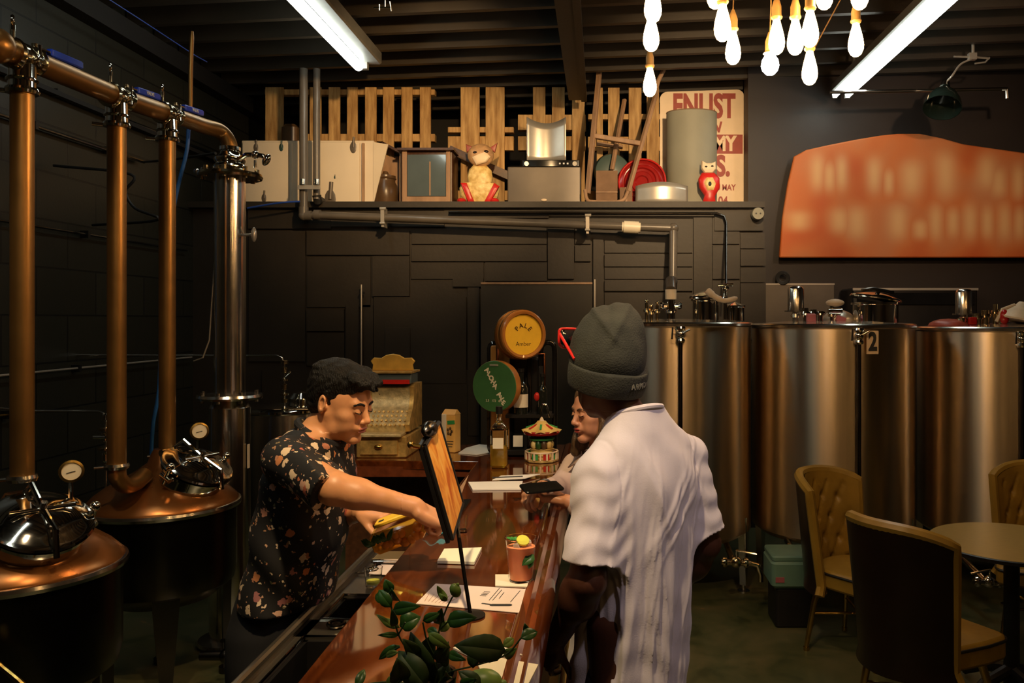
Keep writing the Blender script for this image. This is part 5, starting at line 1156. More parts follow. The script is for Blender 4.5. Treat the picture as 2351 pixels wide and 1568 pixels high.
a, c_ = on(1130, 1104), on(1200, 1101); t = thing('pen', 'thin black pen on the folded papers', 'pen', a + Vector((0, 0, .014))); B().cyl((0, 0, 0), c_ - a, .003, n=8).build('barrel', 'ink', t)
# cocktail
p = on(1196, 1336); t = thing('cocktail_cup', 'pink cocktail in a clear plastic cup with lime and mint', 'cocktail', (p.x, p.y, BZ + .005)); H = .113
B().lathe([(.0, .001), (.030, .0), (.031, .003), (.0415, H - .003), (.0435, H), (.0425, H + .002), (.040, H - .003), (.0296, .004), (0, .004)], n=40).build('cup', 'cup_plastic', t)
B().lathe([(.0, .006), (.0290, .006), (.0382, H - .022), (.0, H - .020)], n=40).build('drink', 'drink', t)
for (x, y, z, a) in ((.018, .0, .098, 20), (.0, .015, .096, 50), (-.008, -.012, .094, 70)): B().rbox((x, y, z), (.018, .018, .018), .004, Matrix.Rotation(R(a), 3, 'Z') @ Matrix.Rotation(R(a), 3, 'X')).build('ice_cube', 'ice', t)
B().lathe([(.0, -.003), (.017, -.003), (.018, 0), (.017, .003), (0, .003)], (.006, -.008, .108), 24, axis=(.2, -.5, .8)).build('lime_slice', 'lime', t)
rnd = random.Random(3)
def leafmesh(g, base, tip, wd, up=(0, -.3, 1), bend=.15, nseg=6):
    base, tip = Vector(base), Vector(tip); d = tip - base; L = d.length; s_ = d.cross(Vector(up)); s_ = s_.normalized() if s_.length > 1e-6 else Vector((1, 0, 0)); n = s_.cross(d).normalized(); P = []
    for i in range(nseg + 1):
        u = i / nseg; wv = wd / 2 * (math.sin(PI * min(1, u ** .75)) ** .8 if 0 < u < 1 else 0.02); m = base + d * u + n * (bend * L * math.sin(PI * u))
        P += [m - s_ * wv + n * wv * .35, m, m + s_ * wv + n * wv * .35]
    fs = []
    for i in range(nseg):
        for k in (0, 1): fs.append((i * 3 + k, i * 3 + k + 1, (i + 1) * 3 + k + 1, (i + 1) * 3 + k))
    g.open = 1; return g.add(P, fs)
g = B()
for k in range(7): a = k * .9; leafmesh(g, (-.022, -.006, .102), (-.022 + .018 * math.cos(a), -.006 + .014 * math.sin(a), .112 + .006 * rnd.random()), .011)
g.build('mint_sprig', 'mint', t, solid=.0006)
g = B(); leafmesh(g, (.036, -.016, .072), (.006, -.0385, .050), .026, (0, -1, .2), .1); leafmesh(g, (.030, -.022, .062), (.024, -.034, .040), .018, (0, -1, .2), .1); g.build('mint_leaf', 'leaf', t, solid=.0006)
# shot glass and tablet behind the menu holder
t = thing('shot_glass', 'small clear shot glass behind the menu holder', 'glass', on(1063, 1222)); B().lathe([(.0, .0), (.014, 0), (.018, .055), (.0165, .055), (.0125, .010), (0, .010)], n=24).build('cup', 'glass', t)
t = thing('tablet', 'dark flat tablet lying partly behind the menu holder', 'tablet', on(1040, 1180)); P = [on(*q) for q in ((1082, 1151), (1040, 1212), (985, 1210), (1040, 1152))]; c = on(1040, 1180)
g = B(); g.add([(q.x - c.x, q.y - c.y, .001) for q in P] + [(q.x - c.x, q.y - c.y, .009) for q in P], [(3, 2, 1, 0), (4, 5, 6, 7)] + [(i, (i + 1) % 4, 4 + (i + 1) % 4, 4 + i) for i in range(4)]); g.build('slab', 'black_gloss', t, smooth=False)
# menu holder on a rod
q = on(1080, 1415); t = thing('menu_stand', 'orange wooden menu board in a dark clip frame on a thin black rod', 'menu stand', q)
B().lathe([(.0, .0), (.035, 0), (.035, .004), (.01, .008), (0, .009)], n=28).build('base', 'black', t)
tl, tr, br, bl = at(974, 1024, 1.99), at(1006, 970, 2.12), at(1060, 1156, 2.12), at(1036, 1238, 1.99)
B().tube([q + Vector((0, 0, .005)), at(1066, 1320, 1.985), at(1054, 1236, 2.01), at(1049, 1205, 2.07)], .0048, 10).build('rod', 'dark_steel', t, world=True)
U = (tr - tl + br - bl); V = (tl - bl + tr - br); N = U.cross(V).normalized()
if N.x < 0: N = -N
g = B(); P = [tl, tr, br, bl]; g.add([p + N * .004 for p in P] + [p - N * .004 for p in P], [(0, 1, 2, 3), (7, 6, 5, 4)] + [(i, 4 + i, 4 + (i + 1) % 4, (i + 1) % 4) for i in range(4)]); g.build('board', 'menu_wood', t, world=True, smooth=False)
cc = sum(P, Vector()) / 4; g = B(); Q = [cc + (p - cc) * 1.05 - N * .005 for p in P]; g.add([p for p in Q] + [p - N * .010 for p in Q], [(0, 1, 2, 3), (7, 6, 5, 4)] + [(i, 4 + i, 4 + (i + 1) % 4, (i + 1) % 4) for i in range(4)]); g.build('back_panel', 'black', t, world=True, smooth=False)
for (a, b_) in ((tl, bl), (tr, br), (bl, br), (tl, tr)): B().tube([a + N * .002, b_ + N * .002], .0055, 6).build('frame_edge', 'black', t, world=True)
g = B(); m_ = (tl + tr) / 2; g.ball(m_ - N * .006 + Vector((0, 0, .012)), (.02, .05, .022)); g.build('clip', 'dark_steel', t, world=True)
g = B(); g.tube([tl - N * .01 + Vector((0, 0, 0)), tl - N * .03 + Vector((0, -.005, .01))], .006, 8).ball(tl - N * .034 + Vector((0, -.005, .012)), .009); g.build('clip_screw', 'brass', t, world=True)
g = B(); g.add([at(1058, 1138, 2.15), at(1076, 1090, 2.4), at(1056, 1118, 2.3), at(1058, 1138, 2.155), at(1076, 1090, 2.405), at(1056, 1118, 2.305)], [(0, 1, 2), (5, 4, 3), (0, 3, 4, 1), (1, 4, 5, 2), (2, 5, 3, 0)]); g.build('prop', 'old_wood', t, world=True, smooth=False)
# garnish tub held by the barman
tc = at(916, 1224, 2.36); t = thing('garnish_tub', 'clear tub of orange fruit with a yellow lid in the barman hands', 'tub', tc)
Rm = frame(Vector((.93, .12, .34)), Vector((-.1, 1, 0)))
B().rbox((0, 0, 0), (.155, .09, .062), .02, Rm).build('tub', 'gold_liquor', t)
lid = B().rbox(Rm @ Vector((.012, -.004, .048)), (.125, .075, .012), .014, Rm).build('lid', 'yellow_face', t)
B().box(Rm @ Vector((-.03, -.02, .055)), (.014, .014, .0015), Rm).build('sticker', 'ink', lid)
for k in range(12):
    x = -.065 + .135 * rnd.random(); y = -.036 - .004 * rnd.random(); B().ball(Rm @ Vector((x, y, -.022 + .03 * rnd.random())), .010 + .006 * rnd.random(), 12).build('fruit', 'orange_fruit', t)
g = B()
for k in range(12):
    x = -.075 + .05 * rnd.random(); leafmesh(g, Rm @ Vector((x, -.045, .0)), Rm @ Vector((x + .03 - .06 * rnd.random(), -.05, .03)), .014, (0, -1, 0))
g.build('herb', 'leaf', t, solid=.0006)
t = thing('cloth', 'small bright blue cloth under the barman right hand', 'cloth', on(1003, 1226, BZ)); g = B(); g.open = 1
g.grid(lambda u, v: Vector(((u - .5) * .075 + .01 * math.sin(9 * v), (v - .5) * .05, .028 + .012 * math.sin(7 * u + 4 * v) - .02 * abs(u - .5) * 2)), 12, 8).build('cloth', 'cyan_cloth', t, solid=.003)
# ------------------------------------------------------------------ far end of the bar
p = on(1146, 1073); t = thing('liquor_bottle', 'square clear bottle of golden liquor with a dark cap on the bar', 'bottle', (p.x, p.y, BZ))
B().rbox((0, 0, .095), (.080, .080, .19), .016).lathe([(.036, .185), (.036, .195), (.024, .208), (.014, .222), (.0125, .262)], n=28).build('glass', 'glass', t)
B().rbox((0, 0, .058), (.070, .070, .104), .012).build('liquor', 'gold_liquor', t)
B().cyl((0, 0, .255), (0, 0, .290), .0165, n=24).build('cap', 'black', t); B().box((.0, -.0405, .12), (.05, .001, .05)).build('label_patch', 'paper_warm', t)
p = on(1036, 1037); t = thing('tea_carton', 'orange and white drink carton with a green label', 'carton', (p.x, p.y, BZ), R(-22))
B().rbox((0, 0, .10), (.082, .06, .20), .006).build('body', 'carton_orange', t)
B().rbox((-.026, -.0, .103), (.032, .062, .198), .004).build('side_panel', 'carton_white', t)
B().add([(-.041, -.03, .20), (.041, -.03, .20), (.041, .03, .20), (-.041, .03, .20), (-.036, -.004, .226), (.036, -.004, .226), (.036, .004, .226), (-.036, .004, .226)], [(0, 1, 5, 4), (2, 3, 7, 6), (1, 2, 6, 5), (3, 0, 4, 7), (4, 5, 6, 7)]).build('gable', 'carton_orange', t)
B().box((.018, -.0315, .160), (.044, .002, .020), Matrix.Rotation(R(-6), 3, 'Y')).build('green_label', 'green_label', t)
g = B()
for k in range(5): g.ball((.010 + .012 * math.cos(k * 1.3), -.0315, .112 + .016 * math.sin(k * 1.3)), (.007, .0015, .009), 10)
g.build('printed_fruit', 'hair_brown', t)
for k in range(3): B().box((.012, -.0315, .06 - .014 * k), (.04 - .006 * k, .001, .0035)).build('print_line', 'ink', t)
# cash register
X0, X1 = at(826, 0, 4.25).x, at(945, 0, 4.25).x; t = thing('cash_register', 'antique brass cash register with ornate crest on the back counter', 'cash register', ((X0 + X1) / 2, 4.38, BZ)); W = X1 - X0
def side(poly, w_, xo=0): return B().prism(poly, w_, (xo, 0, 0), (0, 1, 0), (0, 0, 1))
B().rbox((-.01, .02, .055), (W * .96, .40, .11), .01).build('drawer_case', 'register_brass', t)
d = B().rbox((-.02, -.185, .055), (W * .72, .02, .075), .006).build('drawer', 'register_brass', t); B().ball((-.02, -.20, .06), (.022, .012, .012)).build('drawer_pull', 'brass', d)
B().box((-.02, -.16, .118), (W * .90, .12, .014)).build('coin_shelf', 'register_pale', t, bevel=.003)
prof = [(-.12, .125), (-.13, .16), (-.10, .20), (-.05, .24), (-.02, .30), (-.03, .345), (.0, .36), (.17, .36), (.17, .125)]
side(prof, W * .80, .0).build('body', 'register_pale', t, ang=40)
for sx in (-1, 1): side([(y - .006, z_ + .003) for y, z_ in prof], .022, sx * W * .42).build('side_plate', 'register_brass', t, ang=40)
for r_ in range(4):
    for k in range(9):
        x = -W * .36 + W * .72 * k / 8; z_ = .158 + .020 * r_; y = -.135 + .022 * r_; B().cyl((x, y + .012, z_), (x, y - .012, z_ + .008), .006, n=8).build('key', 'register_brass', t)
B().box((0, .02, .395), (W * .86, .16, .055)).build('display_case', 'tv_glass', t, bevel=.004)
B().box((0, -.062, .378), (W * .80, .006, .022)).build('red_band', 'red', t); B().box((0, .02, .428), (W * .92, .19, .010)).build('display_top', 'register_brass', t)
crest = [(-.11, 0), (-.105, .03), (-.118, .05), (-.10, .068), (-.06, .066), (-.035, .082), (0, .088), (.035, .082), (.06, .066), (.10, .068), (.118, .05), (.105, .03), (.11, 0)]
B().prism(crest, .02, (0, .02, .433), (1, 0, 0), (0, 0, 1)).build('crest', 'crest_gold', t, bevel=.004)
B().box((-.07, -.064, .402), (.03, .004, .018)).build('flag', 'white_ink', t)
t = thing('drip_mat', 'flat black mat in front of the cash register', 'mat', on(872, 1047)); B().rbox((0, 0, .006), (.22, .035, .010), .006).build('mat', 'black_gloss', t); B().box((.0, -.017, .012), (.20, .002, .002)).build('edge', 'steel', t)
# tap tower
Yt = 4.25; t = thing('beer_tap_tower', 'black tap tower with copper pipes and wooden boards at the end of the bar', 'tap tower', (at(1190, 0, Yt).x, Yt + .06, BZ))
def bx2(px0, py0, px1, py1, Y, d, m, nm, r=.02, parent=None):
    a, c_ = at(px0, py0, Y), at(px1, py1, Y); g = B().rbox(((a.x + c_.x) / 2, Y + d / 2, (a.z + c_.z) / 2), (abs(c_.x - a.x), (a.z - c_.z), d), r, Matrix.Rotation(R(90), 3, 'X')); return g.build(nm, m, parent or t, world=True)
bx2(1117, 782, 1180, 1045, Yt + .04, .06, 'black_gloss', 'back_panel', .04)
bx2(1163, 820, 1238, 1045, Yt + .06, .05, 'black', 'back_panel', .02)
bx2(1210, 820, 1221, 1045, Yt + .03, .03, 'black_gloss', 'upright', .006)
bx2(1126, 793, 1169, 1046, Yt + .015, .025, 'oak_paddle', 'wood_board', .012)
B().tube(smooth_path([at(1242, 840, Yt), at(1243, 800, Yt), at(1252, 787, Yt), at(1264, 787, Yt), at(1273, 800, Yt), at(1274, 860, Yt), at(1273, 1045, Yt)]), .014, 12).build('arch_tube', 'black_gloss', t, world=True)
B().tube([at(1142, 840, Yt - .02), at(1143, 772, Yt - .02), at(1166, 771, Yt - .02)], .0085, 10).build('copper_pipe', 'copper_bright', t, world=True)
B().tube([at(1228, 812, Yt - .02), at(1250, 812, Yt - .02), at(1250, 885, Yt - .02)], .0065, 10).build('copper_pipe', 'copper_bright', t, world=True)
bx2(1160, 952, 1270, 960, Yt - .07, .16, 'black', 'bottle_shelf', .003)
bx2(1126, 1034, 1275, 1046, Yt - .03, .12, 'black', 'foot', .006)
bx2(1178, 1000, 1200, 1026, Yt - .03, .004, 'paper', 'card', .001)
n_ = Vector((.50, -.86, .03)).normalized(); p = at(1203, 768, Yt - .10)
tower = t
def disc(pr, p, n, m, nm, parent, nn=48): return B().lathe(pr, p, nn, axis=n).build(nm, m, parent, world=True)
t = disc([(.112, -.10), (.120, -.06), (.124, -.03), (.122, .0), (.116, .006), (.104, .004), (.103, -.012), (0, -.012), (0, -.1)], p, n_, 'barrel_wood', 'barrel_sign', tower)
disc([(.103, -.011), (.102, -.008), (0.0005, -.008)], p, n_, 'yellow_face', 'face', t)
for h in (-.075, -.02): disc([(.119, h - .008), (.1265, h - .008), (.1265, h + .008), (.119, h + .008)], p, n_, 'copper', 'hoop', t)
Uf = Vector((0, 0, 1)).cross(n_).normalized(); Rf = frame(Uf, Vector((0, 0, 1)))
for k, ch in enumerate('PALE'):
    a = R(150 - 34 * k - 10); text(ch, .034, p + n_ * -.0070 + Uf * math.cos(a) * .045 + Vector((0, 0, 1)) * math.sin(a) * .045, Rf @ rotz(a - R(90)), 'dark_wood', t, 'lettering')
text('Amber', .030, p + n_ * -.0070 - Vector((0, 0, .048)), Rf, 'dark_wood', t, 'lettering')
n_ = Vector((-.42, -.90, .02)).normalized(); p = at(1135, 887, Yt - .12)
t = disc([(.128, -.045), (.130, -.02), (.128, .0), (.0, .0), (0, -.045)], p, n_, 'barrel_wood', 'round_tap_sign', tower); t['label'] = 'round green tap sign with pale slanting letters'
disc([(.1275, .0005), (.1255, .003), (0.0005, .003)], p, n_, 'green_face', 'face', t)
Uf = Vector((0, 0, 1)).cross(n_).normalized(); Rf = frame(Uf, Vector((0, 0, 1)))
for k, ch in enumerate('ALOHA AVE'):
    if ch == ' ': continue
    text(ch, .034, p + n_ * .0042 + Uf * (-.040 + .0118 * k) + Vector((0, 0, 1)) * (.080 - .0200 * k), Rf @ rotz(R(-35)), 'cream_face', t, 'lettering', bold=.0015)
text('2.5   172   6.8', .017, p + n_ * .0042 - Vector((0, 0, .072)), Rf, 'cream_face', t, 'lettering')
B().rbox(p + n_ * .004 + Vector((0, 0, .106)), (.05, .002, .010), .001, Rf @ Matrix.Rotation(R(-90), 3, 'X')).build('slot', 'grey_board', t, world=True)
def bottle(label, px, pyb, Y, h, r, extra=None):
    p = at(px, pyb, Y) + Vector((0, 0, .003)); t = thing('liquor_bottle', label, 'bottle', p)
    B().lathe([(0, 0), (r, 0), (r, h * .58), (r * .8, h * .66), (r * .38, h * .74), (r * .36, h * .95), (r * .4, h), (0, h)], n=28).build('glass', 'dark_glass', t)
    B().cyl((0, 0, h * .95), (0, 0, h * 1.03), r * .46).build('cap', 'black', t)
    if extra: extra(t, r, h)
    return t
bottle('dark bottle with a pale label standing on the tap tower shelf', 1196, 952, Yt - .03, .225, .036, lambda t, r, h: B().lathe([(r + .0006, h * .16), (r + .0006, h * .46)], n=28, a0=180, a1=360).build('label', 'paper', t))
bottle('dark wine bottle with a red seal at the right of the tap tower', 1245, 952, Yt - .03, .20, .026, lambda t, r, h: B().ball((-r * 1.0, -r * .6, h * .45), (.016, .01, .022)).build('red_seal', 'red', t))
B().tube(smooth_path([at(1240, 952, Yt - .10), at(1244, 932, Yt - .10), at(1254, 930, Yt - .10), at(1262, 958, Yt - .10)]), .005, 8).build('spout', 'chrome', tower, world=True)
# pagoda ornament
p = on(1243, 1060); p.y += .02; t = thing('pagoda_ornament', 'small painted pagoda carousel with red and yellow roof on the bar', 'ornament', (p.x, p.y, BZ + .003))
B().lathe([(.0, .0), (.082, 0), (.085, .008), (.0, .012)], n=8).build('base', 'gold_paint', t)
for k in range(16):
    a = k * PI / 8; B().box((.080 * math.cos(a), .080 * math.sin(a), .028), (.008, .008, .036), rotz(a)).build('railing_post', 'sign_cream', t)
B().torus((0, 0, .047), .081, .004, n=16).build('railing_top', 'sign_cream', t)
for k in range(8):
    a = k * PI / 4 + .39; B().box((.072 * math.cos(a), .072 * math.sin(a), .026), (.004, .03, .028), rotz(a)).build('railing_panel', 'green_label' if k % 2 else 'red', t)
B().lathe([(.055, .012), (.055, .055), (.06, .06), (.0, .062)], n=24).build('plinth', 'gold_paint', t)
for k in range(10):
    a = k * .63; B().ball((.045 * math.cos(a), .045 * math.sin(a), .082), (.016, .016, .022), 10).build('carved_figure', ('gold_paint', 'leaf', 'brown_crock')[k % 3], t)
B().cyl((0, 0, .06), (0, 0, .14), .028).build('drum', 'brown_crock', t); B().lathe([(.06, .105), (.065, .112), (.03, .12), (0, .12)], n=24).build('middle_deck', 'green_label', t)
g = B(); g.open = 1
def roof(u, v):
    a = 2 * PI * u; r = .018 + .076 * v + .006 * v * math.cos(8 * a); return Vector((r * math.cos(a), r * math.sin(a), .196 - .045 * v ** .7 + .012 * v * v * (1 + math.cos(8 * a)) * .5 - .01 * v))
g.grid(roof, 64, 8).build('roof', 'roof_yellow', t, solid=.004)
g = B()
for k in range(64):
    pass
B().lathe([(.088, .150), (.092, .142), (.086, .132), (.05, .130)], n=32).build('roof_valance', 'deep_red', t)
for k in range(8): a = k * PI / 4; g2 = B().box((.055 * math.cos(a), .055 * math.sin(a), .173), (.05, .010, .004), rotz(a) @ Matrix.Rotation(R(20), 3, 'Y')); g2.build('roof_stripe', 'red' if k % 2 else 'green_label', t)
B().lathe([(.02, .190), (.012, .198), (.006, .212), (0, .218)], n=16).build('finial', 'sign_cream', t)
# ------------------------------------------------------------------ foreground plant on the bar
Yf = 1.47
def cp(x, y, Y=Yf): return at(700 + x * .3113, 1080 + y * .3113, Y)
pp = Vector((cp(880, 0).x, Yf, BZ)); t = thing('potted_plant', 'leafy green plant with buds in a dark pot at the front of the bar', 'plant', pp)
B().lathe([(0, 0), (.045, 0), (.055, .05), (.058, .07), (.052, .07), (.045, .055), (0, .055)], n=32).build('pot', 'black_gloss', t)
g = B(); br = lambda *q, r=.0016: g.tube(smooth_path([cp(*k) for k in q]), r, 6)
br((900, 1700), (960, 1560), (975, 1400), (990, 1180), (1040, 1030), (1090, 930)); br((900, 1700), (880, 1500), (760, 1330), (690, 1210), (650, 1060), (620, 930)); br((930, 1650), (1050, 1500), (1250, 1440), (1480, 1360), (1600, 1230))
br((975, 1400), (900, 1250), (870, 1120)); br((690, 1210), (740, 1120)); br((700, 1300), (620, 1350)); br((1250, 1440), (1240, 1300)); br((1380, 1390), (1385, 1280)); br((990, 1180), (1060, 1110)); br((880, 1600), (640, 1560), (420, 1580))
g.build('stems', 'stem', t, world=True)
LV = [(640, 900, 590, 800, 80, 0), (650, 960, 520, 920, 110, 0), (640, 1010, 545, 880, 90, 0), (690, 960, 640, 870, 90, 0), (650, 1030, 855, 1000, 100, 0), (650, 1160, 525, 1060, 40, 1), (700, 1160, 560, 1095, 60, 1), (700, 1150, 855, 1080, 150, 0), (660, 1150, 640, 1020, 60, 0), (690, 1215, 535, 1215, 44, 0), (700, 1290, 545, 1395, 70, 0),
      (690, 1340, 600, 1370, 50, 1), (870, 1110, 1000, 1050, 70, 0), (1000, 1140, 1010, 1015, 100, 0), (1050, 1110, 1270, 1085, 120, 0), (1000, 1190, 1075, 1110, 70, 1), (985, 1210, 905, 1170, 60, 0), (910, 1200, 1075, 1310, 80, 1), (1060, 1350, 1190, 1400, 70, 0), (1470, 1370, 1565, 1310, 80, 1), (1460, 1300, 1540, 1240, 70, 1), (1590, 1240, 1715, 1190, 90, 0), (1650, 1210, 1620, 1125, 60, 0),
      (1480, 1330, 1100, 1290, 190, 2), (1030, 1450, 1045, 1310, 70, 1), (960, 1580, 935, 1400, 70, 1), (1240, 1460, 1250, 1280, 90, 2), (1260, 1400, 1380, 1300, 90, 2), (1375, 1390, 1385, 1235, 60, 2), (600, 1590, 725, 1510, 80, 1), (380, 1600, 440, 1465, 70, 0), (650, 1540, 660, 1475, 60, 0), (1080, 1520, 1040, 1480, 50, 1), (1150, 1600, 1270, 1540, 90, 0), (1300, 1590, 1130, 1480, 110, 2),
      (900, 1600, 690, 1330, 190, 2), (960, 1560, 780, 1190, 200, 2), (860, 1460, 960, 1200, 180, 2), (700, 1560, 680, 1380, 150, 2), (1000, 1600, 1060, 1420, 130, 2), (850, 1620, 740, 1440, 170, 2), (980, 1420, 1060, 1260, 110, 2), (830, 1380, 720, 1240, 110, 2)]
G3 = [B(), B(), B()]
for k, (x0, y0, x1, y1, wd, c) in enumerate(LV):
    dy = .04 * math.sin(k * 2.1); base = cp(x0, y0, Yf + dy); tip = cp(x1, y1, Yf + dy + .03 * math.sin(k * 1.3))
    leafmesh(G3[c], base, tip, wd * .3113 * Yf / F, (math.sin(k * 1.7) * .35, -.95, .45), .10)
G3[0].build('foliage', 'leaf', t, world=True, solid=.0008); G3[1].build('young_leaves', 'leaf_pale', t, world=True, solid=.0008); G3[2].build('old_leaves', 'stem', t, world=True, solid=.0008)
g = B(); g.ball(cp(1110, 885), (.010, .010, .013), 14, Matrix.Rotation(R(-25), 3, 'Y')).ball(cp(1126, 845), (.0035, .0035, .004), 8); g.build('flower_bud', 'leaf_pale', t, world=True)
g = B(); leafmesh(g, cp(1050, 958), cp(975, 850), .013, (.6, -.9, .2), -.25, 10); leafmesh(g, cp(1048, 958), cp(990, 905), .010, (-.3, -.9, .4), .3, 10); g.build('curled_bud', 'leaf_pale', t, world=True, solid=.001)
t = thing('lemon', 'greenish lemon lying at the foot of the plant', 'lemon', on(1150, 1590) + Vector((-.03, -.02, 0))); B().ball((0, 0, .026), (.036, .028, .026), 20).ball((.036, 0, .026), (.008, .007, .007)).build('fruit', 'leaf_pale', t)
# ------------------------------------------------------------------ lounge furniture
def tub_chair(label, X, Y, fx, fy, tufted=True, m='olive_vinyl', mb='dark_vinyl', seat_z=.46, top=.93):
    yaw = math.atan2(fy, fx) - R(90)         # local +y is the front
    t = thing('tub_chair', label, 'chair', (X, Y, 0), yaw, group='vinyl tub chairs around the table')
    ol = [(.215 * math.cos(R(a)), -.005 + .19 * math.sin(R(a))) for a in range(180, 361, 12)] + [(.228, .12), (.225, .22)] + [(.165 + .06 * math.cos(R(a)), .215 + .06 * math.sin(R(a))) for a in range(10, 91, 20)] + [(-.165 - .06 * math.cos(R(a)), .215 + .06 * math.sin(R(a))) for a in range(90, 9, -20)] + [(-.225, .22), (-.228, .12)]
    g = B(); g.prism(ol, .10, (0, 0, seat_z - .055), (1, 0, 0), (0, 1, 0)); seat = g.build('seat', m, t, bevel=.016)
    B().tube([(x * 1.01, y * 1.01, seat_z - .022) for x, y in ol], .006, 6, closed=True).build('welt', 'black', seat)
    def shape(u, v, off):
        """u -1..1 across, v 0..1 up; off: 0 front face, 1 rear face"""
        hw = .235 + .015 * v - .03 * (v > .0) * (1 - v); a = u * R(58)
        rr = .25 + .01 * v
        x = hw * 1.12 * math.sin(a) ; y = -.235 * (math.cos(a) - .35) / .65 * 1.0 - .05 * v
        z = seat_z - .14 + (top - seat_z + .14) * v * (1 - .10 * abs(u) ** 3) 
        n = Vector((math.sin(a), -math.cos(a), .1)).normalized()
        p = Vector((x, y, z)) + n * (.045 * off)
        if off == 0 and tufted:
            gx, gz = u * 3.2, v * 5.2; d = min(math.hypot(gx - i - .5 * (j % 2), (gz - j) * .9) for i in range(-4, 5) for j in range(0, 6)); e = min(abs(((gx + gz * .5) % 1) - .5), abs(((gx - gz * .5) % 1) - .5))
            if v > .12 and v < .93 and abs(u) < .86: p += n * (.022 * math.exp(-(d / .16) ** 2) + .009 * math.exp(-((.5 - e) / .10) ** 2) * 0 + .010 * math.exp(-(e / .06) ** 2) * 0 + .012 * math.exp(-((abs(((gx + gz * .5) % 1) - .5) - .5) / .07) ** 2))
            p -= n * .008
        return p
    nu, nv = 56, 44
    g = B(); g.grid(lambda a, b: shape(2 * a - 1, b, 0), nu, nv); g.build('back_cushion', m, t, ang=80)
    g = B(); g.grid(lambda a, b: shape(2 * a - 1, b, 1), 28, 12)
    g.build('back_shell', mb, t, ang=80)
    g = B(); g.tube([shape(-1, k / 12, .5) for k in range(13)] + [shape(-1 + k / 12, 1, .5) for k in range(1, 24)] + [shape(1, 1 - k / 12, .5) for k in range(13)], .026, 8); g.build('edge_roll', m, t)
    if tufted:
        for j in range(1, 5):
            for i in range(-2, 3):
                uu = (i + .5 * (j % 2)) / 3.2; vv = j / 5.2
                if abs(uu) < .8: B().ball(shape(uu, vv, 0) , .007, 8).build('tuft_button', mb, t)
    for sx in (-1, 1):
        for sy in (-1, 1):
            g = B(); g.tube([(sx * .15, .02 + sy * .15, seat_z - .11), (sx * .17, .02 + sy * .17, seat_z - .2), (sx * .20, .02 + sy * .20, .02)], [.019, .017, .012], 12); g.cyl((sx * .20, .02 + sy * .20, 0), (sx * .20, .02 + sy * .20, .02), .016); g.build('leg', 'brass', t)
    B().tube([(-.18, .02 - .18, .2), (.18, .02 + .18, .2)], .008, 8).tube([(-.18, .02 + .18, .2), (.18, .02 - .18, .2)], .008, 8).build('stretcher', 'brass', t)
    return t
tub_chair('button-tufted olive vinyl chair facing the table, in front of the second tank', at(1965, 0, 4.45).x, 4.45, .70, -.72, True, top=.92)
tub_chair('dark-backed chair seen from behind in the right foreground', at(2118, 0, 3.52).x, 3.52, .80, .45, False, 'olive_vinyl', 'dark_vinyl', .46, .94)
tub_chair('olive chair half cut by the right edge beyond the table', at(2395, 0, 4.55).x, 4.55, -.45, -.85, True, top=.93)
Xc = at(2325, 0, 3.85).x; t = thing('round_table', 'round laminate table on a pedestal at the right edge', 'table', (Xc, 3.86, 0))
B().lathe([(0, .715), (.345, .715), (.36, .722), (.362, .732), (.358, .740), (0, .740)], n=72).build('tabletop', 'table_laminate', t); B().lathe([(.3585, .718), (.366, .722), (.366, .735), (.3585, .7385)], n=72).build('edge_band', 'black', t)
B().cyl((0, 0, .03), (0, 0, .70), .035).build('column', 'black', t); B().cyl((0, 0, .695), (0, 0, .715), .13).box((-.07, -.1, .690), (.14, .02, .02)).build('mount_plate', 'brass', t)
for k in range(4):
    a = R(20 + 90 * k); B().tube([(.02 * math.cos(a), .02 * math.sin(a), .14), (.16 * math.cos(a), .16 * math.sin(a), .10), (.29 * math.cos(a), .29 * math.sin(a), .022)], [.03, .026, .018], 10).build('foot', 'black', t)
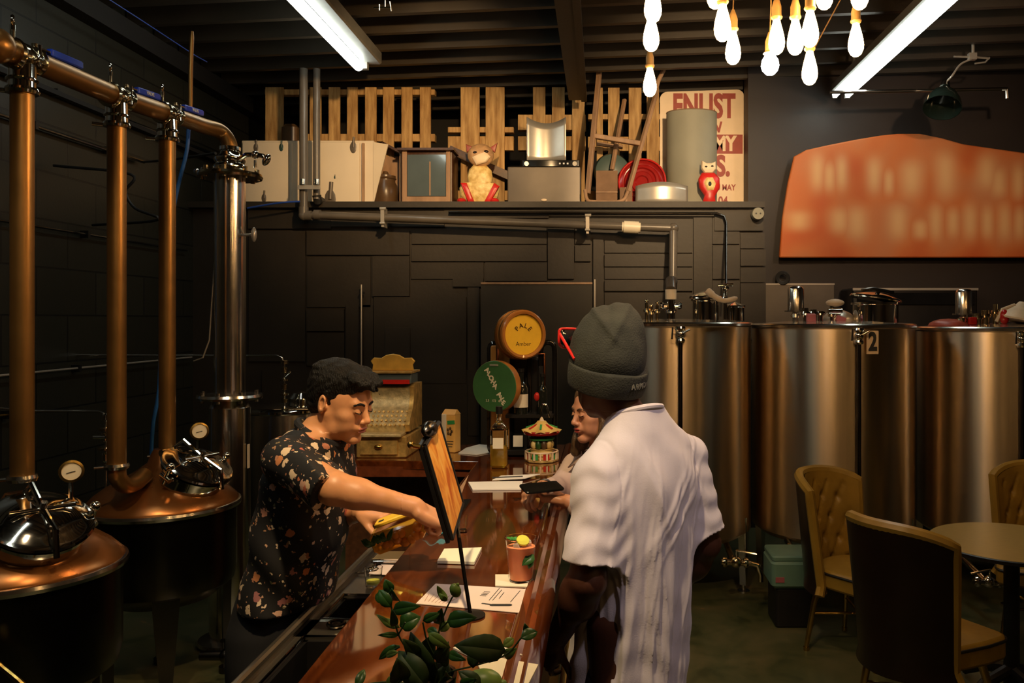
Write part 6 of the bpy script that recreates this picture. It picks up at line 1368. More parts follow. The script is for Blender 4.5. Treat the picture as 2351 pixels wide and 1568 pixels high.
# ------------------------------------------------------------------ people
def rotm(yaw, pitch=0, roll=0):
    return (Matrix.Rotation(yaw, 3, 'Z') @ Matrix.Rotation(-pitch, 3, 'X') @ Matrix.Rotation(roll, 3, 'Y'))
def head_prims(s, O, Rm, sc=1.0, male=True):
    def W(x, y, z): return tuple(Vector(O) + Rm @ Vector((x * sc, y * sc, z * sc)))
    E = lambda c, r, k, op='u', rr=None: s.ell(W(*c), tuple(q * sc for q in r), Rm if rr is None else Rm @ rr, k, op)
    Cn = lambda a, b, ra, rb, k, op='u': s.cone(W(*a), W(*b), ra * sc, rb * sc, k, op)
    E((0, -.014, .038), (.074, .094, .084), .02); E((0, .012, .02), (.069, .078, .08), .02)
    E((0, .030, -.032), (.055, .056, .070), .03); E((0, .020, -.070), (.040, .050, .030), .03)
    jw = .046 if male else .040
    for sx in (-1, 1):
        Cn((sx * .058, .002, -.030), (sx * jw, .022, -.074), .014, .011, .025); Cn((sx * jw, .022, -.074), (sx * .014, .070, -.100), .011, .012, .025)
        E((sx * .043, .056, -.022), (.022, .022, .018), .018); E((sx * .036, .056, -.055), (.022, .026, .026), .02)
    E((0, .077, -.098), (.019, .016, .015), .016)
    Cn((-.036, .079, .022), (.036, .079, .022), .011, .011, .014)
    for sx in (-1, 1): E((sx * .031, .096, .002), (.017, .013, .0105), .010, 's')
    Cn((0, .086, .014), (0, .106, -.026), .0075, .0105, .010); E((0, .108, -.030), (.011, .011, .0095), .006)
    for sx in (-1, 1): E((sx * .012, .098, -.035), (.0075, .0095, .0075), .005)
    for sx in (-1, 1): E((sx * .0065, .104, -.0425), (.0035, .004, .003), .002, 's')
    E((0, .086, -.056), (.028, .014, .016), .012)
    E((0, .0955, -.0565), (.022, .0085, .0052), .004); E((0, .0935, -.0665), (.019, .0085, .0062), .004)
    E((0, .103, -.0612), (.022, .006, .0016), .002, 's')
    for sx in (-1, 1):
        E((sx * .0305, .0795, .002), (.0135, .0135, .0135), .003)          # eyeball under closed/lowered lid
        E((sx * .0305, .0905, -.0035), (.0125, .005, .0035), .003)
        rr = Matrix.Rotation(sx * R(-22), 3, 'Z')
        E((sx * .079, -.014, .002), (.0065, .019, .031), .004, 'u', rr); E((sx * .0835, -.010, .004), (.004, .010, .018), .003, 's', rr); E((sx * .075, .000, -.006), (.006, .006, .008), .004)
    return W, E, Cn
def finger(s, p, d, n, side, L, r, curl, k=.004):
    """p knuckle, d direction, n palm normal (fingers curl towards n)"""
    p = Vector(p); d = Vector(d).normalized(); n = Vector(n).normalized(); pts = [p]; a = 0
    for i, f in enumerate((.45, .30, .25)):
        a += curl[i]; dd = d * math.cos(a) + n * math.sin(a); pts.append(pts[-1] + dd * L * f)
    rs = [r, r * .95, r * .86, r * .74]
    for i in range(3): s.cone(tuple(pts[i]), tuple(pts[i + 1]), rs[i], rs[i + 1], k if i == 0 else .001)
    return pts
def hand(s, wrist, d, n, thumb_side, curl=(40, 55, 35), sc=1.0, spread=.06, thumb=(.75, .45), curls=None):
    """d: wrist to knuckles; n: direction the palm faces; thumb_side: +1/-1 along d x n"""
    d = Vector(d).normalized(); n = Vector(n); n = (n - d * n.dot(d)).normalized(); sd = d.cross(n).normalized() * thumb_side; w0 = Vector(wrist)
    Rm = Matrix((sd, d, n)).transposed(); pc = w0 + d * .048 * sc
    s.cone(tuple(w0 - d * .004 * sc), tuple(w0 + d * .014 * sc), .023 * sc, .022 * sc, .014)
    s.rb(tuple(pc), (.038 * sc, .047 * sc, .0135 * sc), Rm, .012 * sc, .012)
    s.ell(tuple(w0 + d * .038 * sc + sd * .024 * sc + n * .010 * sc), (.017 * sc, .030 * sc, .015 * sc), Rm, .010)
    s.ell(tuple(w0 + d * .040 * sc - sd * .024 * sc + n * .008 * sc), (.013 * sc, .032 * sc, .012 * sc), Rm, .010)
    Ls = (.072, .080, .075, .060); tips = []
    for i in range(4):
        o = (.0285 - .019 * i); kn = w0 + d * (.088 - .004 * abs(i - 1)) * sc + sd * o * sc - n * .001
        c = curls[i] if curls else [R(q * (1 + .07 * i)) for q in curl]
        dd = (d + sd * (spread * (1.5 - i) / 1.5)).normalized(); tips.append(finger(s, kn, dd, n, sd, Ls[i] * sc, (.0088 - .0005 * i) * sc, c, .005)[-1])
        s.ell(tuple(kn - n * .004), (.010 * sc, .011 * sc, .008 * sc), Rm, .005)
    tb = w0 + d * .026 * sc + sd * .028 * sc + n * .010 * sc; td = (d * math.cos(thumb[0]) + sd * math.sin(thumb[0]) + n * thumb[1]).normalized()
    p1 = tb + td * .036 * sc; t2 = (td + d * .5 + n * .25).normalized(); p2 = p1 + t2 * .032 * sc; t3 = (t2 + d * .3).normalized(); p3 = p2 + t3 * .024 * sc
    s.cone(tuple(tb), tuple(p1), .0135 * sc, .0105 * sc, .010); s.cone(tuple(p1), tuple(p2), .0105 * sc, .0098 * sc, .001); s.cone(tuple(p2), tuple(p3), .0098 * sc, .0078 * sc, .001)
    return tips, p3
def fold_noise(X, Y, Z, f=9.0, seed=0.0):
    return (np.sin(f * X + 2.1 * np.sin(f * .6 * Z + seed) + seed) * np.sin(f * .8 * Z + 1.7 * np.sin(f * .7 * Y + seed * 2) + 1.3 * seed) + .5 * np.sin(2.1 * f * Y + 1.5 * np.sin(f * Z - seed) + f * 1.1 * X))
# ---------------------------------------- customer seen from behind
cb = Vector((.118, 2.42, 0)); yw = R(40)
t = thing('person', 'man in a grey beanie and white t-shirt standing with his back to the camera', 'person', cb)
Rb = rotz(yw)
def L2(r, f, u): return cb + Rb @ Vector((r, f, u))
def T2_(r, f, u): return tuple(L2(r, f, u))
def c_sec(z, r, f, a, b): p = L2(r, f, z); return (z, p.x, p.y, a, b)
sh_l = (-.168, .0, 1.340); el_l = (-.232, -.035, 1.065); wr_l = (-.225, .12, .850)
sh_r = (.185, .0, 1.350); el_r = (.232, -.03, 1.085); wr_r = (.225, .12, .87)
ho = L2(-.062, .090, 1.595); Rh = rotm(R(24), R(4), R(3))
def cust(s):
    head_prims(s, ho, Rh, 1.0)
    s.cone(tuple(ho + Rh @ Vector((0, -.018, -.03))), T2_(-.01, .0, 1.44), .058, .060, .03)
    s.loft([c_sec(.86, 0, .03, .155, .115), c_sec(1.0, 0, .03, .15, .11), c_sec(1.2, 0, .015, .155, .105), c_sec(1.34, 0, 0, .155, .095), c_sec(1.44, 0, 0, .09, .07)], yw)
    for sh, el, wr in ((sh_l, el_l, wr_l), (sh_r, el_r, wr_r)):
        s.cone(T2_(sh[0] * .6, 0, 1.36), T2_(sh[0] * .95, 0, sh[2] - .01), .04, .042, .03); s.cone(T2_(sh[0] * .95, 0, sh[2] - .01), T2_(*el), .042, .052, .02); s.cone(T2_(*el), T2_(*wr), .052, .031, .015)
        m = [(el[i] * .75 + wr[i] * .25) for i in range(3)]; s.ell(T2_(*m), (.056, .056, .07), None, .02)
    for sx in (-1, 1):
        s.cone(T2_(sx * .09, .02, .90), T2_(sx * .10, .02, .50), .085, .06, .02); s.cone(T2_(sx * .10, .02, .50), T2_(sx * .105, -.01, .09), .058, .042, .02); s.cone(T2_(sx * .105, -.02, .05), T2_(sx * .12, .15, .035), .035, .032, .02)
def hands_c(s):
    for sx, wr, el in ((-1, wr_l, el_l), (1, wr_r, el_r)):
        w0 = L2(*wr); e0 = L2(*el); d = (w0 - e0).normalized(); s.cone(tuple(e0), tuple(w0), .052, .031, .01)
        nrm = Rb @ Vector((-sx * 1.0, .1, 0)); hand(s, w0, d, nrm, 1 if sx < 0 else -1, (25, 35, 25))
def region(fn, lo, hi, h, cuts=()):
    s = SDF(lo, hi, h); fn(s)
    for p, n in cuts: s.cut(p, n)
    return s.mesh()
nk = L2(-.02, .03, 1.52)
parts = [region(cust, (cb.x - .42, cb.y - .42, -.0), (cb.x + .42, cb.y + .42, 1.56), .009, [(nk, (0, 0, 1)), (L2(-.215, .145, .93), (0, 0, 1)) if 0 else (nk, (0, 0, 1))]),
         region(cust, (ho.x - .13, ho.y - .15, 1.50), (ho.x + .13, ho.y + .15, 1.80), .004)]
hL, hR = L2(*wr_l), L2(*wr_r)
parts += [region(hands_c, (q.x - .12, q.y - .12, q.z - .20), (q.x + .12, q.y + .12, q.z + .01), .003) for q in (hL, hR)]
sdf_obj('body', parts, 'skin_dark', t, cb)
# t-shirt
TS = [c_sec(.66, .004, .078, .180, .168), c_sec(.85, .006, .062, .178, .164), c_sec(1.0, .006, .045, .176, .158), c_sec(1.15, .004, .028, .180, .148), c_sec(1.28, 0, .01, .186, .138), c_sec(1.34, 0, 0, .178, .122), c_sec(1.40, 0, .0, .148, .100), c_sec(1.45, -.004, .004, .112, .086), c_sec(1.485, -.008, .01, .086, .078), c_sec(1.53, -.012, .015, .072, .074)]
def sdisp(X, Y, Z):
    dx, dy = X - cb.x, Y - cb.y; r = dx * math.cos(yw) + dy * math.sin(yw); f = -dx * math.sin(yw) + dy * math.cos(yw)
    th = np.arctan2(r, -f + .02); low = np.clip((1.40 - Z) / .5, 0, 1)
    drape = (.0075 * np.sin(th * 7 + 1.2 * np.sin(Z * 5)) + .0045 * np.sin(th * 13 - Z * 4 + 1)) * low
    diag = .0035 * np.sin((r * 34 + (Z - 1.3) * 24) + 1.5 * np.sin(r * 9)) * np.clip((Z - 1.02) / .2, 0, 1) * np.clip((1.45 - Z) / .06, 0, 1)
    cr = .0016 * fold_noise(X, Y, Z, 22, .7) + .0016 * np.sin(Z * 60 + 3 * np.sin(th * 2)) * np.clip((1.05 - Z) / .2, 0, 1)
    out = drape + diag + cr
    rn = random.Random(5)
    for k in range(34):
        t0 = rn.uniform(-1.3, 1.3); sl = rn.uniform(-.9, .9); z0 = rn.uniform(.75, 1.15); ln = rn.uniform(.10, .30); wd = rn.uniform(.030, .060); am = rn.uniform(.002, .0048)
        out = out - am * np.exp(-((th - t0 - sl * (Z - z0) - .05 * np.sin(14 * Z + k)) / wd) ** 2) * np.exp(-((Z - z0) / ln) ** 2) * (f < .05)
    for k in range(12):
        r0 = rn.uniform(-.12, .16); z0 = rn.uniform(1.18, 1.38); sl = rn.uniform(.5, 1.6) * (1 if r0 > -.02 else -1); am = rn.uniform(.002, .0042)
        dd = ((r - r0) - sl * (Z - z0) * .6) / math.hypot(1, sl * .6)
        out = out - am * np.exp(-(dd / .0085) ** 2) * np.exp(-((Z - z0) / .09) ** 2) * (f < .04)
    seam = .0022 * np.exp(-((np.abs(r) - .150 - .05 * np.clip((1.36 - Z) / .2, 0, 1) ** 2) / .0045) ** 2) * np.clip((Z - 1.17) / .03, 0, 1)
    return out + seam
def sleeve_disp(X, Y, Z):
    return .0028 * np.sin(Z * 40 + X * 30 + 1.6 * np.sin(X * 26)) + .0022 * np.sin(Z * 95 - X * 40 + 2 * np.sin(X * 40)) * np.clip((1.40 - Z) / .06, 0, 1) + .002 * fold_noise(X, Y, Z, 22, 1.7)
def torso_shirt(s):
    s.loft(TS, yw, 2.2)
    q = SDF((s.ax[0][0], s.ax[1][0], s.ax[2][0]), (s.ax[0][-1], s.ax[1][-1], s.ax[2][-1]), s.h)
    for sh, el in ((sh_l, el_l), (sh_r, el_r)):
        q.D[:] = .5; a, b_ = L2(*sh), L2(*el); d = (b_ - a).normalized(); hm = a + (b_ - a) * .84
        q.cone(T2_(sh[0] * .25, 0, 1.445), T2_(sh[0] * .65, 0, sh[2] + .045), .045, .052, .0); q.cone(T2_(sh[0] * .65, 0, sh[2] + .045), T2_(*sh), .052, .062, .02); q.cone(tuple(a), tuple(hm + d * .03), .062, .080, .015); q.disp(sleeve_disp); q.cut(tuple(hm), tuple(d))
        n = [min(q.D.shape[i], s.D.shape[i]) for i in range(3)]; sl = tuple(slice(0, k) for k in n); s.mix(sl, q.D[sl], .055)
    s.disp(sdisp); s.cut((0, 0, .685), (0, 0, -1)); s.cut(L2(-.012, .015, 1.500), tuple(Rb @ Vector((0, .35, 1))))
sdf_obj('t_shirt', [region(torso_shirt, (cb.x - .33, cb.y - .30, .66), (cb.x + .33, cb.y + .30, 1.56), .004)], 'tshirt', t, cb)
def ptube(p_list, r_, name, m, parent, n=10): return B().tube(p_list, r_, n).build(name, m, parent, world=True)
g = B(); Rn = frame(Rb @ Vector((1, 0, 0)), Rb @ Vector((0, 1, -.35)))
g.tube([L2(-.012, .015, 1.498) + Rn @ Vector((.0790 * math.cos(R(a)), .0815 * math.sin(R(a)), 0)) for a in range(0, 360, 12)], .0085, 8, closed=True); g.build('neckband', 'tshirt', t, world=True)
# trousers
def trous(s):
    s.loft([c_sec(.60, 0, .04, .145, .110), c_sec(.84, 0, .05, .155, .115), c_sec(1.0, 0, .035, .145, .105)], yw)
    for sx in (-1, 1):
        s.cone(T2_(sx * .080, .045, .82), T2_(sx * .095, .02, .50), .090, .080, .02); s.cone(T2_(sx * .095, .02, .50), T2_(sx * .105, -.01, .08), .080, .072, .02)
    s.disp(lambda X, Y, Z: .004 * fold_noise(X, Y, Z, 14, .3)); s.cut((0, 0, .045), (0, 0, -1))
sdf_obj('trousers', [region(trous, (cb.x - .33, cb.y - .33, .0), (cb.x + .33, cb.y + .33, 1.02), .009)], 'trouser_black', t, cb)
def shoes_at(s, fn, toe):
    for sx in (-1, 1): s.cone(fn(sx, -.03, .045), fn(sx, toe, .036), .045, .040, .02); s.ell(fn(sx, -.01, .07), (.05, .05, .05), None, .02)
    s.cut((0, 0, .002), (0, 0, -1))
def cshoe(s): shoes_at(s, lambda sx, f, u: T2_(sx * .112, f, u), .17)
sdf_obj('shoes', [region(cshoe, (cb.x - .35, cb.y - .35, -.02), (cb.x + .35, cb.y + .35, .16), .007)], 'black_rubber', t, cb)
# beanie
def HW(x, y, z): return tuple(ho + Rh @ Vector((x, y, z)))
def bean(s):
    s.ell(HW(0, -.014, .060), (.112, .130, .110), Rh, .02); s.ell(HW(.0, -.022, .120), (.100, .112, .092), Rh, .03); s.ell(HW(.02, -.035, .178), (.062, .066, .048), Rh, .03)
    def d(X, Y, Z):
        return .0028 * fold_noise(X, Y, Z, 26, .5) + .006 * np.exp(-(((X - ho.x - .01) / .012) ** 2)) * np.clip((Z - 1.74) / .06, 0, 1) - .0035 * np.sin((Z - 1.66) * 60 + X * 20) * np.clip((Z - 1.70) / .05, 0, 1) * np.clip((1.80 - Z) / .05, 0, 1) * .6
    s.disp(d); s.disp(lambda X, Y, Z: -.006 * np.exp(-(((X - ho.x) * .8 + (Z - ho.z - .16) * .6) / .010) ** 2) * np.clip((Z - ho.z - .09) / .04, 0, 1) - .005 * np.exp(-(((X - ho.x - .03) * .9 - (Z - ho.z - .14) * .45) / .011) ** 2) * np.clip((Z - ho.z - .08) / .04, 0, 1)); s.cut(HW(0, 0, .010), tuple(Rh @ Vector((0, .28, -1))))
be = sdf_obj('beanie', [region(bean, (ho.x - .16, ho.y - .18, ho.z - .03), (ho.x + .16, ho.y + .18, ho.z + .24), .004)], 'beanie', t, cb)
def cuff(s):
    s.ell(HW(0, -.014, .018), (.116, .135, .130), Rh, .0)
    s.cut(HW(0, 0, .046), tuple(Rh @ Vector((0, -.28, 1)))); s.cut(HW(0, 0, -.028), tuple(Rh @ Vector((0, .28, -1))))
    s.disp(lambda X, Y, Z: .0010 * fold_noise(X, Y, Z, 40, 1.1)); s.D = s.D - .0
sdf_obj('beanie_cuff', [region(cuff, (ho.x - .16, ho.y - .18, ho.z - .07), (ho.x + .16, ho.y + .18, ho.z + .13), .004)], 'beanie', t, cb)
for k, ch in enumerate('ARMORY'):
    a = R(-58 + 9 * k); x, y = .1115 * math.sin(-a), -.014 - .1305 * math.cos(a); q = Vector(HW(.1115 * math.sin(a + R(92)), -.014 - .1305 * math.cos(a + R(92)), .0))
    a2 = R(12 + 8.5 * k); lp = Vector((.1125 * math.sin(a2), -.014 - .1310 * math.cos(a2), -.024 + .04 * (1 - math.cos(a2)))); wp = ho + Rh @ lp
    text(ch, .021, wp, Rh @ rotz(a2) @ FACE_CAM, 'stitch', t, 'embroidery', bold=.0008, ext=.001)
g = B(); g.tube([HW(-.112, -.03, .055), HW(-.116, .03, .10), HW(-.120, .075, .135)], .0045, 8); g.build('glasses_arm', 'red', t, world=True)
g = B(); c0 = Vector(HW(-.060, .118, .125))
g.tube(smooth_path([HW(-.122, .072, .142), HW(-.095, .112, .152), HW(-.02, .134, .150), HW(-.02, .140, .105), HW(-.08, .127, .096), HW(-.118, .078, .103), HW(-.122, .072, .142)], 4), .0042, 8); g.build('glasses_frame', 'red', t, world=True)
B().add([HW(-.120, .074, .138), HW(-.095, .112, .149), HW(-.02, .134, .147), HW(-.02, .139, .107), HW(-.08, .126, .099), HW(-.116, .080, .106)], [(0, 1, 2, 3, 4, 5)]).build('lens', 'dark_glass', t, world=True, solid=.002)
g = B(); g.tube([HW(.112, -.03, .055), HW(.116, .03, .10), HW(.120, .075, .135)], .0045, 8).tube([HW(.120, .075, .140), HW(.090, .112, .150), HW(.02, .132, .150), HW(.02, .138, .105), HW(.08, .125, .098), HW(.116, .080, .105)], .005, 8, closed=True).tube([HW(-.02, .135, .14), HW(.02, .135, .14)], .004, 6); g.build('glasses_frame', 'red', t, world=True)
# ---------------------------------------- barman
bb = Vector((-.92, 2.50, 0)); t = thing('person', 'dark-haired barman in a black floral shirt leaning over the sink', 'person', bb)
ho = Vector((-.782, 2.49, 1.522)); Rh = rotm(R(-109), R(15), R(2)); yb = R(80)
S_ = [(.86, -.965, 2.50, .166, .118), (.94, -.950, 2.50, .164, .116), (1.05, -.925, 2.50, .164, .114), (1.2, -.893, 2.50, .172, .116), (1.32, -.880, 2.50, .182, .110), (1.40, -.868, 2.50, .160, .092), (1.445, -.856, 2.495, .10, .070)]
shR, elR, wrR = Vector((-.888, 2.335, 1.378)), Vector((-.712, 2.205, 1.322)), Vector((-.512, 2.265, 1.258))
shL, elL, wrL = Vector((-.865, 2.665, 1.370)), Vector((-.880, 2.72, 1.120)), Vector((-.725, 2.50, 1.190))
def bar_core(s):
    head_prims(s, ho, Rh, .935)
    s.cone(tuple(ho + Rh @ Vector((0, -.02, -.045))), (-.862, 2.495, 1.41), .054, .060, .03)
    s.loft([(z, x, y, a * .84, b_ * (.66 if z < 1.0 else .80)) for z, x, y, a, b_ in S_], yb)
    for sh, el, wr in ((shR, elR, wrR), (shL, elL, wrL)):
        s.cone(tuple(sh), tuple(el), .052, .043, .02); s.cone(tuple(el), tuple(wr), .043, .026, .02); m = el.lerp(wr, .28); s.ell(tuple(m), (.045, .045, .040), None, .02)
    for sy in (-1, 1):
        s.cone((-.99, 2.5 + sy * .07, .84), (-.98, 2.5 + sy * .10, .5), .070, .06, .02); s.cone((-.98, 2.5 + sy * .10, .5), (-.99, 2.5 + sy * .10, .09), .058, .042, .02)
def bar_arm(s):
    for el, wr in ((elR, wrR), (elL, wrL)):
        s.cone(tuple(el), tuple(wr), .043, .026, .02); m = el.lerp(wr, .28); s.ell(tuple(m), (.045, .045, .040), None, .02)
def bar_hands(s):
    bar_arm(s)
    hand(s, wrR, Vector((.62, .30, -.42)), Vector((-.50, .15, -.85)), 1, (55, 75, 45), thumb=(.55, .5))
    hand(s, wrL, Vector((.85, -.25, -.06)), Vector((.0, .15, -1)), -1, (50, 60, 40), thumb=(.5, .5))
parts = [region(bar_core, (-1.2, 2.02, .0), (-.45, 2.85, 1.46), .009, [((0, 0, 1.445), (0, 0, 1)), (tuple(wrR), tuple((wrR - elR).normalized())) , ]),
         region(bar_core, (ho.x - .15, ho.y - .13, 1.40), (ho.x + .15, ho.y + .13, 1.67), .003)]
for q in (wrR, wrL): parts.append(region(bar_hands, (q.x - .03, q.y - .11, q.z - .12), (q.x + .20, q.y + .16, q.z + .07), .0028))
sdf_obj('body', parts, 'skin_bar', t, bb)
def bshirt(s):
    s.loft([(z, x, y, a, b_) for z, x, y, a, b_ in S_], yb, 2.2)
    for sh, el, f in ((shR, elR, .97), (shL, elL, .86)):
        hm = sh.lerp(el, f); s.cone(tuple(sh.lerp(Vector((-.86, 2.5, 1.39)), .4)), tuple(sh), .056, .062, .03); s.cone(tuple(sh), tuple(hm), .064, .070, .02)
        d = (el - sh).normalized()
        if sh is shR: d = Vector((.80, -.45, -.45)).normalized()
        sl, g = s.sub(tuple(hm - Vector((.10, .10, .10))), tuple(hm + Vector((.10, .10, .10))), 0)
        cut = (g[0] - hm.x) * d.x + (g[1] - hm.y) * d.y + (g[2] - hm.z) * d.z
        s.D[sl] = np.maximum(s.D[sl], cut.astype(np.float32))
    s.loft([(z, x, y, a, b_) for z, x, y, a, b_ in S_[:5]], yb, 2.2)
    s.disp(lambda X, Y, Z: .0038 * fold_noise(X, Y, Z, 16, .9) + .004 * np.sin(Z * 34 + X * 20 + 2 * np.sin(X * 14)) * np.clip((1.3 - Z) / .2, 0, 1))
    s.cut((0, 0, .925), (0, 0, -1)); s.cut((-.845, 2.49, 1.432), (.55, 0, 1))
sdf_obj('floral_shirt', [region(bshirt, (-1.2, 2.0, .84), (-.55, 2.85, 1.50), .005)], 'floral_cloth', t, bb)
g = B(); g.tube([(-.845 + .064 * math.cos(R(a)), 2.492 + .066 * math.sin(R(a)), 1.430 - .035 * math.cos(R(a))) for a in range(0, 360, 15)], .012, 8, closed=True); g.build('collar', 'floral_cloth', t, world=True)
def btrous(s):
    s.loft([(.70, -.99, 2.5, .150, .112), (.85, -.982, 2.5, .156, .120), (.99, -.955, 2.5, .148, .104)], yb)
    for sy in (-1, 1): s.cone((-.99, 2.5 + sy * .075, .84), (-.98, 2.5 + sy * .10, .5), .090, .076, .02); s.cone((-.98, 2.5 + sy * .10, .5), (-.99, 2.5 + sy * .10, .08), .076, .066, .02)
    s.disp(lambda X, Y, Z: .004 * fold_noise(X, Y, Z, 14, .3)); s.cut((0, 0, .045), (0, 0, -1))
sdf_obj('trousers', [region(btrous, (-1.2, 2.2, .0), (-.7, 2.8, 1.0), .009)], 'trouser_black', t, bb)
def bshoe(s):
    for sy in (-1, 1): s.cone((-1.0, 2.5 + sy * .10, .045), (-.80, 2.5 + sy * .11, .036), .045, .04, .02); s.ell((-.98, 2.5 + sy * .1, .07), (.05, .05, .05), None, .02)
    s.cut((0, 0, .002), (0, 0, -1))
sdf_obj('shoes', [region(bshoe, (-1.1, 2.3, -.02), (-.72, 2.72, .16), .007)], 'black_rubber', t, bb)
HS = .935
def HWb(x, y, z): return tuple(ho + Rh @ (Vector((x, y, z)) * HS))
def bhair(s):
    s.ell(HWb(0, -.024, .044), (.0795, .092, .086), Rh, .02); s.ell(HWb(0, -.012, .082), (.068, .086, .042), Rh, .03); s.ell(HWb(0, .056, .086), (.054, .044, .028), Rh, .02)
    s.ell(HWb(0, -.050, -.005), (.068, .058, .060), Rh, .02)
    for i in range(18):
        a = i * 1.7; s.ell(HWb(.042 * math.sin(a), .080 + .020 * math.cos(a * 1.3), .072 + .022 * math.sin(a * 2.2)), (.013, .012, .011), Rh, .005)
    for i in range(34):
        a = i * 2.4; s.ell(HWb(.050 * math.sin(a), -.005 + .072 * math.cos(a * 1.1), .106 + .008 * math.sin(a * 3)), (.016, .018, .010), Rh, .008)
    s.ell(HWb(0, .085, -.028), (.078, .062, .092), Rh, .010, 's')
    for sx in (-1, 1):
        s.ell(HWb(sx * .080, .066, -.006), (.034, .044, .050), Rh, .008, 's'); s.ell(HWb(sx * .084, -.014, -.002), (.018, .020, .034), Rh, .003, 's'); s.ell(HWb(sx * .060, .040, -.055), (.04, .055, .05), Rh, .01, 's')
        pass
    s.disp(lambda X, Y, Z: .0020 * np.sin(120 * X + 3 * np.sin(70 * Z)) * np.sin(105 * Z + 2 * np.sin(80 * Y)))
sdf_obj('hair', [region(bhair, (ho.x - .15, ho.y - .13, 1.42), (ho.x + .17, ho.y + .13, 1.72), .0035)], 'hair_black', t, bb)
def brows(O, W, m, parent, th=.0035, lift=0):
    for sx in (-1, 1): B().tube(smooth_path([W(sx * .012, .0945, .020), W(sx * .030, .0925, .026 + lift), W(sx * .049, .080, .020)]), [th] * 6 + [th * 1.1] * 6 + [th * .5], 8).build('eyebrow', m, parent, world=True)
    for sx in (-1, 1): B().tube(smooth_path([W(sx * .017, .0925, -.0015), W(sx * .025, .0965, -.0045), W(sx * .033, .0968, -.0045), W(sx * .045, .0880, -.001)]), .0018, 6).build('eyelashes', 'eye_dark', parent, world=True)
brows(ho, HWb, 'hair_black', t)
def lips(W, Rm, m, parent):
    B().ball(W(0, .0990, -.0563), (.0205, .0062, .0042), 16, Rm).build('upper_lip', m, parent, world=True); B().ball(W(0, .0975, -.0668), (.0175, .0062, .0048), 16, Rm).build('lower_lip', m, parent, world=True)
lips(HWb, Rh, 'lips', t)
# ---------------------------------------- woman
wb = Vector((.02, 3.20, 0)); t = thing('person', 'woman in a beige blouse holding a phone at the bar beyond the beanie man', 'person', wb)
ho = Vector((-.018, 3.14, 1.425)); Rh = rotm(R(122), R(6), R(0)); yw2 = R(118)
S_ = [(.75, .03, 3.22, .155, .115), (.95, .02, 3.22, .130, .100), (1.10, .01, 3.21, .155, .105), (1.20, .005, 3.20, .165, .095), (1.26, .005, 3.19, .11, .07)]
aR, bR_, dR = Vector((-.095, 3.31, 1.185)), Vector((-.165, 3.20, 1.115)), Vector((-.215, 3.00, 1.165))
aL, bL_, dL = Vector((.09, 3.08, 1.185)), Vector((.02, 2.90, 1.08)), Vector((-.125, 2.905, 1.135))
def wcore(s):
    head_prims(s, ho, Rh, .94, False)
    s.cone(tuple(ho + Rh @ Vector((0, -.02, -.045))), (.005, 3.19, 1.22), .046, .052, .03)
    s.loft([(z, x, y, a * .9, b_ * .88) for z, x, y, a, b_ in S_], yw2)
    for a, b_, c_ in ((aR, bR_, dR), (aL, bL_, dL)): s.cone(tuple(a), tuple(b_), .040, .034, .02); s.cone(tuple(b_), tuple(c_), .034, .022, .015)
    for sx in (-1, 1): s.cone((.06, 3.22 + sx * .08, .80), (.10, 3.25 + sx * .08, .45), .085, .055, .02); s.cone((.10, 3.25 + sx * .08, .45), (.14, 3.25 + sx * .08, .08), .055, .04, .02)
def whands(s):
    for b_, c_ in ((bR_, dR), (bL_, dL)): s.cone(tuple(b_), tuple(c_), .034, .022, .015)
    hand(s, dR, Vector((-.32, -.45, -.15)), Vector((.2, .0, -1)), 1, (35, 50, 35), .88, thumb=(.5, .4)); hand(s, dL, Vector((-.85, .15, .10)), Vector((0, .1, 1)), 1, (30, 45, 35), .88, thumb=(.6, .5))
parts = [region(wcore, (-.3, 2.8, .0), (.3, 3.5, 1.28), .009, [((0, 0, 1.27), (0, 0, 1))]), region(wcore, (ho.x - .13, ho.y - .13, 1.25), (ho.x + .13, ho.y + .13, 1.57), .003)]
for q in (dR, dL): parts.append(region(whands, (q.x - .20, q.y - .17, q.z - .08), (q.x + .05, q.y + .10, q.z + .07), .0028))
sdf_obj('body', parts, 'skin_woman', t, wb)
def wblouse(s):
    s.loft([(z, x, y, a, b_) for z, x, y, a, b_ in S_], yw2, 2.2)
    for a, b_, c_ in ((aR, bR_, dR), (aL, bL_, dL)): s.cone((.005, 3.2, 1.22), tuple(a), .05, .05, .03); s.cone(tuple(a), tuple(b_), .052, .050, .02); s.cone(tuple(b_), tuple(b_.lerp(c_, .72)), .050, .038, .02)
    s.disp(lambda X, Y, Z: .0036 * fold_noise(X, Y, Z, 24, .4)); s.cut((-.02, 3.17, 1.262), (-.35, -.3, 1))
sdf_obj('blouse', [region(wblouse, (-.3, 2.8, .72), (.3, 3.5, 1.32), .005)], 'blouse', t, wb)
g = B()
for sx in (-1, 1):
    Q = rotz(yw2); c = Vector((.0, 3.18, 1.235)); g.add([c + Q @ Vector((sx * .02, .075, .0)), c + Q @ Vector((sx * .085, .03, .03)), c + Q @ Vector((sx * .075, -.02, .055)), c + Q @ Vector((sx * .05, .06, .045)), c + Q @ Vector((sx * .075, .105, -.035))], [(0, 1, 2, 3), (0, 4, 1)]); g.open = 1
g.build('collar', 'blouse', t, world=True, solid=.005)
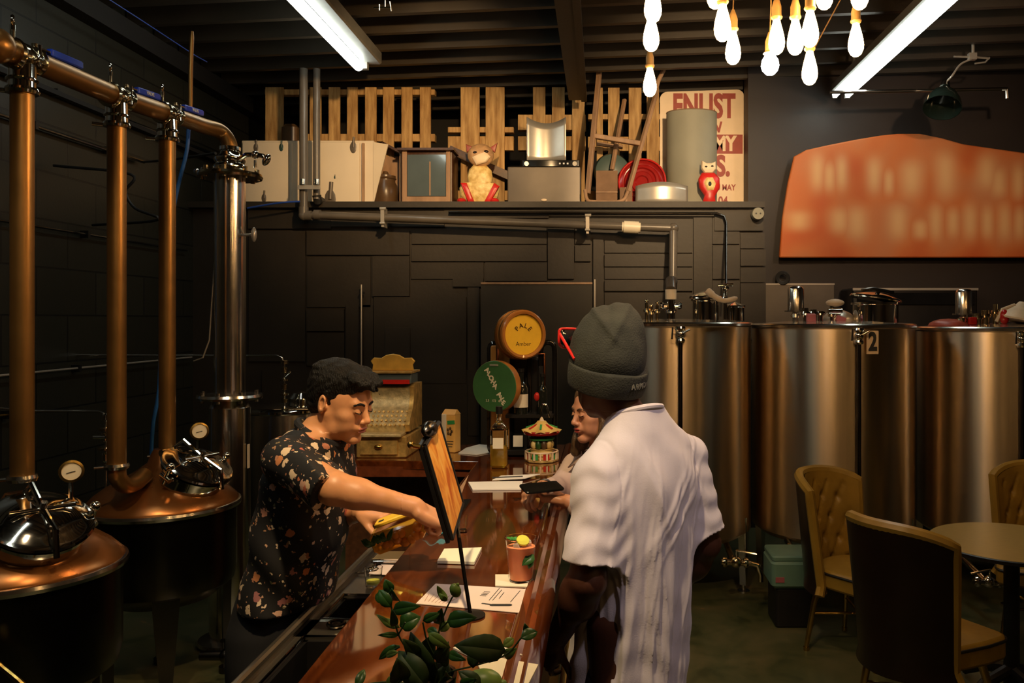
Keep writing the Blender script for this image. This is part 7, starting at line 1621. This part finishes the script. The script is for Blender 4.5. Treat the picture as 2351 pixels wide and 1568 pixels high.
def wtrous(s):
    s.loft([(.68, .04, 3.22, .15, .115), (.85, .03, 3.22, .15, .112)], yw2)
    for sx in (-1, 1): s.cone((.06, 3.22 + sx * .08, .78), (.10, 3.25 + sx * .085, .45), .095, .075, .02); s.cone((.10, 3.25 + sx * .085, .45), (.14, 3.25 + sx * .085, .07), .075, .06, .02)
    s.cut((0, 0, .02), (0, 0, -1))
sdf_obj('trousers', [region(wtrous, (-.2, 2.9, .0), (.35, 3.5, .9), .009)], 'trouser_black', t, wb)
def HWw(x, y, z): return tuple(ho + Rh @ (Vector((x, y, z)) * .94))
def whair(s):
    s.ell(HWw(0, -.024, .046), (.088, .100, .092), Rh, .02)
    for sx in (-1, 1): s.chain([HWw(sx * .070, -.01, .03), HWw(sx * .082, .0, -.05), HWw(sx * .090, .03, -.12), HWw(sx * .095, .055, -.165)], [.030, .032, .034, .022], .02)
    s.chain([HWw(0, -.06, .02), HWw(0, -.075, -.06), HWw(0, -.07, -.15)], [.06, .06, .05], .03)
    s.ell(HWw(0, .085, -.020), (.058, .065, .082), Rh, .012, 's')
    s.disp(lambda X, Y, Z: .0025 * np.sin(110 * X + 90 * Y + 2 * np.sin(20 * Z)))
sdf_obj('hair', [region(whair, (ho.x - .17, ho.y - .17, ho.z - .24), (ho.x + .17, ho.y + .17, ho.z + .17), .004)], 'hair_brown', t, wb)
brows(ho, HWw, 'hair_brown', t, .0028); lips(HWw, Rh, 'lipstick', t)
B().tube([tuple(dR + Vector((.01 , .018 , .0)) + Vector((.0, .0, .0)) + rotz(0) @ Vector((.024 * math.cos(R(a)), .0, .024 * math.sin(R(a))))) for a in range(0, 360, 20)], .004, 6, closed=True).build('hair_tie', 'black', t, world=True)
pc = at(1244, 1119, 2.88); t = thing('phone', 'dark phone held in the woman hands over the bar', 'phone', pc)
B().rbox((0, 0, 0), (.075, .145, .009), .010, rotz(R(-62)) @ Matrix.Rotation(R(12), 3, 'Y')).build('body', 'black_gloss', t)
t = thing('key_bunch', 'small glinting bunch of keys on the bar beside the woman hand', 'keys', on(1206, 1146)); g = B().torus((0, 0, .004), .012, .002, n=16); g.build('ring', 'chrome', t)
for k in range(3): a = k * .8 + 3; B().box((.03 * math.cos(a), .03 * math.sin(a), .003 + .002 * k), (.04, .008, .002), rotz(a)).build('key', 'chrome', t)
